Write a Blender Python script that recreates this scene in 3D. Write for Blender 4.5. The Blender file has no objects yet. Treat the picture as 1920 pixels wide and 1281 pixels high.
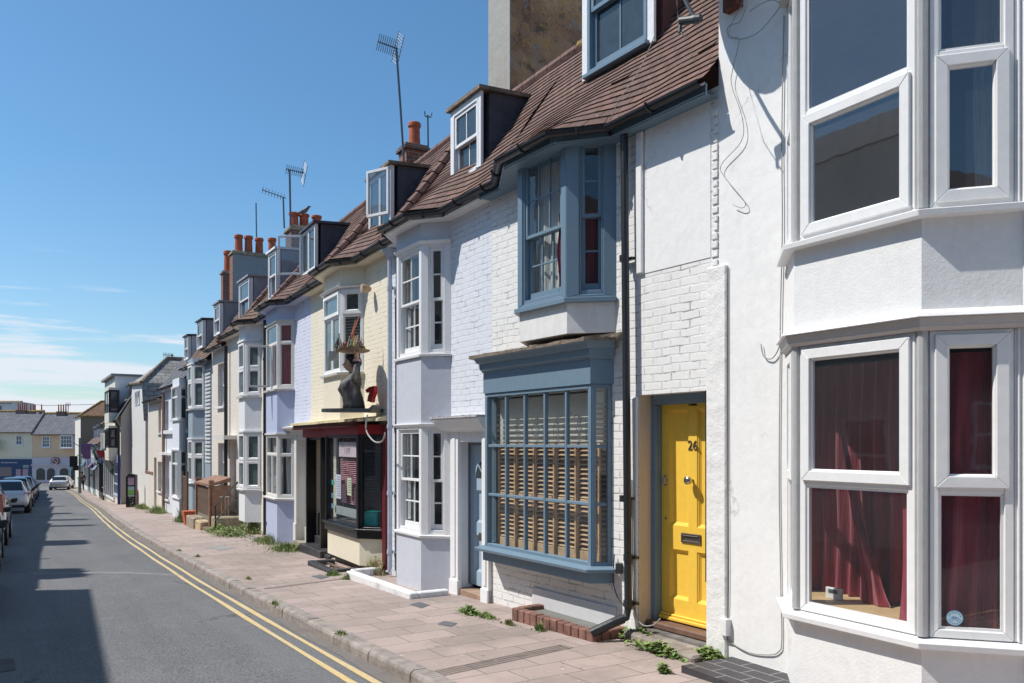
import bpy, bmesh, math, random
from math import sin, cos, pi, radians, sqrt, atan2, hypot
from mathutils import Vector, Matrix, noise
R = random.Random(7)
scene = bpy.context.scene
COL = scene.collection

# ------------------------------------------------------------------ camera
F_, HZ_ = 1550.0, 830.0            # focal length and horizon row of the survey (1920 px wide plate)
TH = math.atan(960 / F_)
CT, ST = cos(TH), sin(TH)
cam_d = bpy.data.cameras.new('camera')
cam = bpy.data.objects.new('camera', cam_d)
COL.objects.link(cam)
cam.location = (0, 0, 0)
cam.rotation_euler = (pi / 2, 0, -TH)
cam_d.sensor_width = 36
cam_d.lens = F_ / 1920 * 36
cam_d.shift_y = (HZ_ - 640.5) / 1920
cam_d.clip_end = 5000
cam_d.clip_start = 0.05
scene.camera = cam

# ------------------------------------------------------------------ sky and sun
SUN = Vector((-1, .60, 1.59)).normalized()
scene.world = bpy.data.worlds.new('World')
scene.world.use_nodes = True
wt = scene.world.node_tree
for n in list(wt.nodes): wt.nodes.remove(n)
wo = wt.nodes.new('ShaderNodeOutputWorld'); wb = wt.nodes.new('ShaderNodeBackground')
sky = wt.nodes.new('ShaderNodeTexSky'); sky.sky_type = 'NISHITA'; sky.sun_disc = False
sky.sun_elevation = math.asin(SUN.z)
sky.sun_rotation = atan2(SUN.x, SUN.y)
sky.altitude = 10; sky.air_density = 1.0; sky.dust_density = 0.6; sky.ozone_density = 2.6
wb.inputs['Strength'].default_value = 0.125
# thin cloud banks low over the sea, laid out on the sky direction
tc = wt.nodes.new('ShaderNodeTexCoord'); sx = wt.nodes.new('ShaderNodeSeparateXYZ')
wt.links.new(tc.outputs['Generated'], sx.inputs[0])
mp = wt.nodes.new('ShaderNodeMapping'); mp.inputs['Scale'].default_value = (2.6, 2.6, 30.0)
mp.inputs['Location'].default_value = (3.1, 0.7, 1.15)
wt.links.new(tc.outputs['Generated'], mp.inputs[0])
nz = wt.nodes.new('ShaderNodeTexNoise'); nz.inputs['Scale'].default_value = 1.6
nz.inputs['Detail'].default_value = 9; nz.inputs['Roughness'].default_value = .58
wt.links.new(mp.outputs[0], nz.inputs[0])
rmp = wt.nodes.new('ShaderNodeMapRange'); rmp.inputs['From Min'].default_value = .44; rmp.inputs['From Max'].default_value = .55
bz = wt.nodes.new('ShaderNodeMath'); bz.operation = 'MULTIPLY_ADD'; bz.inputs[1].default_value = -1.9; bz.inputs[2].default_value = .185
wt.links.new(sx.outputs['Z'], bz.inputs[0]); az = wt.nodes.new('ShaderNodeMath'); az.operation = 'ADD'
wt.links.new(nz.outputs['Fac'], az.inputs[0]); wt.links.new(bz.outputs[0], az.inputs[1]); wt.links.new(az.outputs[0], rmp.inputs['Value'])
el = wt.nodes.new('ShaderNodeMapRange'); el.inputs['From Min'].default_value = .21; el.inputs['From Max'].default_value = .12
wt.links.new(sx.outputs['Z'], el.inputs['Value'])
mu = wt.nodes.new('ShaderNodeMath'); mu.operation = 'MULTIPLY'
wt.links.new(rmp.outputs[0], mu.inputs[0]); wt.links.new(el.outputs[0], mu.inputs[1])
mu2 = wt.nodes.new('ShaderNodeMath'); mu2.operation = 'MULTIPLY'; mu2.inputs[1].default_value = .85
wt.links.new(mu.outputs[0], mu2.inputs[0])
hs = wt.nodes.new('ShaderNodeHueSaturation'); hs.inputs['Saturation'].default_value = 1.0; hs.inputs['Value'].default_value = 1.0
tn = wt.nodes.new('ShaderNodeMix'); tn.data_type = 'RGBA'; tn.blend_type = 'MULTIPLY'; tn.inputs['Factor'].default_value = 1; tn.inputs['B'].default_value = (.65, .955, 1.06, 1)
tel = wt.nodes.new('ShaderNodeMapRange'); tel.inputs['From Min'].default_value = .0; tel.inputs['From Max'].default_value = .30; tel.inputs['To Min'].default_value = .30
wt.links.new(sx.outputs['Z'], tel.inputs['Value']); wt.links.new(tel.outputs[0], tn.inputs['Factor'])
wt.links.new(sky.outputs[0], tn.inputs['A']); wt.links.new(tn.outputs['Result'], hs.inputs['Color'])
mx = wt.nodes.new('ShaderNodeMix'); mx.data_type = 'RGBA'
mx.inputs['B'].default_value = (6.0, 6.3, 6.9, 1)
wt.links.new(mu2.outputs[0], mx.inputs['Factor']); wt.links.new(hs.outputs[0], mx.inputs['A'])
wt.links.new(mx.outputs['Result'], wb.inputs['Color']); wt.links.new(wb.outputs[0], wo.inputs['Surface'])
sd = bpy.data.lights.new('sun', 'SUN'); sd.energy = 4.8; sd.angle = radians(.5); sd.color = (1, .95, .885)
sun = bpy.data.objects.new('sun', sd); COL.objects.link(sun)
sun.rotation_euler = SUN.to_track_quat('Z', 'Y').to_euler()
sun.location = (-20, 10, 30)
vs = scene.view_settings
vs.view_transform = 'Standard'; vs.look = 'None'; vs.gamma = 1; vs.exposure = 0.13; vs.use_curve_mapping = False
scene.cycles.max_bounces = 8; scene.cycles.transparent_max_bounces = 12

# ------------------------------------------------------------------ survey helpers
GK = [(-60, -.4), (-30, -1.0), (0, -1.70), (20, -2.26), (40, -2.92), (60, -3.64), (80, -4.30), (95, -4.65), (112, -4.85), (400, -4.95)]
def G(y):                                              # pavement level along the street
    if y <= GK[0][0]: return GK[0][1]
    for (a, b), (c, d) in zip(GK, GK[1:]):
        if y <= c: return b + (d - b) * (y - a) / (c - a)
    return GK[-1][1]
def lerpk(K, y):
    if y <= K[0][0]: return K[0][1]
    for (a, b), (c, d) in zip(K, K[1:]):
        if y <= c:
            t = (y - a) / (c - a); return b + (d - b) * t
    return K[-1][1]
def smooth_table(K, step=2.0):
    y = K[0][0]; out = []
    while y <= K[-1][0]:
        out.append((y, (lerpk(K, y - 3) + lerpk(K, y) + lerpk(K, y + 3)) / 3)); y += step
    return out
KERB = smooth_table([(-40, 2.75), (0, 2.84), (12, 2.86), (17, 2.93), (24, 3.10), (34, 3.55), (45, 4.15), (60, 4.75), (77, 5.60), (90, 5.9), (97, 5.9), (101, 7.0), (104, 12)])
FAC = [(-40, 4.2), (-3, 4.92), (4.9, 5.19), (8.63, 5.06), (11.9, 5.10), (16.2, 5.30), (20.4, 5.52), (30, 5.62), (50, 5.72), (65, 6.7), (90, 8.0), (96, 8.3)]
def kerb(y): return lerpk(KERB, y)
def fac(y): return lerpk(FAC, y)
def ray(px, py=HZ_):
    X = (px - 960) / F_
    return (X * CT + ST, -X * ST + CT, -(py - HZ_) / F_)
def gpix(px, py, off=0.0):                             # where a point of the plate lies on the ground
    r = ray(px, py); lo, hi = 1.0, 400.0
    for _ in range(50):
        m = (lo + hi) / 2
        if r[2] * m < G(r[1] * m) + off: hi = m
        else: lo = m
    return Vector((r[0] * lo, r[1] * lo, G(r[1] * lo) + off))

# ------------------------------------------------------------------ mesh builder
class MB:
    def __init__(s): s.v = []; s.f = []; s.uv = {}
    def add(s, pts): 
        i = len(s.v); s.v += [tuple(p) for p in pts]; return i
    def poly(s, *pts, uv=None):
        i = s.add(pts); s.f.append(tuple(range(i, i + len(pts))))
        if uv: s.uv[len(s.f) - 1] = uv
        return s
    def hexa(s, a, b):                                 # a: 4 pts ring, b: 4 pts ring
        i = s.add(list(a) + list(b))
        n = len(a)
        s.f.append(tuple(i + k for k in reversed(range(n)))); s.f.append(tuple(i + n + k for k in range(n)))
        for k in range(n):
            s.f.append((i + k, i + (k + 1) % n, i + n + (k + 1) % n, i + n + k))
        return s
    def box(s, x0, x1, y0, y1, z0, z1):
        if x0 > x1: x0, x1 = x1, x0
        if y0 > y1: y0, y1 = y1, y0
        if z0 > z1: z0, z1 = z1, z0
        return s.hexa([(x0, y0, z0), (x1, y0, z0), (x1, y1, z0), (x0, y1, z0)], [(x0, y0, z1), (x1, y0, z1), (x1, y1, z1), (x0, y1, z1)])
    def tube(s, pts, r, n=8, caps=True):
        pts = [Vector(p) for p in pts]; rs = r if isinstance(r, (list, tuple)) else [r] * len(pts)
        rings = []
        up = Vector((0, 0, 1))
        for k, p in enumerate(pts):
            d = (pts[min(k + 1, len(pts) - 1)] - pts[max(k - 1, 0)])
            if d.length < 1e-9: d = Vector((0, 0, 1))
            d.normalize()
            a = d.cross(up if abs(d.z) < .95 else Vector((1, 0, 0))).normalized(); b = d.cross(a).normalized()
            rings.append(s.add([p + a * rs[k] * cos(2 * pi * j / n) + b * rs[k] * sin(2 * pi * j / n) for j in range(n)]))
        for q, w in zip(rings, rings[1:]):
            for j in range(n): s.f.append((q + j, q + (j + 1) % n, w + (j + 1) % n, w + j))
        if caps:
            s.f.append(tuple(rings[0] + j for j in reversed(range(n)))); s.f.append(tuple(rings[-1] + j for j in range(n)))
        return s
    def lathe(s, prof, c=(0, 0, 0), n=20, ax=1.0, ay=1.0):
        rings = [s.add([(c[0] + r * ax * cos(2 * pi * j / n), c[1] + r * ay * sin(2 * pi * j / n), c[2] + z) for j in range(n)]) for r, z in prof]
        for q, w in zip(rings, rings[1:]):
            for j in range(n): s.f.append((q + j, q + (j + 1) % n, w + (j + 1) % n, w + j))
        s.f.append(tuple(rings[0] + j for j in reversed(range(n)))); s.f.append(tuple(rings[-1] + j for j in range(n)))
        return s
    def sweep(s, path, prof, closed=False):            # path: (x,y,nx,ny) plan points with outward mitre vector, prof: (out, z)
        rings = [s.add([(x + nx * o, y + ny * o, z) for o, z in prof]) for x, y, nx, ny in path]
        m = len(prof)
        for q, w in zip(rings, rings[1:]):
            for j in range(m): s.f.append((q + j, w + j, w + (j + 1) % m, q + (j + 1) % m))
        s.f.append(tuple(rings[0] + j for j in range(m))); s.f.append(tuple(rings[-1] + j for j in reversed(range(m))))
        return s
    def build(s, name, mat, parent=None, smooth=False, bevel=0, frame=None):
        me = bpy.data.meshes.new(name)
        zo = ZO.get(parent.name, 0) if parent else (frame.zg if frame else 0)
        me.from_pydata([(x, y, z - zo) for x, y, z in s.v], [], s.f)
        if s.uv:
            l = me.uv_layers.new(name='UVMap')
            for fi, u in s.uv.items():
                p = me.polygons[fi]
                for k, li in enumerate(p.loop_indices): l.data[li].uv = u[k]
        bm = bmesh.new(); bm.from_mesh(me); bmesh.ops.recalc_face_normals(bm, faces=bm.faces) if not s.uv else None; bm.to_mesh(me); bm.free()
        me.materials.append(mat)
        if smooth: me.shade_smooth()
        o = bpy.data.objects.new(name, me); COL.objects.link(o)
        if parent: o.parent = parent; ZO[o.name] = zo
        if frame: o.location = frame.o.location; o.rotation_euler = frame.o.rotation_euler; ZO[o.name] = zo
        if bevel:
            b = o.modifiers.new('bevel', 'BEVEL'); b.width = bevel; b.segments = 1; b.limit_method = 'ANGLE'; b.angle_limit = radians(40)
        return o
ZO = {}
def tag(o, label=None, cat=None, group=None, kind=None):
    if label: o['label'] = label
    if cat: o['category'] = cat
    if group: o['group'] = group
    if kind: o['kind'] = kind
    return o
def thing(name, label, cat, loc=(0, 0, 0), rz=0, group=None):
    o = bpy.data.objects.new(name, None); COL.objects.link(o); o.empty_display_size = .2
    o.location = loc; o.rotation_euler = (0, 0, rz)
    return tag(o, label, cat, group)
def struct(name, mb, mat, **k):
    return tag(mb.build(name, mat, **k), kind='structure')
def copy_tree(o, parent=None):
    c = o.copy(); COL.objects.link(c)
    if parent: c.parent = parent
    for ch in list(o.children): copy_tree(ch, c)
    return c

# ------------------------------------------------------------------ materials
def srgb(h):
    h = h.lstrip('#'); out = []
    for i in (0, 2, 4):
        c = int(h[i:i + 2], 16) / 255
        out.append(c / 12.92 if c <= .04045 else ((c + .055) / 1.055) ** 2.4)
    return tuple(out)
MATS = {}
def base_mat(name):
    m = bpy.data.materials.new(name); m.use_nodes = True
    nt = m.node_tree; b = nt.nodes['Principled BSDF']
    return m, nt, b
def N(nt, t, **k):
    n = nt.nodes.new(t)
    for a, v in k.items():
        if a in n.inputs: n.inputs[a].default_value = v
        else: setattr(n, a, v)
    return n
def coords(nt, mode='Object'):
    return N(nt, 'ShaderNodeTexCoord').outputs[mode]
def wallvec(nt):                                       # (x + y, z) in the house's own frame, for courses on upright faces
    c = coords(nt); s = N(nt, 'ShaderNodeSeparateXYZ'); nt.links.new(c, s.inputs[0])
    a = N(nt, 'ShaderNodeMath', operation='ADD'); nt.links.new(s.outputs[0], a.inputs[0]); nt.links.new(s.outputs[1], a.inputs[1])
    k = N(nt, 'ShaderNodeCombineXYZ'); nt.links.new(a.outputs[0], k.inputs[0]); nt.links.new(s.outputs[2], k.inputs[1])
    return k.outputs[0]
def mixc(nt, fac, a, b, blend='MIX'):
    m = N(nt, 'ShaderNodeMix', data_type='RGBA', blend_type=blend)
    for sock, val in (('Factor', fac), ('A', a), ('B', b)):
        if hasattr(val, 'default_value') or hasattr(val, 'links'): nt.links.new(val, m.inputs[sock])
        elif sock == 'Factor': m.inputs[sock].default_value = val
        else: m.inputs[sock].default_value = (*val[:3], 1)
    return m.outputs['Result']
def ramp(nt, src, lo, hi, a=0., b=1.):
    r = N(nt, 'ShaderNodeMapRange'); nt.links.new(src, r.inputs['Value'])
    r.inputs['From Min'].default_value = lo; r.inputs['From Max'].default_value = hi
    r.inputs['To Min'].default_value = a; r.inputs['To Max'].default_value = b
    return r.outputs[0]
def noise_n(nt, vec, scale, detail=4, rough=.5, dist=0):
    n = N(nt, 'ShaderNodeTexNoise'); nt.links.new(vec, n.inputs['Vector'])
    n.inputs['Scale'].default_value = scale; n.inputs['Detail'].default_value = detail
    n.inputs['Roughness'].default_value = rough; n.inputs['Distortion'].default_value = dist
    return n.outputs['Fac']
def bump(nt, b, h, dist, strength=1.0, prev=None):
    n = N(nt, 'ShaderNodeBump'); nt.links.new(h, n.inputs['Height'])
    n.inputs['Distance'].default_value = dist; n.inputs['Strength'].default_value = strength
    if prev: nt.links.new(prev, n.inputs['Normal'])
    nt.links.new(n.outputs[0], b.inputs['Normal']); return n.outputs[0]
def painted(name, col, brick=0.0, rough=.55, grime=.12, stain=(.30, .27, .22), fine=.0015, lump=.004, chips=None, crack=0):
    """painted masonry or timber: brush-thick paint, uneven dirt, optional brick courses showing through"""
    if name in MATS: return MATS[name]
    m, nt, b = base_mat(name); c = coords(nt)
    n1 = noise_n(nt, c, 1.7, 6, .62); n2 = noise_n(nt, c, 14, 5, .6)
    col2 = tuple(x * .93 for x in col)
    k = mixc(nt, ramp(nt, n2, .35, .7), col, col2)
    mp_ = N(nt, 'ShaderNodeMapping'); mp_.inputs['Scale'].default_value = (9, 9, 1.1); nt.links.new(c, mp_.inputs[0])
    streak = noise_n(nt, mp_.outputs[0], 1.0, 6, .65)
    f = N(nt, 'ShaderNodeMath', operation='MULTIPLY'); nt.links.new(ramp(nt, n1, .45, .8), f.inputs[0]); nt.links.new(ramp(nt, streak, .45, .8, 0, grime * 3), f.inputs[1])
    k = mixc(nt, f.outputs[0], k, tuple(a * .45 + s_ * .55 for a, s_ in zip(col, stain)))
    h = ramp(nt, n2, 0, 1)
    prev = bump(nt, b, noise_n(nt, c, 60, 3, .6), fine)
    prev = bump(nt, b, noise_n(nt, c, 5, 4, .55), lump, 1, prev)
    if brick:
        wv = wallvec(nt)
        dn = N(nt, 'ShaderNodeTexNoise'); nt.links.new(c, dn.inputs['Vector']); dn.inputs['Scale'].default_value = 3.5; dn.inputs['Detail'].default_value = 3
        mixv = N(nt, 'ShaderNodeMix', data_type='VECTOR'); mixv.inputs['Factor'].default_value = .034
        nt.links.new(wv, mixv.inputs[4]); nt.links.new(dn.outputs['Color'], mixv.inputs[5])
        bt = N(nt, 'ShaderNodeTexBrick'); nt.links.new(mixv.outputs[1], bt.inputs['Vector'])
        bt.inputs['Scale'].default_value = 1; bt.inputs['Brick Width'].default_value = .225; bt.inputs['Row Height'].default_value = .073
        bt.inputs['Mortar Size'].default_value = .0075; bt.inputs['Mortar Smooth'].default_value = .35
        inv = N(nt, 'ShaderNodeMath', operation='SUBTRACT'); inv.inputs[0].default_value = 1; nt.links.new(bt.outputs['Fac'], inv.inputs[1])
        # paint fills some joints: fade the joints in and out
        fl = ramp(nt, noise_n(nt, c, 2.3, 4, .6), .38, .62, .15, 1)
        mj = N(nt, 'ShaderNodeMath', operation='MULTIPLY'); nt.links.new(bt.outputs['Fac'], mj.inputs[0]); nt.links.new(fl, mj.inputs[1])
        iv = N(nt, 'ShaderNodeMath', operation='SUBTRACT'); iv.inputs[0].default_value = 1; nt.links.new(mj.outputs[0], iv.inputs[1])
        prev = bump(nt, b, iv.outputs[0], .011 * brick, 1, prev)
        # hairline open joints with dark dirt
        cr = N(nt, 'ShaderNodeMath', operation='MULTIPLY'); nt.links.new(ramp(nt, bt.outputs['Fac'], .55, 1), cr.inputs[0])
        nt.links.new(ramp(nt, noise_n(nt, c, 4.2, 5, .7), .50, .62, 0, .6 * brick), cr.inputs[1])
        k = mixc(nt, cr.outputs[0], k, (.10, .09, .08))
    if crack:
        vv = N(nt, 'ShaderNodeTexVoronoi', feature='DISTANCE_TO_EDGE'); vv.inputs['Scale'].default_value = .55
        dn2 = N(nt, 'ShaderNodeTexNoise'); nt.links.new(c, dn2.inputs['Vector']); dn2.inputs['Scale'].default_value = 2.2; dn2.inputs['Detail'].default_value = 8; dn2.inputs['Roughness'].default_value = .7
        mv = N(nt, 'ShaderNodeMix', data_type='VECTOR'); mv.inputs['Factor'].default_value = .35; nt.links.new(c, mv.inputs[4]); nt.links.new(dn2.outputs['Color'], mv.inputs[5]); nt.links.new(mv.outputs[1], vv.inputs['Vector'])
        cm = N(nt, 'ShaderNodeMath', operation='MULTIPLY'); nt.links.new(ramp(nt, vv.outputs[0], .0005, .004, 1, 0), cm.inputs[0]); nt.links.new(ramp(nt, noise_n(nt, c, 1.3, 3, .5), .52, .60, 0, .55), cm.inputs[1])
        k = mixc(nt, cm.outputs[0], k, (.22, .20, .18))
        k = mixc(nt, ramp(nt, noise_n(nt, c, 19, 5, .75), .69, .72, 0, .6), k, (.42, .39, .34))
    if chips:
        k = mixc(nt, ramp(nt, noise_n(nt, c, 11, 6, .72), .66, .70), k, chips)
    nt.links.new(k, b.inputs['Base Color']); b.inputs['Roughness'].default_value = rough
    b.inputs['Specular IOR Level'].default_value = .35
    MATS[name] = m; return m
def plain(name, col, rough=.5, metal=0, bumpd=0.0, bs=40, var=.12, spec=.5, coat=0):
    if name in MATS: return MATS[name]
    m, nt, b = base_mat(name); c = coords(nt)
    n1 = noise_n(nt, c, 6, 5, .6)
    k = mixc(nt, ramp(nt, n1, .3, .7), tuple(x * (1 - var) for x in col), tuple(min(1, x * (1 + var)) for x in col))
    nt.links.new(k, b.inputs['Base Color']); b.inputs['Roughness'].default_value = rough; b.inputs['Metallic'].default_value = metal
    b.inputs['Specular IOR Level'].default_value = spec; b.inputs['Coat Weight'].default_value = coat; b.inputs['Coat Roughness'].default_value = .05
    if bumpd: bump(nt, b, noise_n(nt, c, bs, 4, .6), bumpd)
    MATS[name] = m; return m
def brickm(name, c1, c2, mortar, uvmode=None, bw=.225, rh=.075, ms=.01, rough=.85, bd=.008, moss=None, off=.5):
    if name in MATS: return MATS[name]
    m, nt, b = base_mat(name)
    c = coords(nt); wv = coords(nt, 'UV') if uvmode else wallvec(nt)
    bt = N(nt, 'ShaderNodeTexBrick'); nt.links.new(wv, bt.inputs['Vector'])
    bt.offset = off
    bt.inputs['Scale'].default_value = 1; bt.inputs['Brick Width'].default_value = bw; bt.inputs['Row Height'].default_value = rh
    bt.inputs['Mortar Size'].default_value = ms; bt.inputs['Mortar Smooth'].default_value = .2; bt.inputs['Bias'].default_value = 0
    bt.inputs['Color1'].default_value = (*c1, 1); bt.inputs['Color2'].default_value = (*c2, 1); bt.inputs['Mortar'].default_value = (*mortar, 1)
    n1 = noise_n(nt, c, 2.2, 6, .65); n2 = noise_n(nt, c, 45, 4, .65)
    k = mixc(nt, .55, bt.outputs['Color'], mixc(nt, ramp(nt, n1, .3, .7), (.35, .35, .35), (.75, .75, .75)), 'OVERLAY')
    k = mixc(nt, ramp(nt, n2, .35, .75, 0, .35), k, (.04, .035, .03))
    if moss:
        k = mixc(nt, ramp(nt, noise_n(nt, c, 5.5, 8, .74), .60, .70, 0, .8), k, moss)
        k = mixc(nt, ramp(nt, noise_n(nt, c, 26, 4, .6), .66, .70, 0, .65), k, (.42, .40, .36))
    nt.links.new(k, b.inputs['Base Color']); b.inputs['Roughness'].default_value = rough; b.inputs['Specular IOR Level'].default_value = .25
    iv = N(nt, 'ShaderNodeMath', operation='SUBTRACT'); iv.inputs[0].default_value = 1; nt.links.new(bt.outputs['Fac'], iv.inputs[1])
    p = bump(nt, b, iv.outputs[0], bd); bump(nt, b, n2, .003, 1, p)
    MATS[name] = m; return m
def glassm(name, tint=(1, 1, 1), refl=1.0, haze=0.0):
    if name in MATS: return MATS[name]
    m, nt, b = base_mat(name); nt.nodes.remove(b); out = nt.nodes['Material Output']
    tr = N(nt, 'ShaderNodeBsdfTransparent'); tr.inputs[0].default_value = (*tint, 1)
    gl = N(nt, 'ShaderNodeBsdfGlossy'); gl.inputs['Roughness'].default_value = .01; gl.inputs['Color'].default_value = (.95, .97, 1, 1)
    c = coords(nt); bp = N(nt, 'ShaderNodeBump'); bp.inputs['Distance'].default_value = .0006
    nt.links.new(noise_n(nt, c, 3.5, 2, .5), bp.inputs['Height']); nt.links.new(bp.outputs[0], gl.inputs['Normal'])
    lw = N(nt, 'ShaderNodeLayerWeight'); lw.inputs['Blend'].default_value = .5
    pw_ = N(nt, 'ShaderNodeMath', operation='POWER'); pw_.inputs[1].default_value = 5; nt.links.new(lw.outputs['Facing'], pw_.inputs[0])
    mu_ = N(nt, 'ShaderNodeMath', operation='MULTIPLY_ADD'); mu_.inputs[1].default_value = .9 * refl; mu_.inputs[2].default_value = .075 * refl; mu_.use_clamp = True
    nt.links.new(pw_.outputs[0], mu_.inputs[0])
    ms = N(nt, 'ShaderNodeMixShader'); nt.links.new(mu_.outputs[0], ms.inputs[0]); nt.links.new(tr.outputs[0], ms.inputs[1]); nt.links.new(gl.outputs[0], ms.inputs[2])
    if haze:
        df = N(nt, 'ShaderNodeBsdfDiffuse'); df.inputs[0].default_value = (.5, .52, .55, 1)
        m2 = N(nt, 'ShaderNodeMixShader'); nt.links.new(ramp(nt, noise_n(nt, c, 2.5, 3, .5), .3, .8, haze * .8, haze * 1.2), m2.inputs[0])
        nt.links.new(ms.outputs[0], m2.inputs[1]); nt.links.new(df.outputs[0], m2.inputs[2]); ms = m2
    nt.links.new(ms.outputs[0], out.inputs['Surface'])
    MATS[name] = m; return m
def fabric(name, col, fold=30):
    if name in MATS: return MATS[name]
    m, nt, b = base_mat(name); c = coords(nt)
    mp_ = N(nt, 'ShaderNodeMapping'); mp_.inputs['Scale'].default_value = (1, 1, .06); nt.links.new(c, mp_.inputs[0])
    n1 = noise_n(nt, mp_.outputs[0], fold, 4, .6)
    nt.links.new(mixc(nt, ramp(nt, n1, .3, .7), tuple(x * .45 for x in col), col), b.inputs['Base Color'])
    b.inputs['Roughness'].default_value = .9; b.inputs['Sheen Weight'].default_value = .3
    bump(nt, b, n1, .01); MATS[name] = m; return m

W_WHITE = painted('white_painted_brick', (.80, .79, .77), brick=1.0, grime=.3)
W_SMOOTH = painted('white_render', (.82, .815, .80), lump=.006, fine=.0008, grime=.25, crack=1)
W_PEBBLE = painted('white_textured_render', (.80, .80, .79), lump=.003, fine=.0022, grime=.25, crack=1)
LILACGREY = painted('lilac_grey_painted_brick', (.69, .715, .77), brick=.9)
LILACGREY_S = painted('lilac_grey_render', (.56, .585, .645), grime=.2)
CREAM = painted('cream_painted_brick', (.80, .735, .59), brick=.6)
CREAM_S = painted('cream_render', (.78, .71, .56), grime=.2, stain=(.25, .17, .08))
LAVENDER = painted('lavender_painted_brick', (.66, .69, .82), brick=1.0)
LAVENDER_S = painted('lavender_render', (.46, .51, .68), grime=.15)
PINKCREAM = painted('pinkish_cream_brick', (.76, .70, .62), brick=.5)
WHITEBAY = painted('white_bay_render', (.76, .77, .79), grime=.06)
GREYBLUE = painted('grey_blue_render', (.30, .37, .43), grime=.1)
PALEBLUE = painted('pale_blue_white_render', (.74, .77, .83), grime=.08)
BLUE = painted('slate_blue_gloss_paint', (.165, .245, .315), rough=.42, grime=.08, lump=.0015, fine=.0008)
BLUE_L = painted('pale_blue_door_paint', (.33, .44, .54), rough=.45, grime=.06, lump=.001, fine=.0006)
WTIM = painted('white_gloss_timber', (.80, .80, .80), rough=.4, grime=.07, lump=.001, fine=.0006)
UPVC = painted('white_plastic_frame', (.80, .80, .79), rough=.35, grime=.1, stain=(.4, .33, .2), lump=.0005, fine=.0003)
YELLOW = painted('yellow_gloss_paint', (.88, .56, .075), rough=.36, grime=.08, stain=(.3, .2, .05), lump=.0012, fine=.0006)
BLACKP = painted('black_gloss_paint', (.018, .018, .02), rough=.3, grime=.1, stain=(.1, .1, .1), lump=.001)
REDP = painted('dark_red_gloss_paint', (.30, .014, .022), rough=.42, grime=.1, stain=(.08, .02, .02))
BUFF = painted('buff_render', (.55, .44, .30), grime=.3, stain=(.2, .12, .06))
IRON = plain('black_gutter_iron', (.022, .023, .026), .35, 0, .001, 60)
GREYPIPE = plain('lilac_grey_pipe_paint', (.42, .47, .56), .45, 0, .001, 40)
TILE = brickm('clay_roof_tiles', (.20, .115, .092), (.135, .085, .072), (.045, .035, .03), 'UV', .165, .105, .006, moss=(.25, .20, .13))
TILE_O = brickm('weathered_roof_tiles', (.22, .14, .10), (.16, .11, .08), (.05, .04, .035), 'UV', .165, .105, .006, moss=(.27, .23, .15))
RIDGE = plain('clay_ridge_tiles', (.15, .08, .065), .85, 0, .008, 25, .35)
LICHEN = plain('orange_lichen', (.30, .185, .07), .95, 0, .02, 14, .75)
LEAD = plain('dark_lead_sheet', (.06, .065, .08), .6, 0, .004, 12, .3)
SLATEM = brickm('grey_roof_slates', (.125, .13, .15), (.19, .195, .21), (.05, .05, .06), 'UV', .3, .2, .008, moss=(.30, .30, .24))
BRICK = brickm('red_brick', (.30, .10, .055), (.20, .085, .06), (.30, .26, .22))
BRICK_B = brickm('brown_brick', (.20, .11, .08), (.13, .085, .07), (.20, .18, .16))
POT = plain('terracotta_chimney_pot', (.42, .10, .045), .8, 0, .003, 30, .25)
WOOD = plain('oiled_shutter_wood', (.62, .41, .25), .5, 0, .001, 60, .25)
PINE = plain('pale_pine_board', (.62, .42, .22), .5, 0, .001, 30, .15)
STONE_D = plain('grey_step_stone', (.17, .155, .145), .8, 0, .006, 18, .35)
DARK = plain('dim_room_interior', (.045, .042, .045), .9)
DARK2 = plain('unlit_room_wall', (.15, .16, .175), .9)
CHROME = plain('worn_chrome', (.55, .53, .50), .25, 1)
BRONZE = plain('tarnished_letter_plate', (.2, .17, .15), .4, .8)
GLASS = glassm('clear_window_glass', (.88, .92, .92), 1.0, .03)
GLASS_D = glassm('dusty_window_glass', (.62, .68, .72), 1.7, .06)
GLASS_O = plain('dark_reflecting_glass', (.035, .045, .048), .04, 0, 0, 10, .3, .9)
GLASS_G = plain('greenish_reflecting_glass', (.10, .135, .13), .05, 0, 0, 10, .25, .9)
REDCLOTH = fabric('crimson_curtain', (.40, .035, .06)); REDCLOTH_DIM = fabric('crimson_curtain_shaded', (.34, .035, .06)); WHITECLOTH = fabric('pale_net_curtain', (.78, .78, .75), 40)
STRIPECLOTH = fabric('plum_striped_curtain', (.30, .035, .06), 26)
RUST = plain('rusty_brown_iron', (.16, .06, .035), .8, .2, .004, 40, .4)
CABLE = plain('weathered_cable', (.34, .33, .30), .7); CABLE_D = plain('black_cable', (.03, .03, .03), .6)
CONC = plain('mossy_concrete', (.25, .22, .16), .9, 0, .01, 14, .4)
ALU = plain('dull_aerial_metal', (.13, .14, .16), .5, .6)
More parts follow.
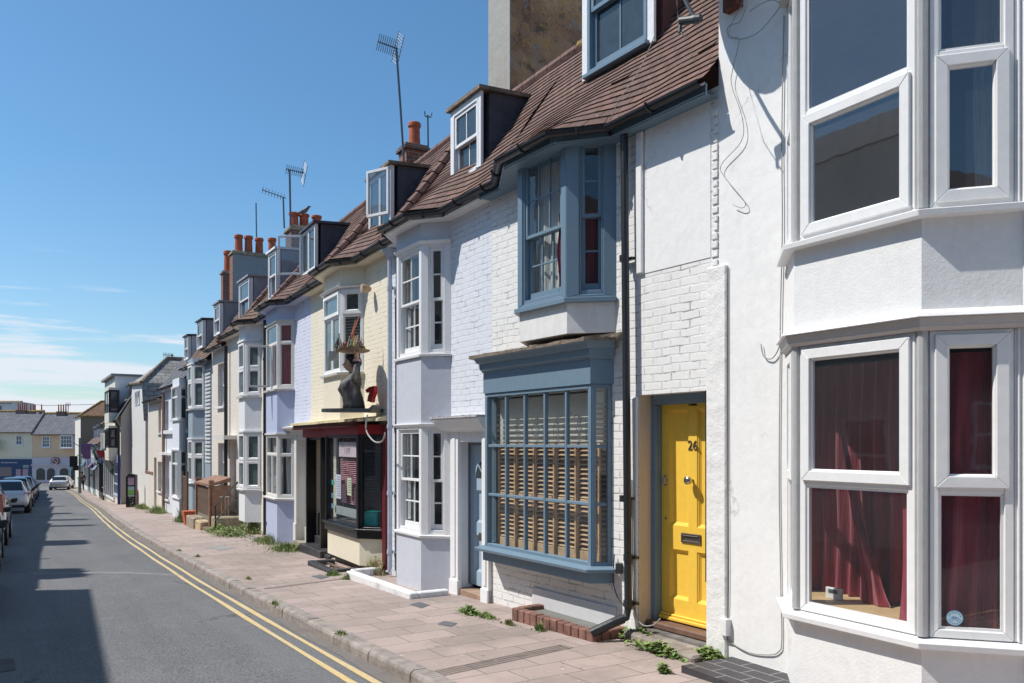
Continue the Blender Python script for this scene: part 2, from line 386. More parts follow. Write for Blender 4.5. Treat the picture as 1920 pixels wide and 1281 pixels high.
# ------------------------------------------------------------------ houses: local frame u along the front (away), v out to the street
class House:
    def __init__(s, name, label, ya, yb, cat='house', group='terraced houses along the street', xa=None, xb=None):
        s.A = Vector((fac(ya) if xa is None else xa, ya)); s.B = Vector((fac(yb) if xb is None else xb, yb))
        d = (s.B - s.A); s.L = d.length; d.normalize(); s.d = d; s.n = Vector((-d.y, d.x))
        s.zg = G(ya)
        s.o = thing(name, label, cat, (s.A.x, s.A.y, s.zg), atan2(d.y, d.x), group)
        ZO[s.o.name] = s.zg
    def w2l(s, x, y):
        p = Vector((x, y)) - s.A; return p.dot(s.d), p.dot(s.n)
    def l2w(s, u, v): p = s.A + s.d * u + s.n * v; return p.x, p.y
    def P(s, px, py, v=0.0):                           # where a point of the plate meets the upright plane v = const
        r = ray(px, py); rn = r[0] * s.n.x + r[1] * s.n.y
        t = (v + s.A.dot(s.n)) / rn
        x, y, z = r[0] * t, r[1] * t, r[2] * t
        return s.w2l(x, y)[0], z
    def u(s, px, v=0.0): return s.P(px, HZ_, v)[0]
    def z(s, px, py, v=0.0): return s.P(px, py, v)[1]
class Face:
    """upright plane through two plan points (near -> far); s runs along it, d is outward"""
    def __init__(f, h, a, b):
        f.h = h; f.a = Vector(a); f.b = Vector(b); d = f.b - f.a; f.L = d.length; f.d = d / f.L; f.n = Vector((-f.d.y, f.d.x))
    def pt(f, s, z, d=0.0): p = f.a + f.d * s + f.n * d; return (p.x, p.y, z)
    def box(f, mb, s0, s1, z0, z1, d0, d1):
        mb.hexa([f.pt(s0, z0, d0), f.pt(s1, z0, d0), f.pt(s1, z0, d1), f.pt(s0, z0, d1)], [f.pt(s0, z1, d0), f.pt(s1, z1, d0), f.pt(s1, z1, d1), f.pt(s0, z1, d1)])
    def sz(f, px, py, d=0.0):
        h = f.h; A = f.a + f.n * d
        ax, ay = h.l2w(A.x, A.y); bx, by = h.l2w(*(A + f.d)); dx, dy = bx - ax, by - ay
        r = ray(px, py); t = (ax * dy - ay * dx) / (r[0] * dy - r[1] * dx)
        return (r[0] * t - ax) * dx + (r[1] * t - ay) * dy, r[2] * t
    def s(f, px, d=0.0): return f.sz(px, HZ_, d)[0]
    def z(f, px, py, d=0.0): return f.sz(px, py, d)[1]
def sheet(mb, f, s0, s1, z0, z1, holes=(), d=0.0, reveal=.10, uvm=False):
    S = sorted({s0, s1, *[min(max(q, s0), s1) for h in holes for q in h[:2]]}); Z = sorted({z0, z1, *[min(max(q, z0), z1) for h in holes for q in h[2:4]]})
    for a, b in zip(S, S[1:]):
        for c, e in zip(Z, Z[1:]):
            m, k = (a + b) / 2, (c + e) / 2
            if any(h[0] < m < h[1] and h[2] < k < h[3] for h in holes): continue
            mb.poly(f.pt(a, c, d), f.pt(b, c, d), f.pt(b, e, d), f.pt(a, e, d))
    for h in holes:
        rv = h[4] if len(h) > 4 else reveal
        a, b, c, e = h[:4]
        for (p, q) in (((a, c), (a, e)), ((b, c), (b, e)), ((a, c), (b, c)), ((a, e), (b, e))):
            mb.poly(f.pt(p[0], p[1], d), f.pt(q[0], q[1], d), f.pt(q[0], q[1], d - rv), f.pt(p[0], p[1], d - rv))
def ringbox(mb, f, s0, s1, z0, z1, w, d0, d1, wb=None, wt_=None, cham=0.0):
    wb = w if wb is None else wb; wt_ = w if wt_ is None else wt_
    O = [(s0, z0), (s1, z0), (s1, z1), (s0, z1)]; I = [(s0 + w, z0 + wb), (s1 - w, z0 + wb), (s1 - w, z1 - wt_), (s0 + w, z1 - wt_)]
    for i in range(4):
        j = (i + 1) % 4
        mb.hexa([f.pt(*O[i], d0), f.pt(*O[j], d0), f.pt(*I[j], d0), f.pt(*I[i], d0)], [f.pt(*O[i], d1), f.pt(*O[j], d1), f.pt(*I[j], d1 - cham), f.pt(*I[i], d1 - cham)])
def bars(mb, f, s0, s1, z0, z1, cols, rows, w, d0, d1):
    for i in range(1, cols):
        x = s0 + (s1 - s0) * i / cols; f.box(mb, x - w / 2, x + w / 2, z0, z1, d0, d1)
    for j in range(1, rows):
        z = z0 + (z1 - z0) * j / rows
        for i in range(cols):
            a = s0 + (s1 - s0) * i / cols + (w / 2 if i else 0); b = s0 + (s1 - s0) * (i + 1) / cols - (w / 2 if i < cols - 1 else 0)
            f.box(mb, a, b, z - w / 2, z + w / 2, d0, d1 - .002)
def pane_part(par, f, s0, s1, z0, z1, d, mat, name='pane'):
    m = MB(); m.poly(f.pt(s0, z0, d), f.pt(s1, z0, d), f.pt(s1, z1, d), f.pt(s0, z1, d)); return m.build(name, mat, par)
def sash_window(par, f, s0, s1, z0, z1, zm=None, cols=1, rows=2, mat=None, glass=None, fw=.06, rf=.042, bar=.02, d=0.0, sill=True, deep=.11, low=None):
    mat = mat or WTIM; glass = glass or GLASS_O; zm = (z0 + z1) / 2 if zm is None else zm
    m = MB(); ringbox(m, f, s0, s1, z0, z1, fw, d - deep, d + .004, wb=.045)
    fr = m.build('window_frame', mat, par, bevel=.004)
    u = MB(); ringbox(u, f, s0 + fw, s1 - fw, zm - rf / 2, z1 - fw, rf, d - .05, d - .012)
    bars(u, f, s0 + fw + rf, s1 - fw - rf, zm + rf / 2, z1 - fw - rf, cols, rows, bar, d - .042, d - .02)
    u.build('sash', mat, par, bevel=.003); pane_part(par, f, s0 + fw + rf, s1 - fw - rf, zm + rf / 2, z1 - fw - rf, d - .03, glass)
    l = MB(); ringbox(l, f, s0 + fw, s1 - fw, z0 + .045, zm + rf / 2, rf, d - .095, d - .056, wb=.075)
    bars(l, f, s0 + fw + rf, s1 - fw - rf, z0 + .12, zm - rf / 2, cols, rows, bar, d - .087, d - .065)
    l.build('sash', mat, par, bevel=.003); pane_part(par, f, s0 + fw + rf, s1 - fw - rf, z0 + .12, zm - rf / 2, d - .075, glass)
    if sill:
        q = MB(); f.box(q, s0 - .03, s1 + .03, z0 - .045, z0, d - deep, d + .05); q.build('sill', mat, par, bevel=.005)
def frame_window(par, f, s0, s1, z0, z1, lights, mat=None, glass=None, fw=.055, d=0.0, deep=.07, cf=.05):
    """fixed outer frame; lights = (s0,s1,z0,z1,kind) as fractions of the clear opening; kind 'o' has a raised opening frame"""
    mat = mat or UPVC; glass = glass or GLASS_O
    m = MB(); ringbox(m, f, s0, s1, z0, z1, fw, d - deep, d)
    a, b, c, e = s0 + fw, s1 - fw, z0 + fw, z1 - fw
    L = [(a + (b - a) * q[0], a + (b - a) * q[1], c + (e - c) * q[2], c + (e - c) * q[3], q[4]) for q in lights]
    hb = .028
    zs = sorted({round(q[2], 4) for q in L} - {round(c, 4)}); done = set()
    for q in L:
        if q[2] > c + .01 and (round(q[2], 3), round(q[0], 3)) not in done:
            f.box(m, q[0], q[1], q[2] - hb, q[2] + hb, d - deep + .002, d - .002); done.add((round(q[2], 3), round(q[0], 3)))
        if q[0] > a + .01: f.box(m, q[0] - hb, q[0] + hb, q[2] + (hb if q[2] > c + .01 else 0), q[3] - (hb if q[3] < e - .01 else 0), d - deep + .004, d - .004)
    m.build('window_frame', mat, par, bevel=.005)
    for q in L:
        x0 = q[0] + (hb if q[0] > a + .01 else 0); x1 = q[1] - (hb if q[1] < b - .01 else 0)
        y0 = q[2] + (hb if q[2] > c + .01 else 0); y1 = q[3] - (hb if q[3] < e - .01 else 0)
        if q[4] == 'o':
            k = MB(); o = .022
            # chamfered casement frame standing proud of the outer frame
            ringbox(k, f, x0 - o, x1 + o, y0 - o, y1 + o, cf + o - .012, d - .03, d + .022); ringbox(k, f, x0 + cf - .012, x1 - cf + .012, y0 + cf - .012, y1 - cf + .012, .014, d - .03, d + .012, cham=.016)
            k.build('casement', mat, par, bevel=.004)
            pane_part(par, f, x0 + cf, x1 - cf, y0 + cf, y1 - cf, d - .012, glass)
        else:
            k = MB(); ringbox(k, f, x0, x1, y0, y1, .016, d - .03, d - .014); k.build('glazing_bead', mat, par)
            pane_part(par, f, x0 + .016, x1 - .016, y0 + .016, y1 - .016, d - .026, glass)
def mitre(pts, i):
    a = Vector(pts[i]) - Vector(pts[i - 1]) if i > 0 else Vector(pts[1]) - Vector(pts[0])
    b = Vector(pts[i + 1]) - Vector(pts[i]) if i < len(pts) - 1 else Vector(pts[-1]) - Vector(pts[-2])
    na = Vector((-a.y, a.x)).normalized(); nb = Vector((-b.y, b.x)).normalized(); n = (na + nb).normalized()
    return n / max(.3, n.dot(na))
def ring_path(pts):
    return [(p[0], p[1], *mitre(pts, i)) for i, p in enumerate(pts)]
class Bay:
    def __init__(b, h, px_near, px_corner, px_far, p, cu=None):
        b.h = h; b.p = p
        b.u0 = h.u(px_near); b.uc = h.u(px_corner, p); b.ud = h.u(px_far, p); b.u3 = b.ud + (b.uc - b.u0 if cu is None else cu)
        b.pts = [(b.u0, 0), (b.uc, p), (b.ud, p), (b.u3, 0)]
        b.near = Face(h, b.pts[0], b.pts[1]); b.front = Face(h, b.pts[1], b.pts[2]); b.far = Face(h, b.pts[2], b.pts[3])
    def band(b, name, z0, z1, mat, par, d=0.0, bottom=True, top=True, **k):
        m = MB(); P = [(x + nx * d, y + ny * d) for x, y, nx, ny in ring_path(b.pts)]
        P[0] = (P[0][0], 0); P[-1] = (P[-1][0], 0)
        for q, w in zip(P, P[1:]): m.poly((*q, z0), (*w, z0), (*w, z1), (*q, z1))
        if bottom: m.poly(*[(*q, z0) for q in P])
        if top: m.poly(*[(*q, z1) for q in P])
        return m.build(name, mat, par, **k)
    def mould(b, name, prof, mat, par, **k):
        m = MB(); m.sweep(ring_path(b.pts), prof); return m.build(name, mat, par, **k)
def rect_prof(o0, o1, z0, z1): return [(o0, z0), (o1, z0), (o1, z1), (o0, z1)]
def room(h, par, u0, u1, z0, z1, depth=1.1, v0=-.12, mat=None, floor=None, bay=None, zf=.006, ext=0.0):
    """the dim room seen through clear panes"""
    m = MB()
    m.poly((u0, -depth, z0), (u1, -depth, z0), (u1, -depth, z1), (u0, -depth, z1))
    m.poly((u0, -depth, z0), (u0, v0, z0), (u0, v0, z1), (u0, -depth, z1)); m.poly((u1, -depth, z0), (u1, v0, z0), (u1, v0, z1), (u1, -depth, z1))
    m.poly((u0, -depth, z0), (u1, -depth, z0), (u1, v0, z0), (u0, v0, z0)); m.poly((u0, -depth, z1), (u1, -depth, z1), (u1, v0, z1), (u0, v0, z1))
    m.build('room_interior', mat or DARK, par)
    if bay and floor:
        q = MB(); P = [(x - nx * .05, y - ny * .05) for x, y, nx, ny in ring_path(bay.pts)]
        q.poly((P[0][0] - ext * .3, v0 - .25, z0 + zf), (P[0][0] - ext * .3, v0, z0 + zf), *[(*p, z0 + zf) for p in P], (P[-1][0] + ext * .8, v0, z0 + zf), (P[-1][0] + ext * .8, v0 - .25, z0 + zf)); q.build('inner_sill_board', floor, par)
def curtain(par, f, s0, s1, z0, z1, d, mat, amp=.03, n=None, lean=0.0, name='curtain', sweep=0.0, taper=0.0):
    m = MB(); n = n or max(10, int((s1 - s0) / .012)); K = 16
    ph = R.random() * 6
    for j in range(K):
        for i in range(n):
            c = []
            for (a, b_) in ((i, j), (i + 1, j), (i + 1, j + 1), (i, j + 1)):
                t = a / n; k = b_ / K
                s = s0 + (s1 - s0) * (.5 + (t - .5) * (1 - taper * k)) + lean * (1 - k) ** .8 + .01 * sin(k * 9 + t * 3)
                w = sin(t * (s1 - s0) * 52 + ph + .5 * sin(t * 9)) * amp * (.5 + .6 * (1 - k)) + sin(t * 17 + ph * 2) * amp * .5
                c.append(f.pt(s, z0 + (z1 - z0) * k, d + w))
            m.poly(*c)
    return m.build(name, mat, par, smooth=True)
def slats(par, f, s0, s1, z0, z1, d, mat, pitch=.05, w=.045, tilt=.02, name='shutter'):
    m = MB(); z = z0
    while z < z1 - pitch * .5:
        m.hexa([f.pt(s0, z, d), f.pt(s1, z, d), f.pt(s1, z + .007, d), f.pt(s0, z + .007, d)], [f.pt(s0, z + tilt, d - w), f.pt(s1, z + tilt, d - w), f.pt(s1, z + tilt + .007, d - w), f.pt(s0, z + tilt + .007, d - w)])
        z += pitch
    return m.build(name, mat, par)
# ------------------------------------------------------------------ roofs
ZE, ZR, VR = 3.05, 5.08, -1.30
def roof(h, bays, u0=None, u1=None, ze=ZE, zr=ZR, ve=.13, vr=VR, mat=None, row=.105, du=.2, par=None, back=True, fade=.46):
    u0 = 0 if u0 is None else u0; u1 = h.L if u1 is None else u1; par = par or h.o; mat = mat or TILE
    br = {u0, u1}
    for (a, b, c, d, p) in bays: br |= {a, b, c, d}
    br = sorted(x for x in br if u0 <= x <= u1); us = []
    for a, b in zip(br, br[1:]):
        n = max(1, int(round((b - a) / du))); us += [a + (b - a) * i / n for i in range(n)]
    us.append(u1)
    def bulge(u, t=0.0):
        for (a, b, c, d, p) in bays:
            e = min(.45, t * 2.2); a2, d2 = a - e, d + e; b2, c2 = b + e * .5, c - e * .5
            if a2 < u < d2:
                k = 1 if b2 <= u <= c2 else (u - a2) / (b2 - a2) if u < b2 else (d2 - u) / (d2 - c2)
                s_ = k * k * (3 - 2 * k); q = min(1, t * 5); return p * (k * (1 - q) + s_ * q)
        return 0
    nv, nzz = (zr - ze), (ve - vr); ln = hypot(nv, nzz); nv /= ln; nzz /= ln
    def prof(u, t):
        v = ve + (vr - ve) * t; z = ze + (zr - ze) * t; b = bulge(u, t)
        if b: v += b * max(0, 1 - t / fade) ** 1.3
        if t < .16: v += .05 * (1 - t / .16) ** 1.5
        w = noise.noise(Vector((u * .9, t * 3, h.A.y))) * .025 + noise.noise(Vector((u * 4.1, t * 14, h.A.y))) * .006
        return v + nv * w, z + nzz * w
    SL = ln * 1.0; NR = int(hypot(zr - ze, ve - vr) / row)
    m = MB()
    for j in range(NR):
        t0, t1 = j / NR, (j + 1) / NR
        for a, b in zip(us, us[1:]):
            pa, pb, pc, pd = prof(a, t0), prof(b, t0), prof(b, t1), prof(a, t1); g = .0155
            ja = R.uniform(-.0012, .0018) + (R.random() < .012) * .012; jb = ja + R.uniform(-.001, .001)
            A0 = (a, pa[0] + nv * (g + ja), pa[1] + nzz * (g + ja)); B0 = (b, pb[0] + nv * (g + jb), pb[1] + nzz * (g + jb))
            C0 = (b, pc[0] + nv * .004, pc[1] + nzz * .004); D0 = (a, pd[0] + nv * .004, pd[1] + nzz * .004)
            of = .5 * (j % 2) * 0; y0, y1 = j * row, (j + 1) * row
            m.poly(A0, B0, C0, D0, uv=((a, y0), (b, y0), (b, y1 - .008), (a, y1 - .008)))
            m.poly((a, pa[0], pa[1]), (b, pb[0], pb[1]), B0, A0, uv=((a, y0), (b, y0), (b, y0 + .01), (a, y0 + .01)))
    vb = vr * 2.35; zb = zr - 1.9
    if back:
        m.poly((u0, vr, zr), (u1, vr, zr), (u1, vb, zb), (u0, vb, zb), uv=((u0, 0), (u1, 0), (u1, 2), (u0, 2)))
    ro = m.build('roof', mat, par)
    for uu in (u0 + .004, u1 - .004):
        P = [(v, z) for v, z in (prof(uu, k / 12) for k in range(13)) if v < -.03]
        g = MB(); g.poly((uu, -.02, ze - .02), *[(uu, v, z - .02) for v, z in P], (uu, vb, zb - .03), (uu, vb, ze - .3), (uu, -.02, ze - .3)); g.build('party_gable', BRICK_B, par)
    rt = MB(); k = int((u1 - u0) / .33) + 1
    for i in range(k):
        a = u0 + (u1 - u0) * i / k; b = u0 + (u1 - u0) * (i + 1) / k - .012; r0 = .085 + R.uniform(0, .008)
        rt.tube([(a, vr, zr - .02), (b, vr, zr - .02)], r0, 8)
    rt.build('ridge_tiles', RIDGE, ro)
    def eave(d=0.0, dz=0.0):
        pts = [(u0, ve + bulge(u0))] + [(x, ve + bulge(x)) for x in br[1:-1]] + [(u1, ve + bulge(u1))]
        return [(x, y + .05 + d, ze + dz) for x, y in pts]
    h.prof = prof; h.eave = eave; h.ro = ro
    return ro
def gutter(h, par, mat=None, fascia=None, r=.055):
    P = h.eave(.045, -.035); m = MB()
    for a, b in zip(P, P[1:]):
        A, B = Vector(a), Vector(b); d = (B - A).normalized(); n = Vector((-d.y, d.x, 0)); n = n if n.y > 0 else -n
        K = 8; ring = []
        for Q in (A - d * .015, B + d * .015):
            ring.append(m.add([Q + n * (r * cos(pi + pi * k / K)) + Vector((0, 0, r * sin(pi + pi * k / K))) for k in range(K + 1)] + [Q + n * ((r - .008) * cos(2 * pi - pi * k / K)) + Vector((0, 0, (r - .008) * sin(2 * pi - pi * k / K))) for k in range(K + 1)]))
        nn = 2 * (K + 1)
        for k in range(nn): m.f.append((ring[0] + k, ring[0] + (k + 1) % nn, ring[1] + (k + 1) % nn, ring[1] + k))
        L = (B - A).length; q = max(1, int(L / .8))
        for i in range(q):
            Q = A + d * (L * (i + .5) / q)
            m.tube([Q + n * .062 + Vector((0, 0, .01)), Q + n * .05 + Vector((0, 0, -.05)), Q + Vector((0, 0, -.066)), Q - n * .07 + Vector((0, 0, -.02))], .013, 5)
    m.build('gutter', mat or IRON, par)
    f = MB()
    for a, b in zip(P, P[1:]):
        A, B = Vector(a), Vector(b); d = (B - A).normalized(); n = Vector((-d.y, d.x, 0)); n = n if n.y > 0 else -n
        o = -n * .085
        f.hexa([A + o + Vector((0, 0, -.095)), B + o + Vector((0, 0, -.095)), B + o + n * .02 + Vector((0, 0, -.095)), A + o + n * .02 + Vector((0, 0, -.095))],
               [A + o + Vector((0, 0, .0)), B + o + Vector((0, 0, .0)), B + o + n * .02 + Vector((0, 0, .0)), A + o + n * .02 + Vector((0, 0, .0))])
    f.build('fascia_board', fascia or WTIM, par)
def soffit(h, bay, ze, mat, par):
    m = MB(); P = [(x, y) for x, y, z in h.eave(0, 0)]
    pts = [(p[0], p[1], ze - .12) for p in P] + [(P[-1][0], -.02, ze - .12), (P[0][0], -.02, ze - .12)]
    m.poly(*pts); m.build('soffit', mat, par)
def hip_roll(h, u, par, top=1.0, r=.085, du=0.0, name='hip_tiles', start=-.02):
    m = MB(); K = 12
    P = [Vector((u + du * k / K, *h.prof(u + du * k / K, max(0, start + (top - start) * k / K)))) for k in range(K + 1)]
    for a, b in zip(P, P[1:]):
        d = (b - a).normalized(); m.tube([a + Vector((0, .015, .04)), b - d * .012 + Vector((0, .015, .035))], [r + .008, r - .006], 8)
    m.build(name, RIDGE, par, smooth=False)
def dormer(h, px0, px1, py_b0, py_t0, L, mat_f, mat_c, mat_top, win, par=None, dv=0.0):
    """flat-topped dormer: front between plate columns px0 (far) and px1 (near) in plane v=L"""
    par = par or h.o
    ua, ub = h.u(px1, L), h.u(px0, L); z0 = h.z(px0, py_b0, L); z1 = h.z(px0, py_t0, L)
    f = Face(h, (ua, L), (ub, L)); W = ub - ua
    back = L - (z1 - z0) / 1.43 - .25
    body = MB()
    body.hexa([(ua, L - .11, z0 - .05), (ub, L - .11, z0 - .05), (ub, back, z0 - .05), (ua, back, z0 - .05)], [(ua, L - .11, z1), (ub, L - .11, z1), (ub, back, z1 + .04), (ua, back, z1 + .04)])
    d = body.build('dormer', mat_c, par)
    top = MB(); top.hexa([(ua - .05, L + .07, z1), (ub + .05, L + .07, z1), (ub + .05, back, z1 + .05), (ua - .05, back, z1 + .05)], [(ua - .05, L + .07, z1 + .05), (ub + .05, L + .07, z1 + .05), (ub + .05, back, z1 + .10), (ua - .05, back, z1 + .10)])
    top.build('dormer_roof', mat_top, d)
    win(d, f, W, z0, z1)
    return d, f, W, z0, z1
def chimney(par, h, px_c, px_l, px_r, y, py_top, py_bot, mat, pots, cap=None, front=None, x_off=None, x=None):
    """stack whose nearest corner column is px_c; px_l far edge of the street face, px_r back edge of the near face"""
    r = ray(px_c); X = r[0] / r[1] * y; t = y / r[1]
    z1 = -(py_top - HZ_) / F_ * t
    rr = ray(px_r); x2 = rr[0] / rr[1] * y
    rl = ray(px_l); y2 = rl[1] / rl[0] * X
    z0 = -(py_bot - HZ_) / F_ * t
    u0, v0 = h.w2l(X, y); u1, v1 = h.w2l(x2, y2)
    m = MB(); m.box(u0, u1, v1, v0, z0, z1 - .12); c = m.build('chimney', mat, par)
    k = MB(); k.box(u0 - .05, u1 + .05, v1 - .05, v0 + .05, z1 - .12, z1 - .05); k.box(u0 - .02, u1 + .02, v1 - .02, v0 + .02, z1 - .05, z1); k.build('chimney_cap', cap or CONC, c, bevel=.01)
    for (pp, pt, pr) in pots:
        ry = (u0 + u1) / 2; wx, wy = h.l2w(ry, v0)
        q = ray(pp); X2 = q[0] / q[1] * wy; t2 = wy / q[1]; zt = -(pt - HZ_) / F_ * t2
        a, b = h.w2l(X2, wy); g = MB(); H = zt - z1
        g.lathe([(pr * .92, 0), (pr * .86, H * .3), (pr * .80, H * .78), (pr * .98, H * .84), (pr * .98, H * .96), (pr * .9, H), (pr * .7, H), (pr * .68, H * .8)], (a, b, z1), 16)
        g.build('chimney_pot', POT, c, smooth=False)
    return c, (u0, u1, v0, v1, z0, z1)
def pipe(par, pts, r, mat, name='drainpipe', collars=()):
    m = MB(); m.tube(pts, r, 10)
    for (x, y, z) in collars:
        m.tube([(x, y, z - .03), (x, y, z + .03)], r + .010, 10); m.box(x - .07, x + .07, y - r - .04, y - r + .005, z - .012, z + .012)
    return m.build(name, mat, par)
def shell(h, z1, depth=4.5, mat=None, par=None, u0=0, u1=None, z0=None):
    """side and back walls of a house"""
    u1 = h.L if u1 is None else u1; z0 = h.zg - .9 if z0 is None else z0
    m = MB(); m.poly((u0, -.005, z0), (u0, -depth, z0), (u0, -depth, z1), (u0, -.005, z1)); m.poly((u1, -.005, z0), (u1, -depth, z0), (u1, -depth, z1), (u1, -.005, z1))
    m.poly((u0, -depth, z0), (u1, -depth, z0), (u1, -depth, z1), (u0, -depth, z1)); m.build('rear_walls', mat or BRICK_B, par or h.o)
def panel_door(par, f, s0, s1, z0, z1, mat, d, rows, cols=2, name='door', th=.045):
    """rows = [(z fraction low, high)] of raised-and-fielded panels"""
    m = MB(); st = .105; W = s1 - s0; H = z1 - z0
    xs = [s0 + st, (s0 + s1) / 2 - st / 2, (s0 + s1) / 2 + st / 2, s1 - st] if cols == 2 else [s0 + st, s1 - st]
    f.box(m, s0, s0 + st, z0, z1, d - th, d); f.box(m, s1 - st, s1, z0, z1, d - th, d)
    if cols == 2: f.box(m, xs[1], xs[2], z0 + .02, z1 - .02, d - th, d - .0005)
    ed = [z0] + [z0 + H * q for r_ in rows for q in r_] + [z1]
    prs = list(zip(xs[::2], xs[1::2]))
    for a, b in prs:
        for k in range(0, len(ed), 2): f.box(m, a, b, ed[k], ed[k + 1], d - th, d - .0008)
        for r_ in rows:
            c, e = z0 + H * r_[0], z0 + H * r_[1]
            f.box(m, a, b, c, e, d - th, d - .030)
            ringbox(m, f, a, b, c, e, .016, d - .031, d - .004, cham=.01); ringbox(m, f, a + .016, b - .016, c + .016, e - .016, .016, d - .031, d - .018, cham=.011)
    return m.build(name, mat, par)
# ================================================================== HOUSE A: big white rendered house with two-storey bay (right edge)
h = House('white_house', 'tall white rendered house with big white framed bay windows and crimson curtains', -3.0, 5.04)
H0 = h
fr = Face(h, (0, 0), (h.L, 0))
b = Bay(h, 1918, 1728, 1489, .37)
zsill = h.z(1728, 1200, .40); zhead = h.z(1728, 621, .37)
zs2 = h.z(1728, 392, .40); zh2 = zs2 + 1.95
m = MB(); sheet(m, fr, 0, h.L, h.zg - .6, 6.6, holes=[(b.u0 + .03, b.u3 - .03, zsill, zhead, .12), (b.u0 + .03, b.u3 - .03, zs2, zh2, .12)])
m.build('wall', W_SMOOTH, h.o); shell(h, 6.6, 6, W_SMOOTH)
m = MB(); m.box(-.1, h.L + .06, -6.1, .12, 6.6, 6.72); m.build('parapet_coping', WTIM, h.o)
bw = b.band('bay_window', h.zg - .5, zsill - .05, W_PEBBLE, h.o)
b.band('bay_apron', zhead + .075, zs2 - .05, W_PEBBLE, bw); b.band('bay_parapet', zh2 + .08, zh2 + .5, W_PEBBLE, bw)
b.mould('sill', [(-.06, zsill - .05), (.075, zsill - .05), (.08, zsill - .01), (-.06, zsill + .012)], WTIM, bw, bevel=.004)
b.mould('sill', [(-.06, zs2 - .05), (.075, zs2 - .05), (.08, zs2 - .01), (-.06, zs2 + .012)], WTIM, bw, bevel=.004)
DIRTY = painted('grimy_white_trim', (.52, .49, .47), rough=.5, grime=.5, stain=(.3, .25, .22), lump=.001)
b.mould('head_moulding', [(-.05, zhead), (.02, zhead), (.045, zhead + .02), (.045, zhead + .03), (.06, zhead + .075), (-.05, zhead + .075)], DIRTY, bw, bevel=.003)
b.mould('drip_edge', [(-.05, zhead + .076), (.085, zhead + .076), (.07, zhead + .10), (-.0, zhead + .13), (-.05, zhead + .13)], WTIM, bw, bevel=.004)
b.mould('head_moulding', rect_prof(-.05, .06, zh2, zh2 + .075), DIRTY, bw)
for zz0, zz1, low in ((zsill + .012, zhead, True), (zs2 + .012, zh2, False)):
    H_ = zz1 - zz0
    for f, tl in ((b.front, (1505, 1712)), (b.near, None), (b.far, None)):
        a_, c_ = (.045, f.L - .045)
        if low:
            sp = (f.z(1690, 911.5) - zz0 - .055) / (H_ - .11) if f is b.front else .485
            L_ = [(0, 1, 0, sp, 'f'), (0, 1, sp, 1, 'o')]
        else:
            sp = (f.z(1690, 140) - zz0 - .055) / (H_ - .11) if f is b.front else .47
            L_ = [(0, 1, 0, sp, 'o'), (0, 1, sp, 1, 'f')]
        frame_window(bw, f, a_, c_, zz0, zz1, L_, UPVC, GLASS_D if not low else GLASS, fw=.05, d=-.005, cf=.058)
    # rounded corner posts, a bundle of slim mouldings
    pm = MB()
    for (x, y, nx, ny) in ring_path(b.pts)[1:3]:
        for k, o in enumerate((-.05, -.01)):
            pm.tube([(x - nx * .02, y - ny * .02, zz0), (x - nx * .02, y - ny * .02, zz1)], .034, 10)
        for f_, sg in ((b.front, 1), (b.near, -1), (b.far, 1)):
            pass
    pm.build('corner_post', UPVC, bw, smooth=False)
    pm = MB()
    for f in (b.front, b.near, b.far):
        for s_ in (0.0, f.L - .045):
            f.box(pm, s_ + .004, s_ + .041, zz0, zz1, -.06, -.012)
            f.box(pm, s_ + .014, s_ + .026, zz0, zz1, -.02, .004)
    pm.build('corner_post', UPVC, bw, bevel=.003)
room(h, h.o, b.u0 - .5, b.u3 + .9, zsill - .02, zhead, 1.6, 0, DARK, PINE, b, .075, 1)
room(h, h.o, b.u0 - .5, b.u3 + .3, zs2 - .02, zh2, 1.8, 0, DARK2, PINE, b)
f = b.front
cf_ = Face(h, (b.u0 - .05, -.02), (b.u3 + .05, -.02))
FB = Face(h, (b.uc - .3, b.p), (b.ud, b.p))
curtain(h.o, FB, -.1, FB.s(1512, -.55) + .1, zsill + .06, zhead - .10, -.55, REDCLOTH_DIM, .03)  # main curtain in a darker copy of the crimson, shade in its colour
curtain(h.o, FB, FB.s(1588, -.42), FB.s(1553, -.42), zsill + .06, FB.z(1560, 775, -.42), -.42, REDCLOTH, .022, taper=.85, lean=FB.s(1655, -.42) - FB.s(1588, -.42))  # tapered brighter piece: the sunlit streak given as its own cloth colour
curtain(h.o, FB, FB.s(1618, -.40), FB.s(1580, -.40), zsill + .06, FB.z(1590, 960, -.40), -.40, REDCLOTH, .018, taper=.9, lean=FB.s(1670, -.40) - FB.s(1618, -.40))  # second sunlit streak, again brighter cloth hung before the main curtain
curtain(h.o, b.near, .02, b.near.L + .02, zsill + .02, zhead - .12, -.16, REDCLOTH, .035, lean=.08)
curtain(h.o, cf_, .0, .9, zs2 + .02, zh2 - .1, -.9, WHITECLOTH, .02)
# heating thermostat on the inner sill
TD = min((abs(f.z(1562, 1122, -q_ / 100) - (zsill + .06)), -q_ / 100) for q_ in range(6, 34))[1]
m = MB(); s0, _ = f.sz(1562, 1100, TD)
f.box(m, s0 - .07, s0 + .07, zsill + .055, zsill + .14, TD - .025, TD); t = tag(m.build('thermostat', UPVC, None, bevel=.006, frame=h), 'small white thermostat with a grey display standing on the window board of the big bay', 'thermostat')
m = MB(); f.box(m, s0 - .035, s0 + .04, zsill + .10, zsill + .127, TD + .0001, TD + .002); m.build('display', plain('lcd_grey', (.08, .09, .08), .3), t)
m = MB(); [f.box(m, s0 - .050, s0 - .042, zsill + .095 + q * .013, zsill + .102 + q * .013, TD + .0001, TD + .0025) for q in range(3)]; m.build('button', plain('grey_button', (.35, .35, .35)), t)
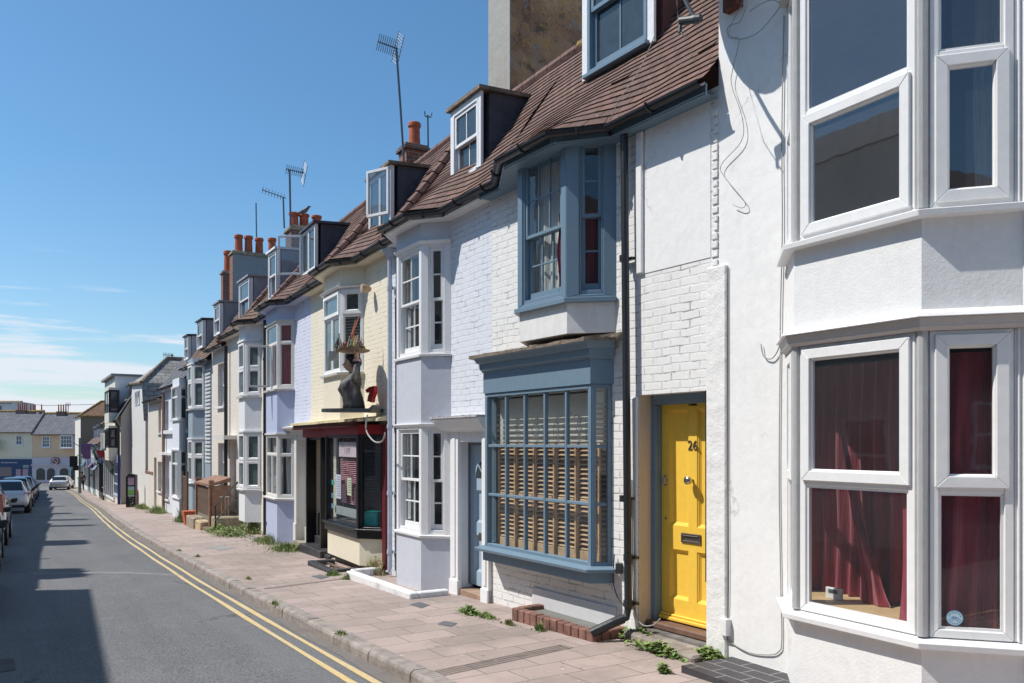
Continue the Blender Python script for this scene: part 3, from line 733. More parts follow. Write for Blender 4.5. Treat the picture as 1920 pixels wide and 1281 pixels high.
# round cycling sticker inside the near pane
fn = b.near; sx_, szz = fn.sz(1790, 1159, -.02); m = MB()
m.poly(*[fn.pt(sx_ + .047 * cos(2 * pi * k / 32), szz + .047 * sin(2 * pi * k / 32), -.020) for k in range(32)])
st = m.build('window_sticker', plain('pale_blue_sticker', (.45, .62, .70), .5), bw)
m = MB(); BL = plain('sticker_blue_ink', (.02, .16, .36), .5)
def ringp(m, f, cs, cz, r, w, d, n=24, a0=0, a1=2 * pi):
    for k in range(n):
        a, b_ = a0 + (a1 - a0) * k / n, a0 + (a1 - a0) * (k + 1) / n
        m.poly(f.pt(cs + r * cos(a), cz + r * sin(a), d), f.pt(cs + r * cos(b_), cz + r * sin(b_), d), f.pt(cs + (r + w) * cos(b_), cz + (r + w) * sin(b_), d), f.pt(cs + (r + w) * cos(a), cz + (r + w) * sin(a), d))
def linep(m, f, s0, z0, s1, z1, w, d):
    v = Vector((s1 - s0, z1 - z0)).normalized() * w / 2
    m.poly(f.pt(s0 - v.y, z0 + v.x, d), f.pt(s1 - v.y, z1 + v.x, d), f.pt(s1 + v.y, z1 - v.x, d), f.pt(s0 + v.y, z0 - v.x, d))
for q in (-1, 1): ringp(m, fn, sx_ + q * .014, szz - .006, .008, .0022, -.0190, 16)
for (a_, c_, e_, g_) in ((-.014, -.006, -.006, .008), (-.006, .008, .009, .007), (-.006, .008, .0, -.006), (.0, -.006, .009, .007), (.014, -.006, .008, .012)): linep(m, fn, sx_ + a_, szz + c_, sx_ + e_, szz + g_, .002, -.0188)
ringp(m, fn, sx_, szz, .044, .0025, -.0190, 32)
for k in range(16):
    if k in (0, 8): continue
    a_ = 2 * pi * k / 16; linep(m, fn, sx_ + .031 * cos(a_), szz + .031 * sin(a_), sx_ + .037 * cos(a_), szz + .037 * sin(a_), .006, -.0189)
m.build('sticker_print', BL, bw)
# cables down the wall
def P3(h, px, py, v): u, z = h.P(px, py, v); return (u, v, z)
def cable(h, pix, v, r, mat, name='cable', par=None):
    m = MB(); pts = [Vector(P3(h, *q, v)) for q in pix]; out = []
    for i in range(len(pts) - 1):
        p0 = pts[max(0, i - 1)]; p1 = pts[i]; p2 = pts[i + 1]; p3_ = pts[min(len(pts) - 1, i + 2)]
        for k in range(5):
            t = k / 5; out.append(.5 * ((2 * p1) + (p2 - p0) * t + (2 * p0 - 5 * p1 + 4 * p2 - p3_) * t * t + (3 * p1 - p0 - 3 * p2 + p3_) * t ** 3))
    out.append(pts[-1]); m.tube(out, r, 5); return m.build(name, mat, par or h.o, smooth=True)
cable(h, [(1392, 4), (1366, 60), (1370, 72), (1386, 75), (1374, 130), (1372, 160), (1392, 222), (1390, 265), (1352, 310), (1362, 336), (1396, 378), (1392, 390), (1374, 384)], .03, .0034, CABLE)
cable(h, [(1470, 30), (1466, 250), (1467, 420), (1464, 560), (1463, 620)], .015, .005, CABLE)
cable(h, [(1427, 645), (1432, 668), (1448, 672), (1461, 650), (1463, 620)], .02, .005, CABLE)
cable(h, [(1463, 655), (1461, 900), (1464, 1100), (1466, 1200), (1460, 1222), (1440, 1228), (1400, 1222), (1364, 1200)], .012, .005, CABLE)
cable(h, [(1365, 500), (1365, 800), (1366, 1100), (1363, 1200)], .012, .004, CABLE_D)
cable(h, [(1400, 10), (1388, 40), (1368, 48), (1364, 62), (1385, 74), (1420, 62), (1450, 30), (1462, 10), (1450, 0), (1430, 6), (1405, 22)], .05, .004, CABLE)
m = MB(); u_, z_ = h.P(1364, 1170, 0); m.box(u_ - .045, u_ + .03, -.01, .06, z_ - .09, z_ + .05); m.build('junction_box', UPVC, h.o, bevel=.004)
# satellite dish bolted high on the wall, its receiver arm reaching down into view
dsh = thing('satellite_dish', 'satellite dish on the white house with its grey receiver arm over the tiled roof', 'satellite dish', (*h.l2w(h.u(1400), 0), 4.2)); ZO[dsh.name] = 4.2; dsh.rotation_euler = h.o.rotation_euler
def DL(px, py, v): u, z = h.P(px, py, v); return Vector((u - h.u(1400), v, z))
br_ = MB(); a_ = DL(1380, 10, .02); br_.box(a_.x - .06, a_.x + .10, .0, .07, a_.z - .03, a_.z + .30); br_.tube([a_ + Vector((0, .05, .05)), a_ + Vector((0, .28, .12)), a_ + Vector((0, .30, .34))], .022, 8); br_.build('wall_bracket', RUST, dsh)
cp = a_ + Vector((0, .33, .44)); ax_ = Vector((.55, .62, .45)).normalized(); sd_ = ax_.cross(Vector((0, 0, 1))).normalized(); up_ = sd_.cross(ax_).normalized()
m = MB(); NR_, NA = 7, 32; rings = []
for i in range(NR_ + 1):
    r_ = .40 * i / NR_; rings.append(m.add([cp + sd_ * r_ * cos(2 * pi * k / NA) * .95 + up_ * r_ * sin(2 * pi * k / NA) * 1.05 + ax_ * (.32 * r_ * r_) for k in range(NA)]))
for q, w in zip(rings, rings[1:]):
    for k in range(NA): m.f.append((q + k, q + (k + 1) % NA, w + (k + 1) % NA, w + k))
dd = m.build('dish', plain('pale_grey_dish', (.5, .5, .5), .6), dsh, smooth=True); sm_ = dd.modifiers.new('solid', 'SOLIDIFY'); sm_.thickness = .008
lnb = DL(1304, 36, .62); base = cp - up_ * .38 + ax_ * .05
m = MB(); m.tube([base, (base + lnb) / 2 + Vector((0, 0, -.02)), lnb], .016, 8); m.build('receiver_arm', IRON, dsh)
m = MB(); e_ = DL(1276, 40, .66); m.tube([lnb + (lnb - e_) * .35, lnb, lnb + (e_ - lnb) * .3, e_], [.03, .036, .03, .034], 12); m.tube([lnb, lnb + Vector((0, 0, -.02))], .02); m.tube([e_, e_ + Vector((0, .01, -.09))], .016, 8); m.build('receiver_head', plain('grey_receiver_plastic', (.045, .05, .055), .5), dsh)
m = MB(); q0 = e_ + Vector((0, .01, -.08)); q1 = base
m.tube([q0, q0 + Vector((-.06, 0, -.07)), (q0 + q1) / 2 + Vector((0, 0, -.15)), q1 + Vector((.02, 0, -.03)), q1], .0035, 5); m.build('receiver_cable', CABLE, dsh, smooth=True)

# ================================================================== HOUSE B: number 26, white brick, blue shop window and yellow door
h = House('white_brick_cottage', 'white painted brick cottage with slate blue shop window, blue oriel window and yellow front door', 5.04, 8.63); H1 = h
fr = Face(h, (0, 0), (h.L, 0))
VD = -.24
dh0, dh1 = h.u(1326), h.u(1198); zdt = h.z(1198, 741); zdb = h.z(1241, 1157, VD)
p = .19; sb = Bay(h, 1149.5, 1108, 909, p)
zw0 = h.z(1100, 1062, p); zw1 = h.z(1100, 729, p)
po = .36; ob = Bay(h, 1156, 1061, 970.5, po)
zo0 = h.z(1060, 559, po); zo1 = h.z(1060, 262, po)
ztop = ZE - .02
m = MB(); sheet(m, fr, 0, h.L, h.zg - .7, ztop, holes=[(dh0, dh1, zdb - .1, zdt, .36), (sb.u0 + .05, min(sb.u3, h.L - .05), zw0, zw1, .12), (ob.u0 + .05, ob.u3 - .05, zo0, zo1, .12)])
m.build('wall', W_WHITE, h.o); shell(h, ztop, 4.5, W_SMOOTH)
# smooth rendered panel and narrow piers standing a little proud
m = MB(); z_ = h.z(1200, 515); fr.box(m, h.u(1208), h.u(1196), z_, ztop - .1, 0, .035); m.build('pier', W_SMOOTH, h.o, bevel=.01)
m = MB(); fr.box(m, h.u(1333), h.u(1210), h.z(1270, 498), ztop - .1, 0, .006); m.build('render_panel', W_SMOOTH, h.o)
ROUGH = painted('rough_white_masonry', (.80, .79, .77), lump=.02, fine=.003, grime=.15)
m = MB(); K = 26; z0_, z1_ = h.zg - .3, h.z(1345, 500)
fr.box(m, h.u(1366), h.u(1328), z0_, z1_, -.02, .035); o = m.build('pier', ROUGH, h.o, bevel=.012)
m = MB(); zz = h.z(1345, 500) + .01
while zz < ztop - .2:
    fr.box(m, h.u(1347) , h.u(1335) - R.uniform(0, .03), zz, zz + R.uniform(.05, .066), 0, .012 + R.uniform(0, .008)); zz += .075
m.build('toothed_brick_edge', ROUGH, h.o, bevel=.004)
m = MB(); fr.box(m, dh1 + .0, h.u(1186), h.zg - .3, zdt - .02, 0, .03); m.build('pier', ROUGH, h.o, bevel=.012)
m = MB(); fr.box(m, dh1 - .002, dh1 + .004, h.zg, zdt, VD, -.002); m.build('door_reveal', painted('buff_door_reveal', (.60, .50, .40), grime=.1), h.o)
# door, frame, threshold
df = Face(h, (dh0 - .25, VD), (dh1, VD)); s1 = df.s(1241); s0 = s1 - .80
zd1 = df.z(1241, 760)
dr = panel_door(h.o, df, s0, s1, zdb, zd1, YELLOW, 0, [(.10, .33), (.44, .975)])
m = MB(); df.box(m, s0 + .02, s1, zdb + .0, zdb + .035, 0, .05); df.box(m, s0 + .02, s1, zdb + .035, zdb + .06, 0, .03); m.build('weather_bar', YELLOW, dr, bevel=.008)
m = MB(); w = df.s(1222, .07) - s1
df.box(m, s1, s1 + .075, zdb - .05, zd1, -.04, .085); df.box(m, s0 - .06, s0, zdb - .05, zd1, -.04, .085); df.box(m, s0 - .06, s1 + .075, zd1, zd1 + .075, -.04, .087); df.box(m, s0 - .06, s1 + .02, zd1 + .012, zd1 + .1, -.04, .10)
m.build('door_frame', BLUE, h.o, bevel=.005)
m = MB(); k_, zk = df.sz(1291, 901, .06); m.lathe([(.012, 0), (.014, .03), (.034, .045), (.040, .065), (.036, .082), (.015, .09)], (0, 0, 0), 16)
def orient(m, f, s, z, d):                              # turn a lathe made along +z to stick out of face f
    m.v = [f.pt(s + v[0], z + v[1], d + v[2]) for v in m.v]; return m
orient(m, df, (s0 + s1) / 2 - .003, zk, 0).build('door_knob', CHROME, dr, smooth=True)
m = MB(); m.lathe([(.034, 0), (.034, .006), (.02, .008), (.018, .03), (.012, .03)], (0, 0, 0), 14); m.v = [(x * .8, y * 1.6, z) for x, y, z in m.v]
orient(m, df, s1 - .055, df.z(1250, 901), 0).build('lock', CHROME, dr)
m = MB(); m.lathe([(.011, 0), (.011, .004), (.006, .005)], (0, 0, 0), 10); orient(m, df, s1 - .055, df.z(1250, 972), 0).build('keyhole', BRONZE, dr)
m = MB(); a_, zb_ = df.sz(1278, 1010); c_, _ = df.sz(1315, 1010); z_ = df.z(1296, 1010)
ringbox(m, df, min(a_, c_), max(a_, c_), z_ - .045, z_ + .045, .022, 0, .012); df.box(m, min(a_, c_) + .02, max(a_, c_) - .02, z_ - .025, z_ + .03, 0, .005); df.box(m, min(a_, c_) + .03, max(a_, c_) - .03, z_ + .018, z_ + .026, 0, .018)
m.build('letter_plate', BRONZE, dr, bevel=.003)
def text3(txt, size, f, s, z, d, mat, name, par=None, ext=.004, ry=0):
    cu = bpy.data.curves.new(name, 'FONT'); cu.body = txt; cu.size = size; cu.extrude = ext; cu.align_x = 'CENTER'; cu.align_y = 'CENTER'
    tmp = bpy.data.objects.new(name, cu); COL.objects.link(tmp); dg = bpy.context.evaluated_depsgraph_get(); me = bpy.data.meshes.new_from_object(tmp.evaluated_get(dg))
    bpy.data.objects.remove(tmp); zo = ZO.get(par.name, 0) if par else 0
    for v in me.vertices:                               # seen from the street, the near end of a face is to the right
        x, y, e = v.co; xr = x * cos(ry) - y * sin(ry); yr = x * sin(ry) + y * cos(ry)
        q = f.pt(s - xr, z + yr, d + e); v.co = (q[0], q[1], q[2] - zo)
    me.materials.clear(); me.materials.append(mat); o = bpy.data.objects.new(name, me); COL.objects.link(o)
    if par: o.parent = par; ZO[o.name] = zo
    return o
sN, zN = df.sz(1295, 836); text3('26', .125, df, (s0 + s1) / 2 - .003, zN, .004, BRONZE, 'house_number', dr)
m = MB(); df.box(m, s0, s1 + .05, zdb - .075, zdb - .012, -.05, .17); m.build('threshold', plain('worn_brown_timber', (.16, .09, .06), .7, 0, .004, 30, .3), h.o, bevel=.012)
m = MB(); fr.box(m, dh0 - .1, dh1, zdb - .3, zdb - .078, VD - .05, -.0); m.build('step', STONE_D, h.o)
m = MB(); ua, ub = h.u(1337) - .02, h.u(1168, .1); zt_ = G(5.9) + .085
m.hexa([(ua, -.02, zt_ - .3), (ub, -.02, zt_ - .3), (ub, .10, zt_ - .3), (ua, .27, zt_ - .3)], [(ua, -.02, zt_), (ub, -.02, zt_ + .01), (ub, .10, zt_), (ua, .27, zt_ - .01)])
m.build('doorstep', plain('patchy_stone_step', (.25, .215, .185), .85, 0, .008, 9, .45), h.o, bevel=.02)
# shop window
SHOP = sb.band('shop_window', zw0 - .16, zw0 - .045, BLUE, h.o, .02, bevel=.01)
sb.mould('sill', [(-.05, zw0 - .045), (.10, zw0 - .045), (.11, zw0 - .01), (.02, zw0 + .008), (-.05, zw0 + .008)], BLUE, SHOP, bevel=.004)
zf0 = h.z(1106, 720, p); zf1 = h.z(1105.4, 669, p + .02); zc1 = h.z(1099, 638, p + .1)
sb.band('fascia', zf0, zf1, BLUE, SHOP, .015)
sb.mould('cornice', [(-.05, zf1 - .02), (.03, zf1 - .02), (.035, zf1), (.055, zf1 + .01), (.06, zf1 + .08), (.085, zf1 + .085), (.11, zf1 + .13), (.15, zf1 + .17), (.16, zc1 - .01), (-.05, zc1 - .01)], BLUE, SHOP, bevel=.003)
MOSSY = plain('mossy_lead_flashing', (.20, .16, .12), .9, 0, .02, 20, .5)
m = MB(); Pth = [(x + nx * .165, y + ny * .165) for x, y, nx, ny in ring_path(sb.pts)]
for (q, w) in zip(Pth[:-1], Pth[1:]):
    n_ = 14
    for i in range(n_):
        a = Vector(q).lerp(Vector(w), i / n_); c = Vector(q).lerp(Vector(w), (i + 1) / n_); j1, j2 = R.uniform(0, .022), R.uniform(0, .022)
        m.hexa([(a.x, a.y, zc1 - .012), (c.x, c.y, zc1 - .012), (c.x, 0, zc1 + .03), (a.x, 0, zc1 + .03)], [(a.x, a.y, zc1 + .01 + j1), (c.x, c.y, zc1 + .01 + j2), (c.x, 0, zc1 + .085), (a.x, 0, zc1 + .085)])
m.build('lead_flashing', MOSSY, SHOP)
def shop_face(f, cols, rows, s0, s1, post=.05):
    m = MB(); ringbox(m, f, s0, s1, zw0, zf0, post, -.07, 0, wb=.045, wt_=max(.03, zf0 - zw1))
    bars(m, f, s0 + post, s1 - post, zw0 + .045, zw1, cols, rows, .032, -.06, -.012)
    m.build('window_frame', BLUE, SHOP, bevel=.004)
    pane_part(SHOP, f, s0 + post, s1 - post, zw0 + .045, zw1, -.035, GLASS)
shop_face(sb.front, 5, 3, 0, sb.front.L); shop_face(sb.near, 1, 3, .02, sb.near.L - .01, .035); shop_face(sb.far, 1, 3, .01, sb.far.L - .02, .035)
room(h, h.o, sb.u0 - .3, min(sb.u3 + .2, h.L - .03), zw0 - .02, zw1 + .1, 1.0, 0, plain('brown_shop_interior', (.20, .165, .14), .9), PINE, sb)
f = sb.front; WIDE = f.L
zr1 = zw0 + .045 + (zw1 - zw0 - .045) / 3; zr2 = zw0 + .045 + 2 * (zw1 - zw0 - .045) / 3
sh = MB(); SHD = -.13
for i in range(5):
    a_ = .05 + (WIDE - .1) * i / 5 - .03; c_ = a_ + (WIDE - .1) / 5
    ringbox(sh, f, a_ + .01, c_ - .005, zw0 + .02, zr2 + .02, .026, SHD - .03, SHD, wb=.10)
    f.box(sh, a_ + .05, c_ - .045, zr1 - .01, zr1 + .03, SHD - .03, SHD - .001)
shf = sh.build('shutter_frame', WOOD, h.o, bevel=.003)
for i in range(5):
    a_ = .05 + (WIDE - .1) * i / 5 - .03; c_ = a_ + (WIDE - .1) / 5
    slats(h.o, f, a_ + .036, c_ - .031, zw0 + .13, zr1 - .02, SHD - .004, WOOD, .048, .05, .024)
    slats(h.o, f, a_ + .036, c_ - .031, zr1 + .04, zr2 - .02, SHD - .004, WOOD, .048, .05, .024)
VEN = plain('pale_blind_slats', (.62, .58, .50), .6)
m = MB(); f.box(m, .05, WIDE - .02, zr2 + .03, zw1 - .02, SHD - .08, SHD - .075); m.build('net_screen', plain('grey_net_screen', (.58, .56, .52), .9), h.o)
slats(h.o, f, .10, WIDE - .05, zr2 + .05, zw1 - .12, SHD - .01, VEN, .062, .018, .003, 'venetian_blind')
slats(h.o, sb.near, .03, sb.near.L - .03, zw0 + .1, zw1 - .1, -.12, WOOD, .05, .04, .02)
m = MB(); f.box(m, .02, WIDE - .02, zr2 - .0, zr2 + .03, SHD - .05, SHD + .0); m.build('shutter_rail', WOOD, h.o)
# finger-drawn marks on the panes
m = MB(); INK = plain('dark_glass_scrawl', (.06, .06, .07), .9)
def arc(f, cs, cz, r, a0, a1, w=.012, ry=1.0, n=18):
    for k in range(n):
        a, b_ = a0 + (a1 - a0) * k / n, a0 + (a1 - a0) * (k + 1) / n; linep(m, f, cs + r * cos(a), cz + r * ry * sin(a), cs + r * cos(b_), cz + r * ry * sin(b_), w, -.0335)
pw = (WIDE - .1) / 5; cx = [.05 + pw * (i + .5) for i in range(5)]; zc_ = (zr2 + zw1) / 2 - .06
arc(f, cx[2], zc_ - .05, .068, 0, 2 * pi, ry=.9); 
for q in (-.04, 0, .04): linep(m, f, cx[2] + q, zc_ + .03, cx[2] + q * 1.3, zc_ + .075, .011, -.0335)
linep(m, f, cx[3], zc_ + .1, cx[3], zc_ - .08, .012, -.0335); linep(m, f, cx[3] - .05, zc_ - .0, cx[3] + .05, zc_ - .005, .012, -.0335)
arc(f, cx[1], zc_ - .03, .045, 0, pi, ry=1.3); linep(m, f, cx[1] + .045, zc_ - .03, cx[1] + .045, zc_ - .11, .011, -.0335); linep(m, f, cx[1] - .045, zc_ - .03, cx[1] - .04, zc_ - .1, .011, -.0335)
arc(f, cx[0] + .03, zc_ + .02, .055, .2, 1.3 * pi, ry=1.3); linep(m, f, cx[0] + .05, zc_ - .03, cx[0] - .01, zc_ - .12, .011, -.0335); linep(m, f, cx[0] - .06, zc_ - .03, cx[0] - .01, zc_ - .12, .011, -.0335); arc(f, cx[0] - .02, zc_ + .01, .04, -.3, .9 * pi)
arc(f, cx[4], zc_ - .02, .04, .5, 1.6 * pi); linep(m, f, cx[4] - .03, zc_ + .06, cx[4] + .02, zc_ - .04, .011, -.0335)
zl_ = zr1 - .09
arc(f, cx[2] + .02, zl_, .045, 0, 2 * pi); arc(f, cx[2] + .02, zl_, .012, 0, 2 * pi); arc(f, cx[0] + .02, zl_ - .02, .06, .6 * pi, 1.7 * pi); arc(f, cx[0] - .01, zl_ - .03, .03, 0, 2 * pi)
m.build('pane_scrawl', INK, SHOP)
# wall panel, light well with brick kerb
m = MB(); a_, c_ = h.u(1157), h.u(1001); fr.box(m, a_, c_, h.z(1150, 1178), h.z(1150, 1137), 0, .028); m.build('cellar_panel', painted('grey_white_board', (.62, .62, .63), grime=.1), h.o, bevel=.006)
m = MB(); fr.box(m, a_ + .02, c_ - .05, h.z(1150, 1195) - .05, h.z(1150, 1178), 0, .004); m.build('cellar_gap_plate', plain('painted_gap_shade', (.01, .015, .025), .5), h.o)  # flat dark plate on the wall; the gap's shade is its colour
g1 = gpix(1087, 1209); g2 = gpix(926, 1166)
k0, kv = h.w2l(g1.x, g1.y); k1, _ = h.w2l(g2.x, g2.y); kz = G(7) + .12; kv = .42
lw = thing('lightwell_kerb', 'low red brick kerb round a slab below the blue shop window', 'kerb', (*h.l2w(k0, 0), G(7)), h.o.rotation_euler.z); ZO[lw.name] = G(7)
m = MB(); x = 0; Lk = k1 - k0
BR1 = plain('orange_red_coping_brick', (.21, .105, .08), .85, 0, .01, 30, .45)
while x < Lk - .05:
    w_ = .115; z_ = kz + R.uniform(-.004, .004) - .001 * x; m.box(x, min(Lk, x + w_ - .008), kv - .105, kv + R.uniform(-.004, .004), kz - .2, z_); x += w_
for xx in (0, Lk - .1):
    y = 0
    while y < kv - .11: m.box(xx, xx + .1, y, min(kv - .113, y + .2), kz - .2, kz - .004); y += .21
m.build('coping', BR1, lw, bevel=.008)
m = MB(); m.box(.1, Lk - .1, 0, kv - .1, kz - .3, kz - .05); m.build('slab', plain('grey_green_slab', (.17, .17, .155), .8, 0, .003), lw)
# oriel window upstairs
ZB = h.z(1065, 625, po - .02)
ORI = ob.band('oriel_window', ZB, zo0 - .05, painted('white_oriel_boarding', (.78, .77, .75), grime=.35, stain=(.35, .25, .15)), h.o, -.02, bevel=.004)
ob.mould('sill', rect_prof(-.08, .035, zo0 - .05, zo0), BLUE, ORI, bevel=.004)
ob.band('oriel_head', zo1, ZE - .02, BLUE, ORI, .0)
for f, cs in ((ob.front, 3), (ob.near, 1), (ob.far, 1)):
    m = MB(); q = .085 if f is ob.front else .13
    ringbox(m, f, 0, f.L, zo0, zo1, q, -.11, 0, wb=.03, wt_=.03); m.build('window_surround', BLUE, ORI, bevel=.005)
    zm_ = f.z(1055, 420) if f is ob.front else ob.near.z(1110, 402)
    sash_window(ORI, f, q, f.L - q, zo0 + .03, zo1 - .03, zm_, cs, 2, BLUE, GLASS, fw=.02, rf=.035, bar=.018, d=-.02, sill=False, deep=.1)
room(h, h.o, ob.u0 - .3, ob.u3 + .3, zo0 - .02, zo1 + .02, 1.3, 0, DARK2, PINE, ob)
curtain(h.o, ob.front, .02, ob.front.L - .02, zo0 + .03, zo1 - .05, -.17, WHITECLOTH, .015)
curtain(h.o, ob.near, .05, ob.near.L + .1, zo0 + .03, zo0 + .9, -.2, STRIPECLOTH, .02)
# roof, gutter, pipe
LI = LICHEN
ro = roof(h, [(ob.u0 - .12, ob.uc - .02, ob.ud + .02, ob.u3 + .32, po)], u0=.0, u1=h.L + .03)
gutter(h, h.o, IRON, BLUE); soffit(h, ob, ZE, BLUE, h.o)
m = MB(); m.tube([(2.0, VR, ZR), (h.L - .1, VR, ZR)], .092, 8); m.build('lichen_crust', LICHEN, ro)
up, zp_ = h.P(1172, 240, .09)
pb = Vector((h.u(1178, .10), .10, h.z(1178, 1163, .10)))
pipe(h.o, [(up, .10, ZE - .06), (up, .10, ZE - .2), (pb.x, pb.y, pb.z + .12), (pb.x - .005, pb.y + .03, pb.z + .03), (pb.x + .03, pb.y + .10, pb.z - .0)], .037, IRON, collars=[(up, .10, 1.75), (up - .0, .10, h.z(1175, 935, .1)), (pb.x, .10, h.z(1175, 1045, .1)), (pb.x, .10, pb.z + .16)])
e1 = gpix(1105, 1207); eu, ev = h.w2l(e1.x, e1.y)
pipe(h.o, [(pb.x + .01, pb.y + .05, pb.z + .02), (pb.x + .06, pb.y + .14, pb.z - .02), (h.u(1108, .42), .42, G(6) + .075)], [.045, .045, .045], IRON, 'pipe_shoe')
cable(h, [(1152, 1040), (1150, 1090), (1158, 1120), (1172, 1136)], .03, .006, CABLE_D); cable(h, [(1185, 900), (1187, 1100), (1192, 1150), (1205, 1172), (1225, 1172), (1238, 1160)], .04, .006, CABLE)
m = MB(); u_, z_ = h.P(1160, 1066, .03); m.box(u_ - .03, u_ + .03, 0, .05, z_ - .05, z_ + .05); m.build('junction_box', IRON, h.o, bevel=.004)
# big blue dormer
def win_d1(d, f, W, z0, z1):
    m = MB(); f.box(m, 0, .10, z0 - .02, z1, -.02, .015); f.box(m, W - .10, W, z0 - .02, z1, -.02, .015); f.box(m, .1, W - .1, z1 - .1, z1, -.02, .013); m.build('white_jamb_board', WTIM, d, bevel=.004)
    sash_window(d, f, .10, W - .10, z0 + .02, z1 - .1, z0 + .46 * (z1 - z0), 2, 1, BLUE, GLASS_O, fw=.05, rf=.05, bar=.024, d=.02, deep=.08)
d1 = dormer(h, 1093, 1228, 152, -110, -.60, WTIM, plain('brown_tile_hung_cheek', (.12, .05, .045), .8, 0, .01, 20), LEAD, win_d1, par=ro)
cable(h, [(1400 - 170, 60), (1200, 130), (1160, 190), (1145, 225)], .25, .004, CABLE)

# ================================================================== HOUSE C: lilac-grey house
h = House('lilac_house', 'pale lilac grey house with white sash bay windows on both floors', 8.63, 11.85); H2 = h
fr = Face(h, (0, 0), (h.L, 0))
b = Bay(h, 846, 789.5, 743.5, .302); p = .302
za0, za1 = h.z(789, 1002, p), h.z(789, 801, p); zb0, zb1 = h.z(789, 663, p), h.z(789, 459, p)
dz1 = h.z(862, 829, -.05); d0, d1_ = h.u(907), h.u(861)
m = MB(); sheet(m, fr, 0, h.L, h.zg - .7, ztop, holes=[(b.u0 + .04, b.u3 - .04, za0, za1, .1), (b.u0 + .04, b.u3 - .04, zb0, zb1, .1), (d0, d1_, h.zg - .1, dz1, .20)])
m.build('wall', LILACGREY, h.o); shell(h, ztop, 4.5)
BW = b.band('bay_window', h.zg - .4, za0 - .04, LILACGREY_S, h.o, bevel=.006)
b.band('bay_apron', za1 + .02, zb0 - .05, LILACGREY_S, BW, bevel=.006); b.band('bay_head', zb1 + .03, ZE - .02, LILACGREY_S, BW)
for (q0, q1) in ((za0, za1), (zb0, zb1)):
    b.mould('sill', [(-.08, q0 - .045), (.03, q0 - .045), (.035, q0 - .01), (-.08, q0 + .01)], WTIM, BW, bevel=.004)
    b.mould('head_moulding', [(-.08, q1), (.01, q1), (.035, q1 + .035), (.035, q1 + .05), (-.08, q1 + .06)], WTIM, BW, bevel=.003)
    for f in (b.front, b.near, b.far):
        m = MB(); q = .07 if f is b.front else .10
        ringbox(m, f, 0, f.L, q0, q1, q, -.12, -.0, wb=.01, wt_=.03); m.build('window_surround', WTIM, BW, bevel=.005)
        sash_window(BW, f, q, f.L - q, q0 + .01, q1 - .03, (q0 + q1) / 2 + .0, 2 if f is b.front else 1, 2, WTIM, GLASS, fw=.02, rf=.035, bar=.02, d=-.02, sill=False, deep=.1)
    room(h, h.o, b.u0 - .2, b.u3 + .2, q0 - .02, q1, 1.0, 0, DARK, None, b)
    curtain(h.o, b.front, .1, .36, q0 + .05, q1 - .08, -.2, WHITECLOTH, .02)
    curtain(h.o, b.near, .02, .2, q0 + .05, q1 - .08, -.25, WHITECLOTH, .02)
# door surround with little canopy
zc0 = h.z(903, 806, .1); zc = h.z(903, 781, .22)
m = MB(); m.sweep(ring_path([(0.001, .03), (b.uc - .03, .03)]), [(-.03, zc0 - .02), (.04, zc0 - .02), (.05, zc0), (.10, zc0 + .03), (.12, zc0 + .06), (.17, zc - .015), (.17, zc), (-.03, zc + .03)]); m.build('door_canopy', WTIM, h.o, bevel=.003)
m = MB(); K = 30
for i in range(K):
    a = (b.uc - .04) * i / K; m.box(a, a + (b.uc - .04) / K * .98, .0, .215 + R.uniform(0, .01), zc + .002, zc + .022 + R.uniform(0, .012))
m.build('canopy_flashing', plain('grey_white_lead', (.45, .44, .45), .8, 0, .01), h.o)
m = MB()
for (pa, pb_) in ((861, 846.5), (919, 905.5)):
    a, c = h.u(pa, .03), h.u(pb_, .03); fr.box(m, max(.0, a), c, h.zg - .05, zc0 - .02, 0, .05); fr.box(m, max(0, a - .01), c + .01, h.zg - .05, h.zg + .16, 0, .065)
    w3 = (c - max(0, a)); fr.box(m, max(0, a) + w3 * .3, max(0, a) + w3 * .7, h.zg + .2, zc0 - .1, .05, .062)
fr.box(m, max(0, h.u(905, .03)), h.u(861, .03), dz1 - .0, zc0 - .02, -.03, .03)
m.build('door_pilaster', WTIM, h.o, bevel=.004)
m = MB(); m.box(d1_ - .003, d1_ + .003, -.19, -.01, h.zg, dz1); m.box(d0, d1_, -.19, -.01, dz1 - .004, dz1 + .002); m.build('door_reveal', WTIM, h.o)
df = Face(h, (d0 - .1, -.16), (d1_, -.16)); s1 = df.s(882); s0 = s1 - .80; zt_ = dz1 - .04; zb_ = G(9.3) + .12
dr = panel_door(h.o, df, s0, s1, zb_, zt_, BLUE_L, 0, [(.10, .36), (.45, .68), (.71, .79)][:2], name='door')
m = MB(); cxx, czz = (s0 + s1) / 2, zt_ - .42
m.poly(*[df.pt(cxx + .24 * cos(pi * k / 16), czz + .24 * sin(pi * k / 16), .004) for k in range(17)]); m.build('fanlight', GLASS_O, dr)
m = MB()
for k in (4, 8, 12): linep(m, df, cxx, czz, cxx + .25 * cos(pi * k / 16), czz + .25 * sin(pi * k / 16), .022, .010)
ringp(m, df, cxx, czz, .235, .03, .010, 20, 0, pi); m.build('fanlight_bars', BLUE_L, dr)
m = MB(); u_, z_ = df.sz(901.5, 1007); df.box(m, u_ - .035, u_ + .035, z_ - .05, z_ + .05, 0, .012); m.build('letter_plate', BRONZE, dr)
m = MB(); df.box(m, s1, s1 + .05, zb_, zt_ + .04, -.02, .03); df.box(m, s0, s1, zt_, zt_ + .04, -.02, .03); m.build('door_frame', painted('dark_grey_blue_paint', (.14, .17, .22)), h.o)
m = MB(); m.box(d0 - .05, d1_ + .0, -.19, .03, G(9.3) - .1, G(9.3) + .075); m.build('doorstep', plain('brown_doormat_step', (.30, .20, .14), .9, 0, .006, 30, .3), h.o, bevel=.008)
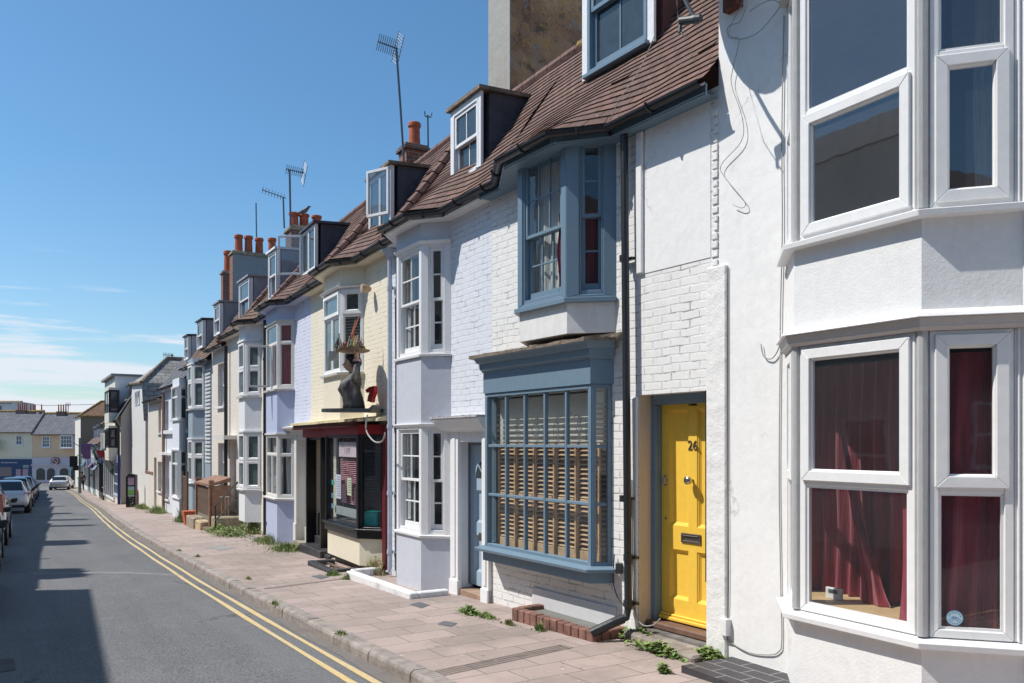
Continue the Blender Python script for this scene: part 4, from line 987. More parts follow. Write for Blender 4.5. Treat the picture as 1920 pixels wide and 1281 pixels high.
roof(h, [(b.u0 - .12, b.uc - .02, b.ud + .02, b.u3 + .12, p)], u0=.0, u1=h.L)
gutter(h, h.o, IRON, WTIM); soffit(h, b, ZE, WTIM, h.o)
hip_roll(h, b.u3 + .22, h.ro, 1.0)
def win_d2(d, f, W, z0, z1):
    m = MB(); ringbox(m, f, 0, W, z0, z1, .07, -.02, .02, wb=.03); m.build('white_jamb_board', WTIM, d, bevel=.004)
    sash_window(d, f, .07, W - .07, z0 + .03, z1 - .06, None, 2, 1, WTIM, GLASS_O, fw=.04, rf=.045, bar=.022, d=.02, deep=.08)
def roofpt(px, py, ze=ZE, lat0=None):
    pass
dormer(h, 847, 904, 350, 212, -.27, WTIM, LEAD, MOSSY, win_d2, par=h.ro)
gp = h.u(731, .09)
pz = h.z(731, 1073, .09)
pipe(h.o, [(gp, .09, h.z(731, 470, .09)), (gp, .09, pz + .06), (gp - .0, .13, pz)], .036, GREYPIPE, collars=[(gp, .09, h.z(731, y_, .09)) for y_ in (540, 800, 925, 1035)])
m = MB(); z_ = h.z(731, 475, .09); m.hexa([(gp - .04, .05, z_ - .06), (gp + .04, .05, z_ - .06), (gp + .04, .13, z_ - .06), (gp - .04, .13, z_ - .06)], [(gp - .09, .0, z_ + .06), (gp + .09, .0, z_ + .06), (gp + .09, .18, z_ + .06), (gp - .09, .18, z_ + .06)]); m.build('rainwater_hopper', GREYPIPE, h.o)
cable(h, [(741, 560), (742, 700), (741, 900), (741, 1070)], .015, .008, CABLE_D)
# white kerb round the light well
g1 = gpix(768.5, 1124); g2 = gpix(668, 1083); k0, kv = h.w2l(g1.x, g1.y); k1, _ = h.w2l(g2.x, g2.y); kz = G(10) + .10
m = MB(); m.box(k0, k1, kv - .13, kv, kz - .3, kz); m.box(k0, k0 + .12, .15, kv - .13, kz - .3, kz - .002); m.box(h.L + .02, h.L + .14, .1, kv - .13, kz - .3, kz - .003)
m.v = [(x, y, z + (x * -.012 if z > kz - .1 else 0)) for x, y, z in m.v]
kb = tag(m.build('lightwell_kerb', painted('white_painted_concrete', (.74, .74, .74), grime=1.2, stain=(.16, .14, .12), lump=.02), None, bevel=.015, frame=h), 'low white painted concrete kerb round the light well of the lilac house', 'kerb')
# ================================================================== HOUSE D: cream house over the black and red shop
h = House('cream_shop_house', 'cream painted brick house over a black and dark red shopfront', 11.85, 16.2); H3 = h
fr = Face(h, (0, 0), (h.L, 0))
b = Bay(h, 682.7, 637.8, 606.8, .304); p = .304
zb0, zb1 = h.z(637.8, 697, p), h.z(637.8, 541, p); zap = h.z(637, 773, p)
s_ = Bay(h, 720, 672, 612, .305)
zs0, zs1 = h.z(672, 992, .305), h.z(672, 817, .305)
dn, dfar = h.u(608), h.u(578)
zled = h.z(672, 786, .35)
m = MB(); sheet(m, fr, 0, h.L, h.zg - .8, ztop, holes=[(b.u0 + .04, b.u3 - .04, zb0, zb1, .1), (s_.u0 + .04, s_.u3 - .04, zs0, zs1, .1), (s_.u3 + .25, h.L - .15, G(16) - .2, zs1 + .05, .7)])
m.build('wall', CREAM, h.o); shell(h, ztop, 4.5)
BW = b.band('bay_window', zled, zb0 - .05, CREAM_S, h.o, bevel=.006); b.band('bay_head', zb1 + .05, ZE - .02, CREAM_S, BW)
b.mould('sill', [(-.05, zb0 - .05), (.06, zb0 - .05), (.07, zb0 - .01), (-.05, zb0)], WTIM, BW, bevel=.004)
b.mould('head_moulding', [(-.05, zb1), (.05, zb1), (.07, zb1 + .03), (-.05, zb1 + .05)], UPVC, BW, bevel=.004)
q = (h.z(637.8, 590, p) - zb0 - .05) / (zb1 - zb0 - .1)
frame_window(BW, b.front, 0.01, b.front.L - .01, zb0, zb1, [(0, .5, 0, q, 'f'), (.5, 1, 0, q, 'f'), (0, 1, q, 1, 'o')], UPVC, GLASS_G, d=0)
frame_window(BW, b.near, 0.01, b.near.L - .01, zb0, zb1, [(0, 1, 0, q, 'f'), (0, 1, q, 1, 'o')], UPVC, GLASS, d=0)
frame_window(BW, b.far, 0.01, b.far.L - .01, zb0, zb1, [(0, 1, 0, 1, 'f')], UPVC, GLASS_G, d=0)
room(h, h.o, b.u0 - .2, b.u3 + .2, zb0, zb1, .9, 0, DARK2, None, b)
slats(h.o, b.near, .03, b.near.L, zb0 + .1, zb0 + (zb1 - zb0) * q, -.10, VEN, .05, .03, .01, 'venetian_blind')
# shopfront
SF = s_.band('shop_window', zs0 - .15, zs0, BLACKP, h.o, .03, bevel=.008)
s_.mould('sill', rect_prof(-.05, .07, zs0 - .03, zs0 + .005), BLACKP, SF, bevel=.004)
zst = h.z(675, 1062, .305)
s_.band('stall_riser', zst, zs0 - .15, CREAM_S, SF, -.02, bevel=.006)
s_.band('stall_riser_foot', h.zg - .5, zst, plain('foot_gap_shade', (.015, .013, .012)), SF, -.14)  # solid foot; the dark of the gap is painted as its colour
for f, nm in ((s_.front, 1), (s_.near, 0), (s_.far, 0)):
    m = MB(); ringbox(m, f, .0, f.L, zs0, zs1 + .02, .06, -.1, 0, wb=.03, wt_=.05); f.box(m, -.02, .05, zs0, zs1, .0, .02) if nm else None; f.box(m, f.L - .05, f.L, zs0, zs1, 0, .02) if nm else None
    m.build('window_frame', BLACKP, SF, bevel=.004); pane_part(SF, f, .06, f.L - .06, zs0 + .03, zs1 - .03, -.05, GLASS)
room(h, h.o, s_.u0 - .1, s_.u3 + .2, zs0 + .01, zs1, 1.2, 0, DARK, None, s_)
# things seen in the shop window: blinds, posters, cushions
f = s_.front; POSTER_P = plain('pink_striped_blind', (.80, .36, .42), .7); 
fz = lambda px, py, d=-.08: f.sz(px, py, d)
def card(par, f, s0, s1, z0, z1, d, mat, name='poster'):
    m = MB(); f.box(m, s0, s1, z0, z1, d - .006, d); return m.build(name, mat, par)
a, z1_ = fz(668, 860); c, _ = fz(633, 860); z0_ = f.z(650, 945, -.08)
slats(h.o, f, a, c, z0_, z1_, -.13, POSTER_P, .032, .016, .004, 'venetian_blind')
card(SF, f, a + .02, c - .06, z1_ + .02, zs1 - .10, -.085, plain('faded_pink_card', (.75, .60, .66), .8))
m = MB(); zq = zs1 - .25
for k, sq in enumerate((.12, .04, -.05, -.13)):         # half legible brush letters on the card, drawn as strokes
    s_c = (a + c) / 2 + sq; linep(m, f, s_c, zq - .05, s_c, zq + .05, .014, -.083)
    if k != 0: linep(m, f, s_c, zq + .05, s_c - .045, zq + .05 - (.05 if k == 2 else .01), .012, -.0828)
    if k in (1, 2): linep(m, f, s_c, zq, s_c - .04, zq, .012, -.0826)
    if k == 1: linep(m, f, s_c, zq - .05, s_c - .045, zq - .05, .012, -.0824)
m.build('shop_lettering', INK, SF)
text3('Bone’s', .12, f, (a + c) / 2 - .02, f.z(650, 885, -.08), -.085, plain('maroon_lettering', (.05, .01, .015)), 'shop_lettering', SF, .001)
for (x0, x1, y0, y1, cc, nm) in ((629.5, 638.5, 890, 935, (.80, .76, .85), 'notice'), (650.5, 658, 896, 929, (.80, .82, .58), 'notice'), (621, 625.5, 900, 909, (.05, .45, .42), 'label'), (620, 624, 924, 934, (.15, .40, .55), 'label'), (620, 624, 944, 953, (.2, .38, .6), 'label'), (640, 648.5, 908, 943, (.12, .05, .08), 'notice'), (663, 667, 915, 948, (.12, .05, .08), 'notice')):
    a_, _ = fz(x1, 900, -.06); c_, _ = fz(x0, 900, -.06); o = card(SF, f, a_, c_, f.z((x0 + x1) / 2, y1, -.06), f.z((x0 + x1) / 2, y0, -.06), -.066, plain('shop_card_%d' % int(x0), cc, .8), nm)
    if nm == 'notice' and cc[0] > .3:
        m = MB(); zz = f.z((x0 + x1) / 2, y0, -.06) - .05
        while zz > f.z((x0 + x1) / 2, y1, -.06) + .04:
            f.box(m, a_ + .02, c_ - .02 - R.uniform(0, .03), zz, zz + .012, -.0662, -.0645); zz -= .04
        m.build('notice_print', plain('notice_print_%d' % int(x0), (.05, .2, .15) if x0 > 640 else (.25, .25, .45)), SF)
a_, _ = fz(669, 960, -.1); c_, _ = fz(627, 950, -.1); card(SF, f, a_ + .01, c_, f.z(668, 973, -.1), f.z(668, 956, -.1), -.11, plain('grey_shelf_edge', (.40, .42, .42), .7), 'shelf')
def pillow(par, cx_, cz_, f, rs, rz, mat, d=-.2, name='cushion'):
    m = MB(); n = 14; rows = []
    for i in range(9):
        a = -pi / 2 + pi * i / 8; rows.append(m.add([f.pt(cx_ + rs * cos(a) ** .6 * cos(2 * pi * k / n) if cos(a) > 0 else cx_, cz_ + rz * sin(a), d + .10 * (max(0, cos(a)) ** .6) * sin(2 * pi * k / n)) for k in range(n)]))
    for q, w in zip(rows, rows[1:]):
        for k in range(n): m.f.append((q + k, q + (k + 1) % n, w + (k + 1) % n, w + k))
    return m.build(name, mat, par, smooth=True)
zc_ = f.z(650, 981, -.15)
for i, (s_c, col, nm) in enumerate(((.13, (.50, .05, .10), 'crimson'), (.42, (.62, .45, .12), 'mustard'), (.66, (.50, .06, .10), 'red'), (.90, (.55, .10, .14), 'rose'))):
    o = pillow(None, 0, 0, Face(h, (0, 0), (1, 0)), .15, .11, fabric(nm + '_cushion', col, 20)); o.parent = None
    bw_ = f.pt(s_c, 0, -.16); x, y = h.l2w(bw_[0], bw_[1]); o.location = (x, y, zc_); o.rotation_euler = h.o.rotation_euler
    tag(o, {0: 'crimson cushion at the near corner of the black shop window', 1: 'mustard yellow cushion lying in the black shop window', 2: 'red cushion beside the mustard one in the black shop window', 3: 'rose red cushion at the far end of the black shop window'}[i], 'cushion', 'cushions in the shop window')
fN = s_.near; a_, zz = fN.sz(699, 975, -.12)
m = MB(); fN.box(m, a_ - .10, a_ + .15, zs0 + .03, zs0 + .27, -.30, -.08); tb = tag(m.build('storage_box', plain('turquoise_plastic_box', (.0, .32, .32), .35), None, bevel=.02, frame=h), 'turquoise plastic box standing inside the side pane of the black shop window', 'box')
slats(h.o, fN, .06, fN.L - .02, zs0 + .35, zs1 - .05, -.09, plain('dark_blind_slats', (.04, .04, .05), .4), .035, .02, .008, 'venetian_blind')
# fascia, dentils, ledge
zl1 = zled; zfa = zs1 + .02
s_.band('fascia', zfa, zl1 - .09, REDP, SF, .015)
m = MB(); Pf = [(0.0, 0.0), (0.0, .10)]
m.box(s_.u3 + .02, h.L + .12, -.02, .14, zfa - .03, zl1 - .09); m.box(s_.u3 + .0, s_.u3 + .06, .13, .17, zs1 - .12, zl1 - .09); m.build('fascia', REDP, SF, bevel=.004)
m = MB(); m.box(.02, .16, -.01, .05, h.zg - .2, zl1 - .09); m.build('corner_pilaster', painted('maroon_pilaster_paint', (.12, .012, .018), rough=.5, grime=.3), SF, bevel=.004)
m = MB(); u_ = s_.uc + .0; vv = p + .05
m.box(s_.uc - .05, s_.ud + .12, 0, p + .10, zl1 - .09, zl1 - .03); m.box(s_.ud + .12, h.L + .16, 0, p + .02, zl1 - .09, zl1 - .03)
m.poly(*[(x, y, zl1 - .088) for x, y in ((0.0, 0), (0.0, .1), (s_.uc - .05, p + .1), (s_.uc - .05, 0))])
u_ = s_.uc
while u_ < h.L + .1:
    m.box(u_, u_ + .028, p - .02, p + (.13 if u_ < s_.ud + .1 else .05), zl1 - .12, zl1 - .092); u_ += .06
m.build('dentil_cornice', painted('maroon_dentil_paint', (.11, .02, .02), grime=.3), SF, bevel=.003)
m = MB(); K = 26
for i in range(K):
    a = .02 + (h.L + .16) * i / K; c = .02 + (h.L + .16) * (i + 1) / K; j = R.uniform(-.012, .012)
    vv = p + .17 if a < s_.ud + .1 else p + .07
    if a < s_.uc: vv = .16 + (p + .01) * (a / s_.uc)
    m.hexa([(a, 0, zl1 - .03), (c, 0, zl1 - .03), (c, vv + j, zl1 - .035), (a, vv, zl1 - .035)], [(a, 0, zl1 + .06), (c, 0, zl1 + .06), (c, vv + j, zl1 + .005 + j * .6), (a, vv, zl1 + .005)])
m.build('shop_ledge', painted('flaking_cream_ledge', (.70, .60, .38), lump=.02, grime=.8, stain=(.2, .14, .08)), SF)
# black doorway with side posts and steps
m = MB(); ue = h.L - .12
for a in (h.u(603.5, .12), h.u(577, .12)): m.box(a, a + .075, -.05, .14, G(15) - .1, zs1 + .0)
m.box(h.u(603.5, .12), ue, -.04, .10, zs1 - .06, zs1 + .02); m.build('door_post', BLACKP, h.o, bevel=.004)
dB = Face(h, (s_.u3 + .2, -.5), (h.L - .1, -.5)); zdn = G(15) + .30
panel_door(h.o, dB, .05, .85, zdn, zs1 - .05, BLACKP, 0, [(.1, .4), (.5, .9)])
m = MB(); m.box(s_.u3 + .2, h.L - .13, -.52, .0, zdn - .7, zdn - .01); m.box(s_.u3 + .15, h.L - .15, -.02, .28, zdn - .8, zdn - .16); m.build('step', plain('black_painted_steps', (.035, .035, .038), .5, 0, .004, 20, .4), h.o, bevel=.01)
m = MB(); g1 = gpix(560, 1032); g2 = gpix(616, 1050); ua, va = h.w2l(g2.x, g2.y); ub, vb = h.w2l(g1.x, g1.y)
m.hexa([(ua, .15, G(14.5) - .2), (ub, .15, G(14.5) - .2), (ub, vb, G(14.5) - .2), (ua, va, G(14.5) - .2)], [(ua, .15, G(14.5) + .09), (ub, .15, G(14.5) + .07), (ub, vb, G(14.5) + .05), (ua, va, G(14.5) + .07)])
m.build('doorstep', MATS['black_painted_steps'], h.o, bevel=.015)
m = MB(); g = gpix(606, 1036); u_, v_ = h.w2l(g.x, g.y); m.box(u_ - .04, u_ + .04, v_ - .10, v_ + .05, G(14) - .1, G(14) + .72); m.box(u_ - .05, u_ - .0, .05, v_, G(14) + .3, G(14) + .74); m.build('boot_post', BLACKP, h.o, bevel=.006)
# black kerb round the cellar opening
g1 = gpix(616, 1075); g2 = gpix(565, 1061); g3 = gpix(660, 1064)
k0, kv = h.w2l(g1.x, g1.y); k1, kv2 = h.w2l(g2.x, g2.y); kz = G(14) + .09
m = MB(); m.box(k0, k1, kv - .12, kv, kz - .3, kz); m.box(k0, k0 + .13, .22, kv - .12, kz - .3, kz - .002); m.box(k1 - .12, k1, .3, kv - .12, kz - .3, kz - .002)
ck = tag(m.build('cellar_kerb', MATS['black_painted_steps'], None, bevel=.012, frame=h), 'low black painted kerb round the cellar opening of the shop', 'kerb')
m = MB(); m.box(k0 + .13, k1 - .12, .0, kv - .12, kz - .2, kz - .13); m.build('cellar_floor', plain('cellar_debris', (.05, .04, .035), .9, 0, .01, 30), ck)
for i in range(5):
    x = k0 + .2 + i * .07; a_ = R.uniform(-.1, .1)
    m = MB(); m.tube([(x, .25, kz - .10), (x + .25 + a_, kv - .2, kz + .01 * i - .04)], .018, 5); o = m.build('timber_scrap', plain('weathered_timber', (.18, .12, .09), .8, 0, .004, 30, .3), None, frame=h)
    tag(o, ('near', 'second', 'middle', 'fourth', 'far')[i] + ' broken batten of the heap in the black cellar opening', 'timber', 'broken battens in the cellar opening')
cable(h, [(689, 778), (686, 800), (690, 815), (702, 828), (714, 829), (720, 820), (722, 812)], .48, .012, CABLE, 'loose_cable')
roof(h, [(b.u0 - .12, b.uc - .02, b.ud + .02, b.u3 + .12, p)], u0=.0, u1=h.L)
gutter(h, h.o, IRON, CREAM_S); soffit(h, b, ZE, CREAM_S, h.o); hip_roll(h, b.u3 + .1, h.ro, 1.0)
m = MB(); u_, z_ = h.P(690, 542, .1); m.lathe([(.03, 0), (.05, .03), (.075, .12), (.07, .16), (.03, .165)], (0, 0, 0), 12); m.v = [(u_ + v[0], .05 + v[2], z_ + v[1]) for v in m.v]; m.build('floodlight', plain('tan_floodlight', (.42, .30, .20), .5), h.o, smooth=False)
def win_cas(d, f, W, z0, z1):
    frame_window(d, f, 0, W, z0, z1, [(0, .5, 0, 1, 'f'), (.5, 1, 0, 1, 'f')], UPVC, GLASS_O, fw=.06, d=.02)
def win_sash(d, f, W, z0, z1): sash_window(d, f, 0.02, W - .02, z0 + .02, z1 - .02, None, 1, 1, WTIM, GLASS_O, fw=.05, rf=.045, d=.02, sill=False)
def open_leaf(par, f, s_h, z0, z1, w, ang, glass=GLASS_D, d=.03, sgn=1, mat=None, hinge_top=False):
    """an opening light standing out from face f, hinged at s_h"""
    a = Vector(f.pt(s_h, 0, d)[:2]); dr_ = (f.d * cos(ang) * sgn + f.n * sin(ang)); g_ = Face(f.h, a, a + dr_ * w)
    m = MB(); ringbox(m, g_, 0, w, z0, z1, .045, -.02, .02); m.build('casement', mat or UPVC, par, bevel=.004); pane_part(par, g_, .045, w - .045, z0 + .045, z1 - .045, 0, glass)
def win_d3(d, f, W, z0, z1):
    win_cas(d, f, W, z0, z1); open_leaf(d, f, .03, z0 + .2, z1 - .03, .48, radians(28))
dormer(h, 693, 734, 450, 342, -.24, LEAD, LEAD, MOSSY, win_d3, par=h.ro)

# ================================================================== HOUSE E: lavender house with the red curtains
h = House('lavender_house', 'lavender painted brick house with red curtains and an open upstairs casement', 16.2, 20.4); H4 = h
fr = Face(h, (0, 0), (h.L, 0)); OLDW = painted('weathered_white_timber', (.66, .65, .62), rough=.6, grime=.6, stain=(.35, .3, .2))
b = Bay(h, 552, 519.6, 499, .306); p = .306
za0, za1 = h.z(519.6, 934, p), h.z(519.6, 815, p); zb0, zb1 = h.z(519.6, 728, p), h.z(519.6, 603, p)
d0, d1_ = .05, h.u(559) - .02; dz1 = h.z(575, 826)
m = MB(); sheet(m, fr, 0, h.L, h.zg - .8, ztop, holes=[(b.u0 + .03, b.u3, za0, za1, .1), (b.u0 + .03, b.u3, zb0, zb1, .1), (.18, .95, h.zg, dz1, .3)])
m.build('wall', LAVENDER, h.o); shell(h, ztop, 4.5)
BW = b.band('bay_window', h.zg - .4, za0 - .04, LAVENDER_S, h.o, bevel=.006); b.band('bay_apron', za1 + .03, zb0 - .05, LAVENDER_S, BW); b.band('bay_head', zb1 + .03, ZE - .02, LAVENDER_S, BW)
for (q0, q1) in ((za0, za1), (zb0, zb1)):
    b.mould('sill', [(-.05, q0 - .05), (.06, q0 - .05), (.07, q0 - .01), (-.05, q0)], OLDW, BW, bevel=.004); b.mould('head_moulding', rect_prof(-.05, .03, q1, q1 + .035), OLDW, BW)
    q = .70
    frame_window(BW, b.near, 0, b.near.L, q0, q1, [(0, 1, 0, q, 'f'), (0, 1, q, 1, 'f')], OLDW, GLASS, fw=.07, d=0, deep=.09)
    frame_window(BW, b.front, 0, b.front.L, q0, q1, [(0, .5, 0, q, 'f'), (.5, 1, 0, q, 'f'), (0, 1, q, 1, 'f')], OLDW, GLASS, fw=.06, d=0, deep=.09)
    frame_window(BW, b.far, 0, b.far.L, q0, q1, [(0, 1, 0, 1, 'f')], OLDW, GLASS_G, fw=.06, d=0)
    room(h, h.o, b.u0 - .1, b.u3 + .1, q0, q1, .9, 0, DARK2, None, b)
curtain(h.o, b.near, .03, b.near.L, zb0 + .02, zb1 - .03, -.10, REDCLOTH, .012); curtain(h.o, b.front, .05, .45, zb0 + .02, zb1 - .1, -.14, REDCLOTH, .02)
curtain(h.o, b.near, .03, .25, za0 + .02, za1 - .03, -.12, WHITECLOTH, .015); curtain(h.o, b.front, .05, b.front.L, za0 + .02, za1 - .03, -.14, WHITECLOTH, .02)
open_leaf(BW, b.front, b.front.L * .55, zb0 + .05, zb0 + (zb1 - zb0) * .68, .46, radians(75), GLASS, sgn=1, mat=OLDW)
m = MB(); zc = h.z(560, 800, .2)
m.sweep(ring_path([(0.01, .02), (b.uc - .0, .02)]), [(-.03, zc - .16), (.05, zc - .16), (.07, zc - .08), (.2, zc - .03), (.21, zc), (-.03, zc + .05)]); m.build('door_canopy', OLDW, h.o)
m = MB()
for (a, c) in ((.02, .18), (.95, 1.13)): fr.box(m, a, c, h.zg - .1, zc - .15, 0, .06); fr.box(m, a - .01, c + .01, h.zg - .1, h.zg + .45, 0, .08)
fr.box(m, .18, .95, dz1, zc - .15, -.02, .05); m.build('door_pilaster', OLDW, h.o, bevel=.004); m = MB(); m.box(.945, .953, -.29, .0, h.zg - .1, dz1); m.box(.18, .95, -.29, 0, dz1 - .006, dz1 - .001); m.build('door_reveal', OLDW, h.o)
df = Face(h, (.18, -.26), (.95, -.26)); panel_door(h.o, df, 0, .77, h.zg + .12, dz1, OLDW, 0, [(.1, .42), (.5, .9)])
m = MB(); m.box(.16, .97, -.3, .12, h.zg - .3, h.zg + .11); m.build('doorstep', CONC, h.o, bevel=.01)
roof(h, [(b.u0 - .12, b.uc - .02, b.ud + .02, b.u3 + .12, p)], u0=.0, u1=h.L); gutter(h, h.o, IRON, LAVENDER_S); soffit(h, b, ZE, LAVENDER_S, h.o); hip_roll(h, b.u3 + .15, h.ro, 1.0)
def win_d4(d, f, W, z0, z1):
    win_cas(d, f, W, z0, z1); open_leaf(d, f, W - .05, z0 + .05, z1 - .03, .52, radians(60), GLASS, sgn=1)
dm = dormer(h, 567, 592, 521, 440, -.22, LEAD, LEAD, LEAD, win_d4, par=h.ro)
u_ = h.u(497, .1)
BPIPE = pipe(h.o, [(u_, .1, ZE - .1), (u_, .1, G(20) + .05)], .045, IRON, collars=[(u_, .1, 2), (u_, .1, .2), (u_, .1, -1.2)])

# ================================================================== further houses: one builder for the plainer fronts
def simple_house(name, label, ya, yb, wallm, baym, bays=(), wins=(), doors=(), ze=ZE, dorm=(), mat_r=None, hips=(), rdrop=0, row=.12, pier=None, parapet=False, fasc=None, gutm=None):
    h = House(name, label, ya, yb); fr = Face(h, (0, 0), (h.L, 0)); holes = []; todo = []
    for w in wins:                                      # (px near, px far, top row, bottom row, kind)
        a, c = h.u(w[0]), h.u(w[1]); mpx = (w[0] + w[1]) / 2; z1, z0 = h.z(mpx, w[2]), h.z(mpx, w[3]); holes.append((a, c, z0, z1, .14)); todo.append((a, c, z0, z1, w[4]))
    for w in doors:
        a, c = h.u(w[0]), h.u(w[1]); z1 = h.z((w[0] + w[1]) / 2, w[2]); z0 = h.zg + w[3]; holes.append((a, c, z0, z1, .18))
    m = MB(); sheet(m, fr, 0, h.L, G(yb) - 1.0, ze - .02, holes=holes); m.build('wall', wallm, h.o); shell(h, ze - .02, 4.5, wallm)
    for (a, c, z0, z1, k) in todo:
        wf = Face(h, (a, -.12), (c, -.12)); o = MB(); fr.box(o, a - .05, c + .05, z0 - .07, z0 - .0, -.1, .07); o = o.build('window', WTIM, h.o, bevel=.004)
        if k == 'c': frame_window(o, wf, 0, c - a, z0, z1, [(0, 1, 0, .5, 'f'), (0, 1, .5, 1, 'f')], UPVC, GLASS_O)
        elif k == 'b':
            q = MB(); wf.box(q, 0, c - a, z0, z1, -.02, .0); q.build('blind_panel', BUFF, o)
        else: sash_window(o, wf, 0, c - a, z0, z1, None, 2 if k == 's4' else 1, 2 if k == 's4' else 1, WTIM, GLASS_O, sill=False)
    for w in doors:
        a, c = h.u(w[0]), h.u(w[1]); z1 = h.z((w[0] + w[1]) / 2, w[2]); df = Face(h, (a, -.16), (c, -.16)); panel_door(h.o, df, 0, c - a, h.zg + w[3], z1, w[4], 0, [(.1, .42), (.5, .9)])
    bl = []
    for bb in bays:
        b = Bay(h, *bb['px']); p = b.p; pc = bb['px'][1]
        zz = [h.z(pc, y, p) for y in bb['rows']]        # up head, up sill, low head, low sill
        r = b.band('bay_window', G(yb) - .6 if not bb.get('foot') else h.z(pc, bb['foot'], p), zz[3] - .04, bb.get('low', baym), h.o)
        b.band('bay_apron', zz[2] + .03, zz[1] - .04, bb.get('mid', baym), r); b.band('bay_head', zz[0] + .02, ze - .02 if not bb.get('top') else h.z(pc, bb['top'], p), baym, r)
        for q1, q0 in ((zz[0], zz[1]), (zz[2], zz[3])):
            b.mould('sill', [(-.05, q0 - .05), (.06, q0 - .05), (.07, q0 - .01), (-.05, q0)], WTIM, r); b.mould('head_moulding', rect_prof(-.04, .04, q1, q1 + .05), WTIM, r)
            sp = bb.get('split', .5)
            for f in (b.near, b.front, b.far):
                nn = bb.get('cols', 1) if f is b.front else 1
                L_ = [(i / nn, (i + 1) / nn, 0, sp, bb.get('k', 'o')) for i in range(nn)] + [(i / nn, (i + 1) / nn, sp, 1, bb.get('k', 'o')) for i in range(nn)]
                frame_window(r, f, 0, f.L, q0, q1, L_, UPVC, bb.get('glass', GLASS_G), fw=.05, d=0)
        bl.append((b.u0 - .1, b.uc, b.ud, b.u3 + .1, p)) if not bb.get('top') else None
    roof(h, bl, u0=0, u1=h.L, ze=ze, zr=ze + 2.03 - rdrop, row=row, du=.35, mat=mat_r or TILE_O)
    gutter(h, h.o, gutm or IRON, fasc or wallm)
    if bl:
        m = MB(); P = [(x, y) for x, y, z in h.eave(0, 0)]; m.poly(*[(q[0], q[1], ze - .12) for q in P], (P[-1][0], -.02, ze - .12), (P[0][0], -.02, ze - .12)); m.build('soffit', wallm, h.o)
    for u_ in hips: hip_roll(h, h.u(u_, .2) if u_ > 20 else u_, h.ro, 1.0)
    for dd in dorm: dormer(h, *dd[:4], dd[4], LEAD, dd[5], dd[6], dd[7], par=h.ro)
    return h
DG = plain('grey_painted_cheek', (.28, .30, .33), .7, 0, .002); DW = painted('pale_board_cheek', (.62, .65, .70), grime=.1)
H5 = simple_house('white_bay_house', 'pinkish cream house with a white two-storey bay and garden steps', 20.4, 24.7, PINKCREAM, WHITEBAY,
    bays=[dict(px=(490, 459, 448, .325), rows=(640, 742, 811, 917), foot=979)], doors=[(443, 431, 828, .35, WTIM)], hips=[449],
    dorm=[(504, 519.5, 566, 478, -.18, DG, WTIM, win_sash), (449, 468.5, 604, 532, -.16, DG, DG, win_sash)])
def flap(par, f, W, z0, z1): pass
H6 = simple_house('cream_sash_house', 'narrow cream house with two sash windows beside the dark drainpipe', 24.7, 26.7, PINKCREAM, PINKCREAM, wins=[(421.5, 408.6, 681, 762, 's'), (423, 409, 831, 905, 's')], hips=[408], ze=2.86,
    dorm=[(402, 413.5, 633, 574, -.15, DG, DG, win_sash)])
H7 = simple_house('grey_blue_house', 'grey blue rendered house with plastic framed bays above a timber gate', 26.7, 31.0, GREYBLUE, GREYBLUE,
    bays=[dict(px=(384, 361, 353, .31), rows=(683, 766, 824, 905), cols=1, split=.62, k='o', top=672, glass=GLASS_G)], ze=2.62,
    dorm=[(370, 381, 658, 606, -.15, DG, LEAD, win_sash), (346, 354, 678, 634, -.13, DW, LEAD, win_sash)])
H8 = simple_house('pale_blue_house', 'pale blue white house with a shuttered upper bay and wide shop style lower bay', 31.0, 36.2, PALEBLUE, PALEBLUE,
    bays=[dict(px=(351, 336, 323.5, .36), rows=(725, 786, 845, 934), cols=2, split=.72, k='f', top=708)], wins=[(317.5, 309.5, 857, 936, 's'), (316, 309, 752, 808, 'c')], ze=2.18, mat_r=SLATEM)
H9 = simple_house('narrow_cream_house', 'narrow cream house between the pale blue house and the white gable', 36.2, 40.3, PINKCREAM, PINKCREAM,
    wins=[(303.5, 296, 866, 921, 's4'), (302, 297, 755, 812, 'b')], doors=[(293.5, 289, 858, .02, plain('brown_side_door', (.22, .15, .12), .6))], ze=1.85, mat_r=TILE_O, rdrop=1.45)
# quoined edge between grey house and cream house
h = H7; m = MB(); zz = h.z(391, 868); fr = Face(h, (0, 0), (h.L, 0)); a, c = h.u(396.5), h.u(387)
while zz < 2.3: fr.box(m, a, c, zz, zz + .07, 0, .05); zz += .12
m.build('ribbed_pilaster', painted('pale_grey_ribs', (.60, .62, .62), grime=.3), h.o, bevel=.01)
m = MB(); fr.box(m, a, c, h.zg - .3, h.z(391, 868), 0, .03); m.build('pilaster', GREYBLUE, h.o)
h = H6; u_ = h.u(423.5, .1); pipe(h.o, [(u_, .1, 2.75), (u_, .1, G(25) + .2)], .05, IRON)
h = H5; u_ = h.u(443, .1)
m = MB(); fr = Face(h, (0, 0), (h.L, 0)); fr.box(m, h.u(444), h.u(425), h.z(434, 824), h.z(434, 817), -.01, .35); m.build('door_hood', OLDW, h.o)
h = H8; u_ = h.u(306.5, .1); pipe(h.o, [(u_, .1, 2.0), (u_, .1, G(36) + .05)], .06, plain('rusty_brown_pipe', (.28, .18, .14), .7), collars=[(u_, .1, .5)])
m = MB(); fr = Face(h, (0, 0), (h.L, 0)); fr.box(m, h.u(330), h.u(304.5), h.z(315, 853), h.z(315, 848), -.01, .16); m.build('door_hood', WTIM, h.o)
m = MB(); fr.box(m, h.u(352), h.u(307), h.z(330, 813), h.z(330, 806), -.01, .12); m.build('string_course', WTIM, h.o)
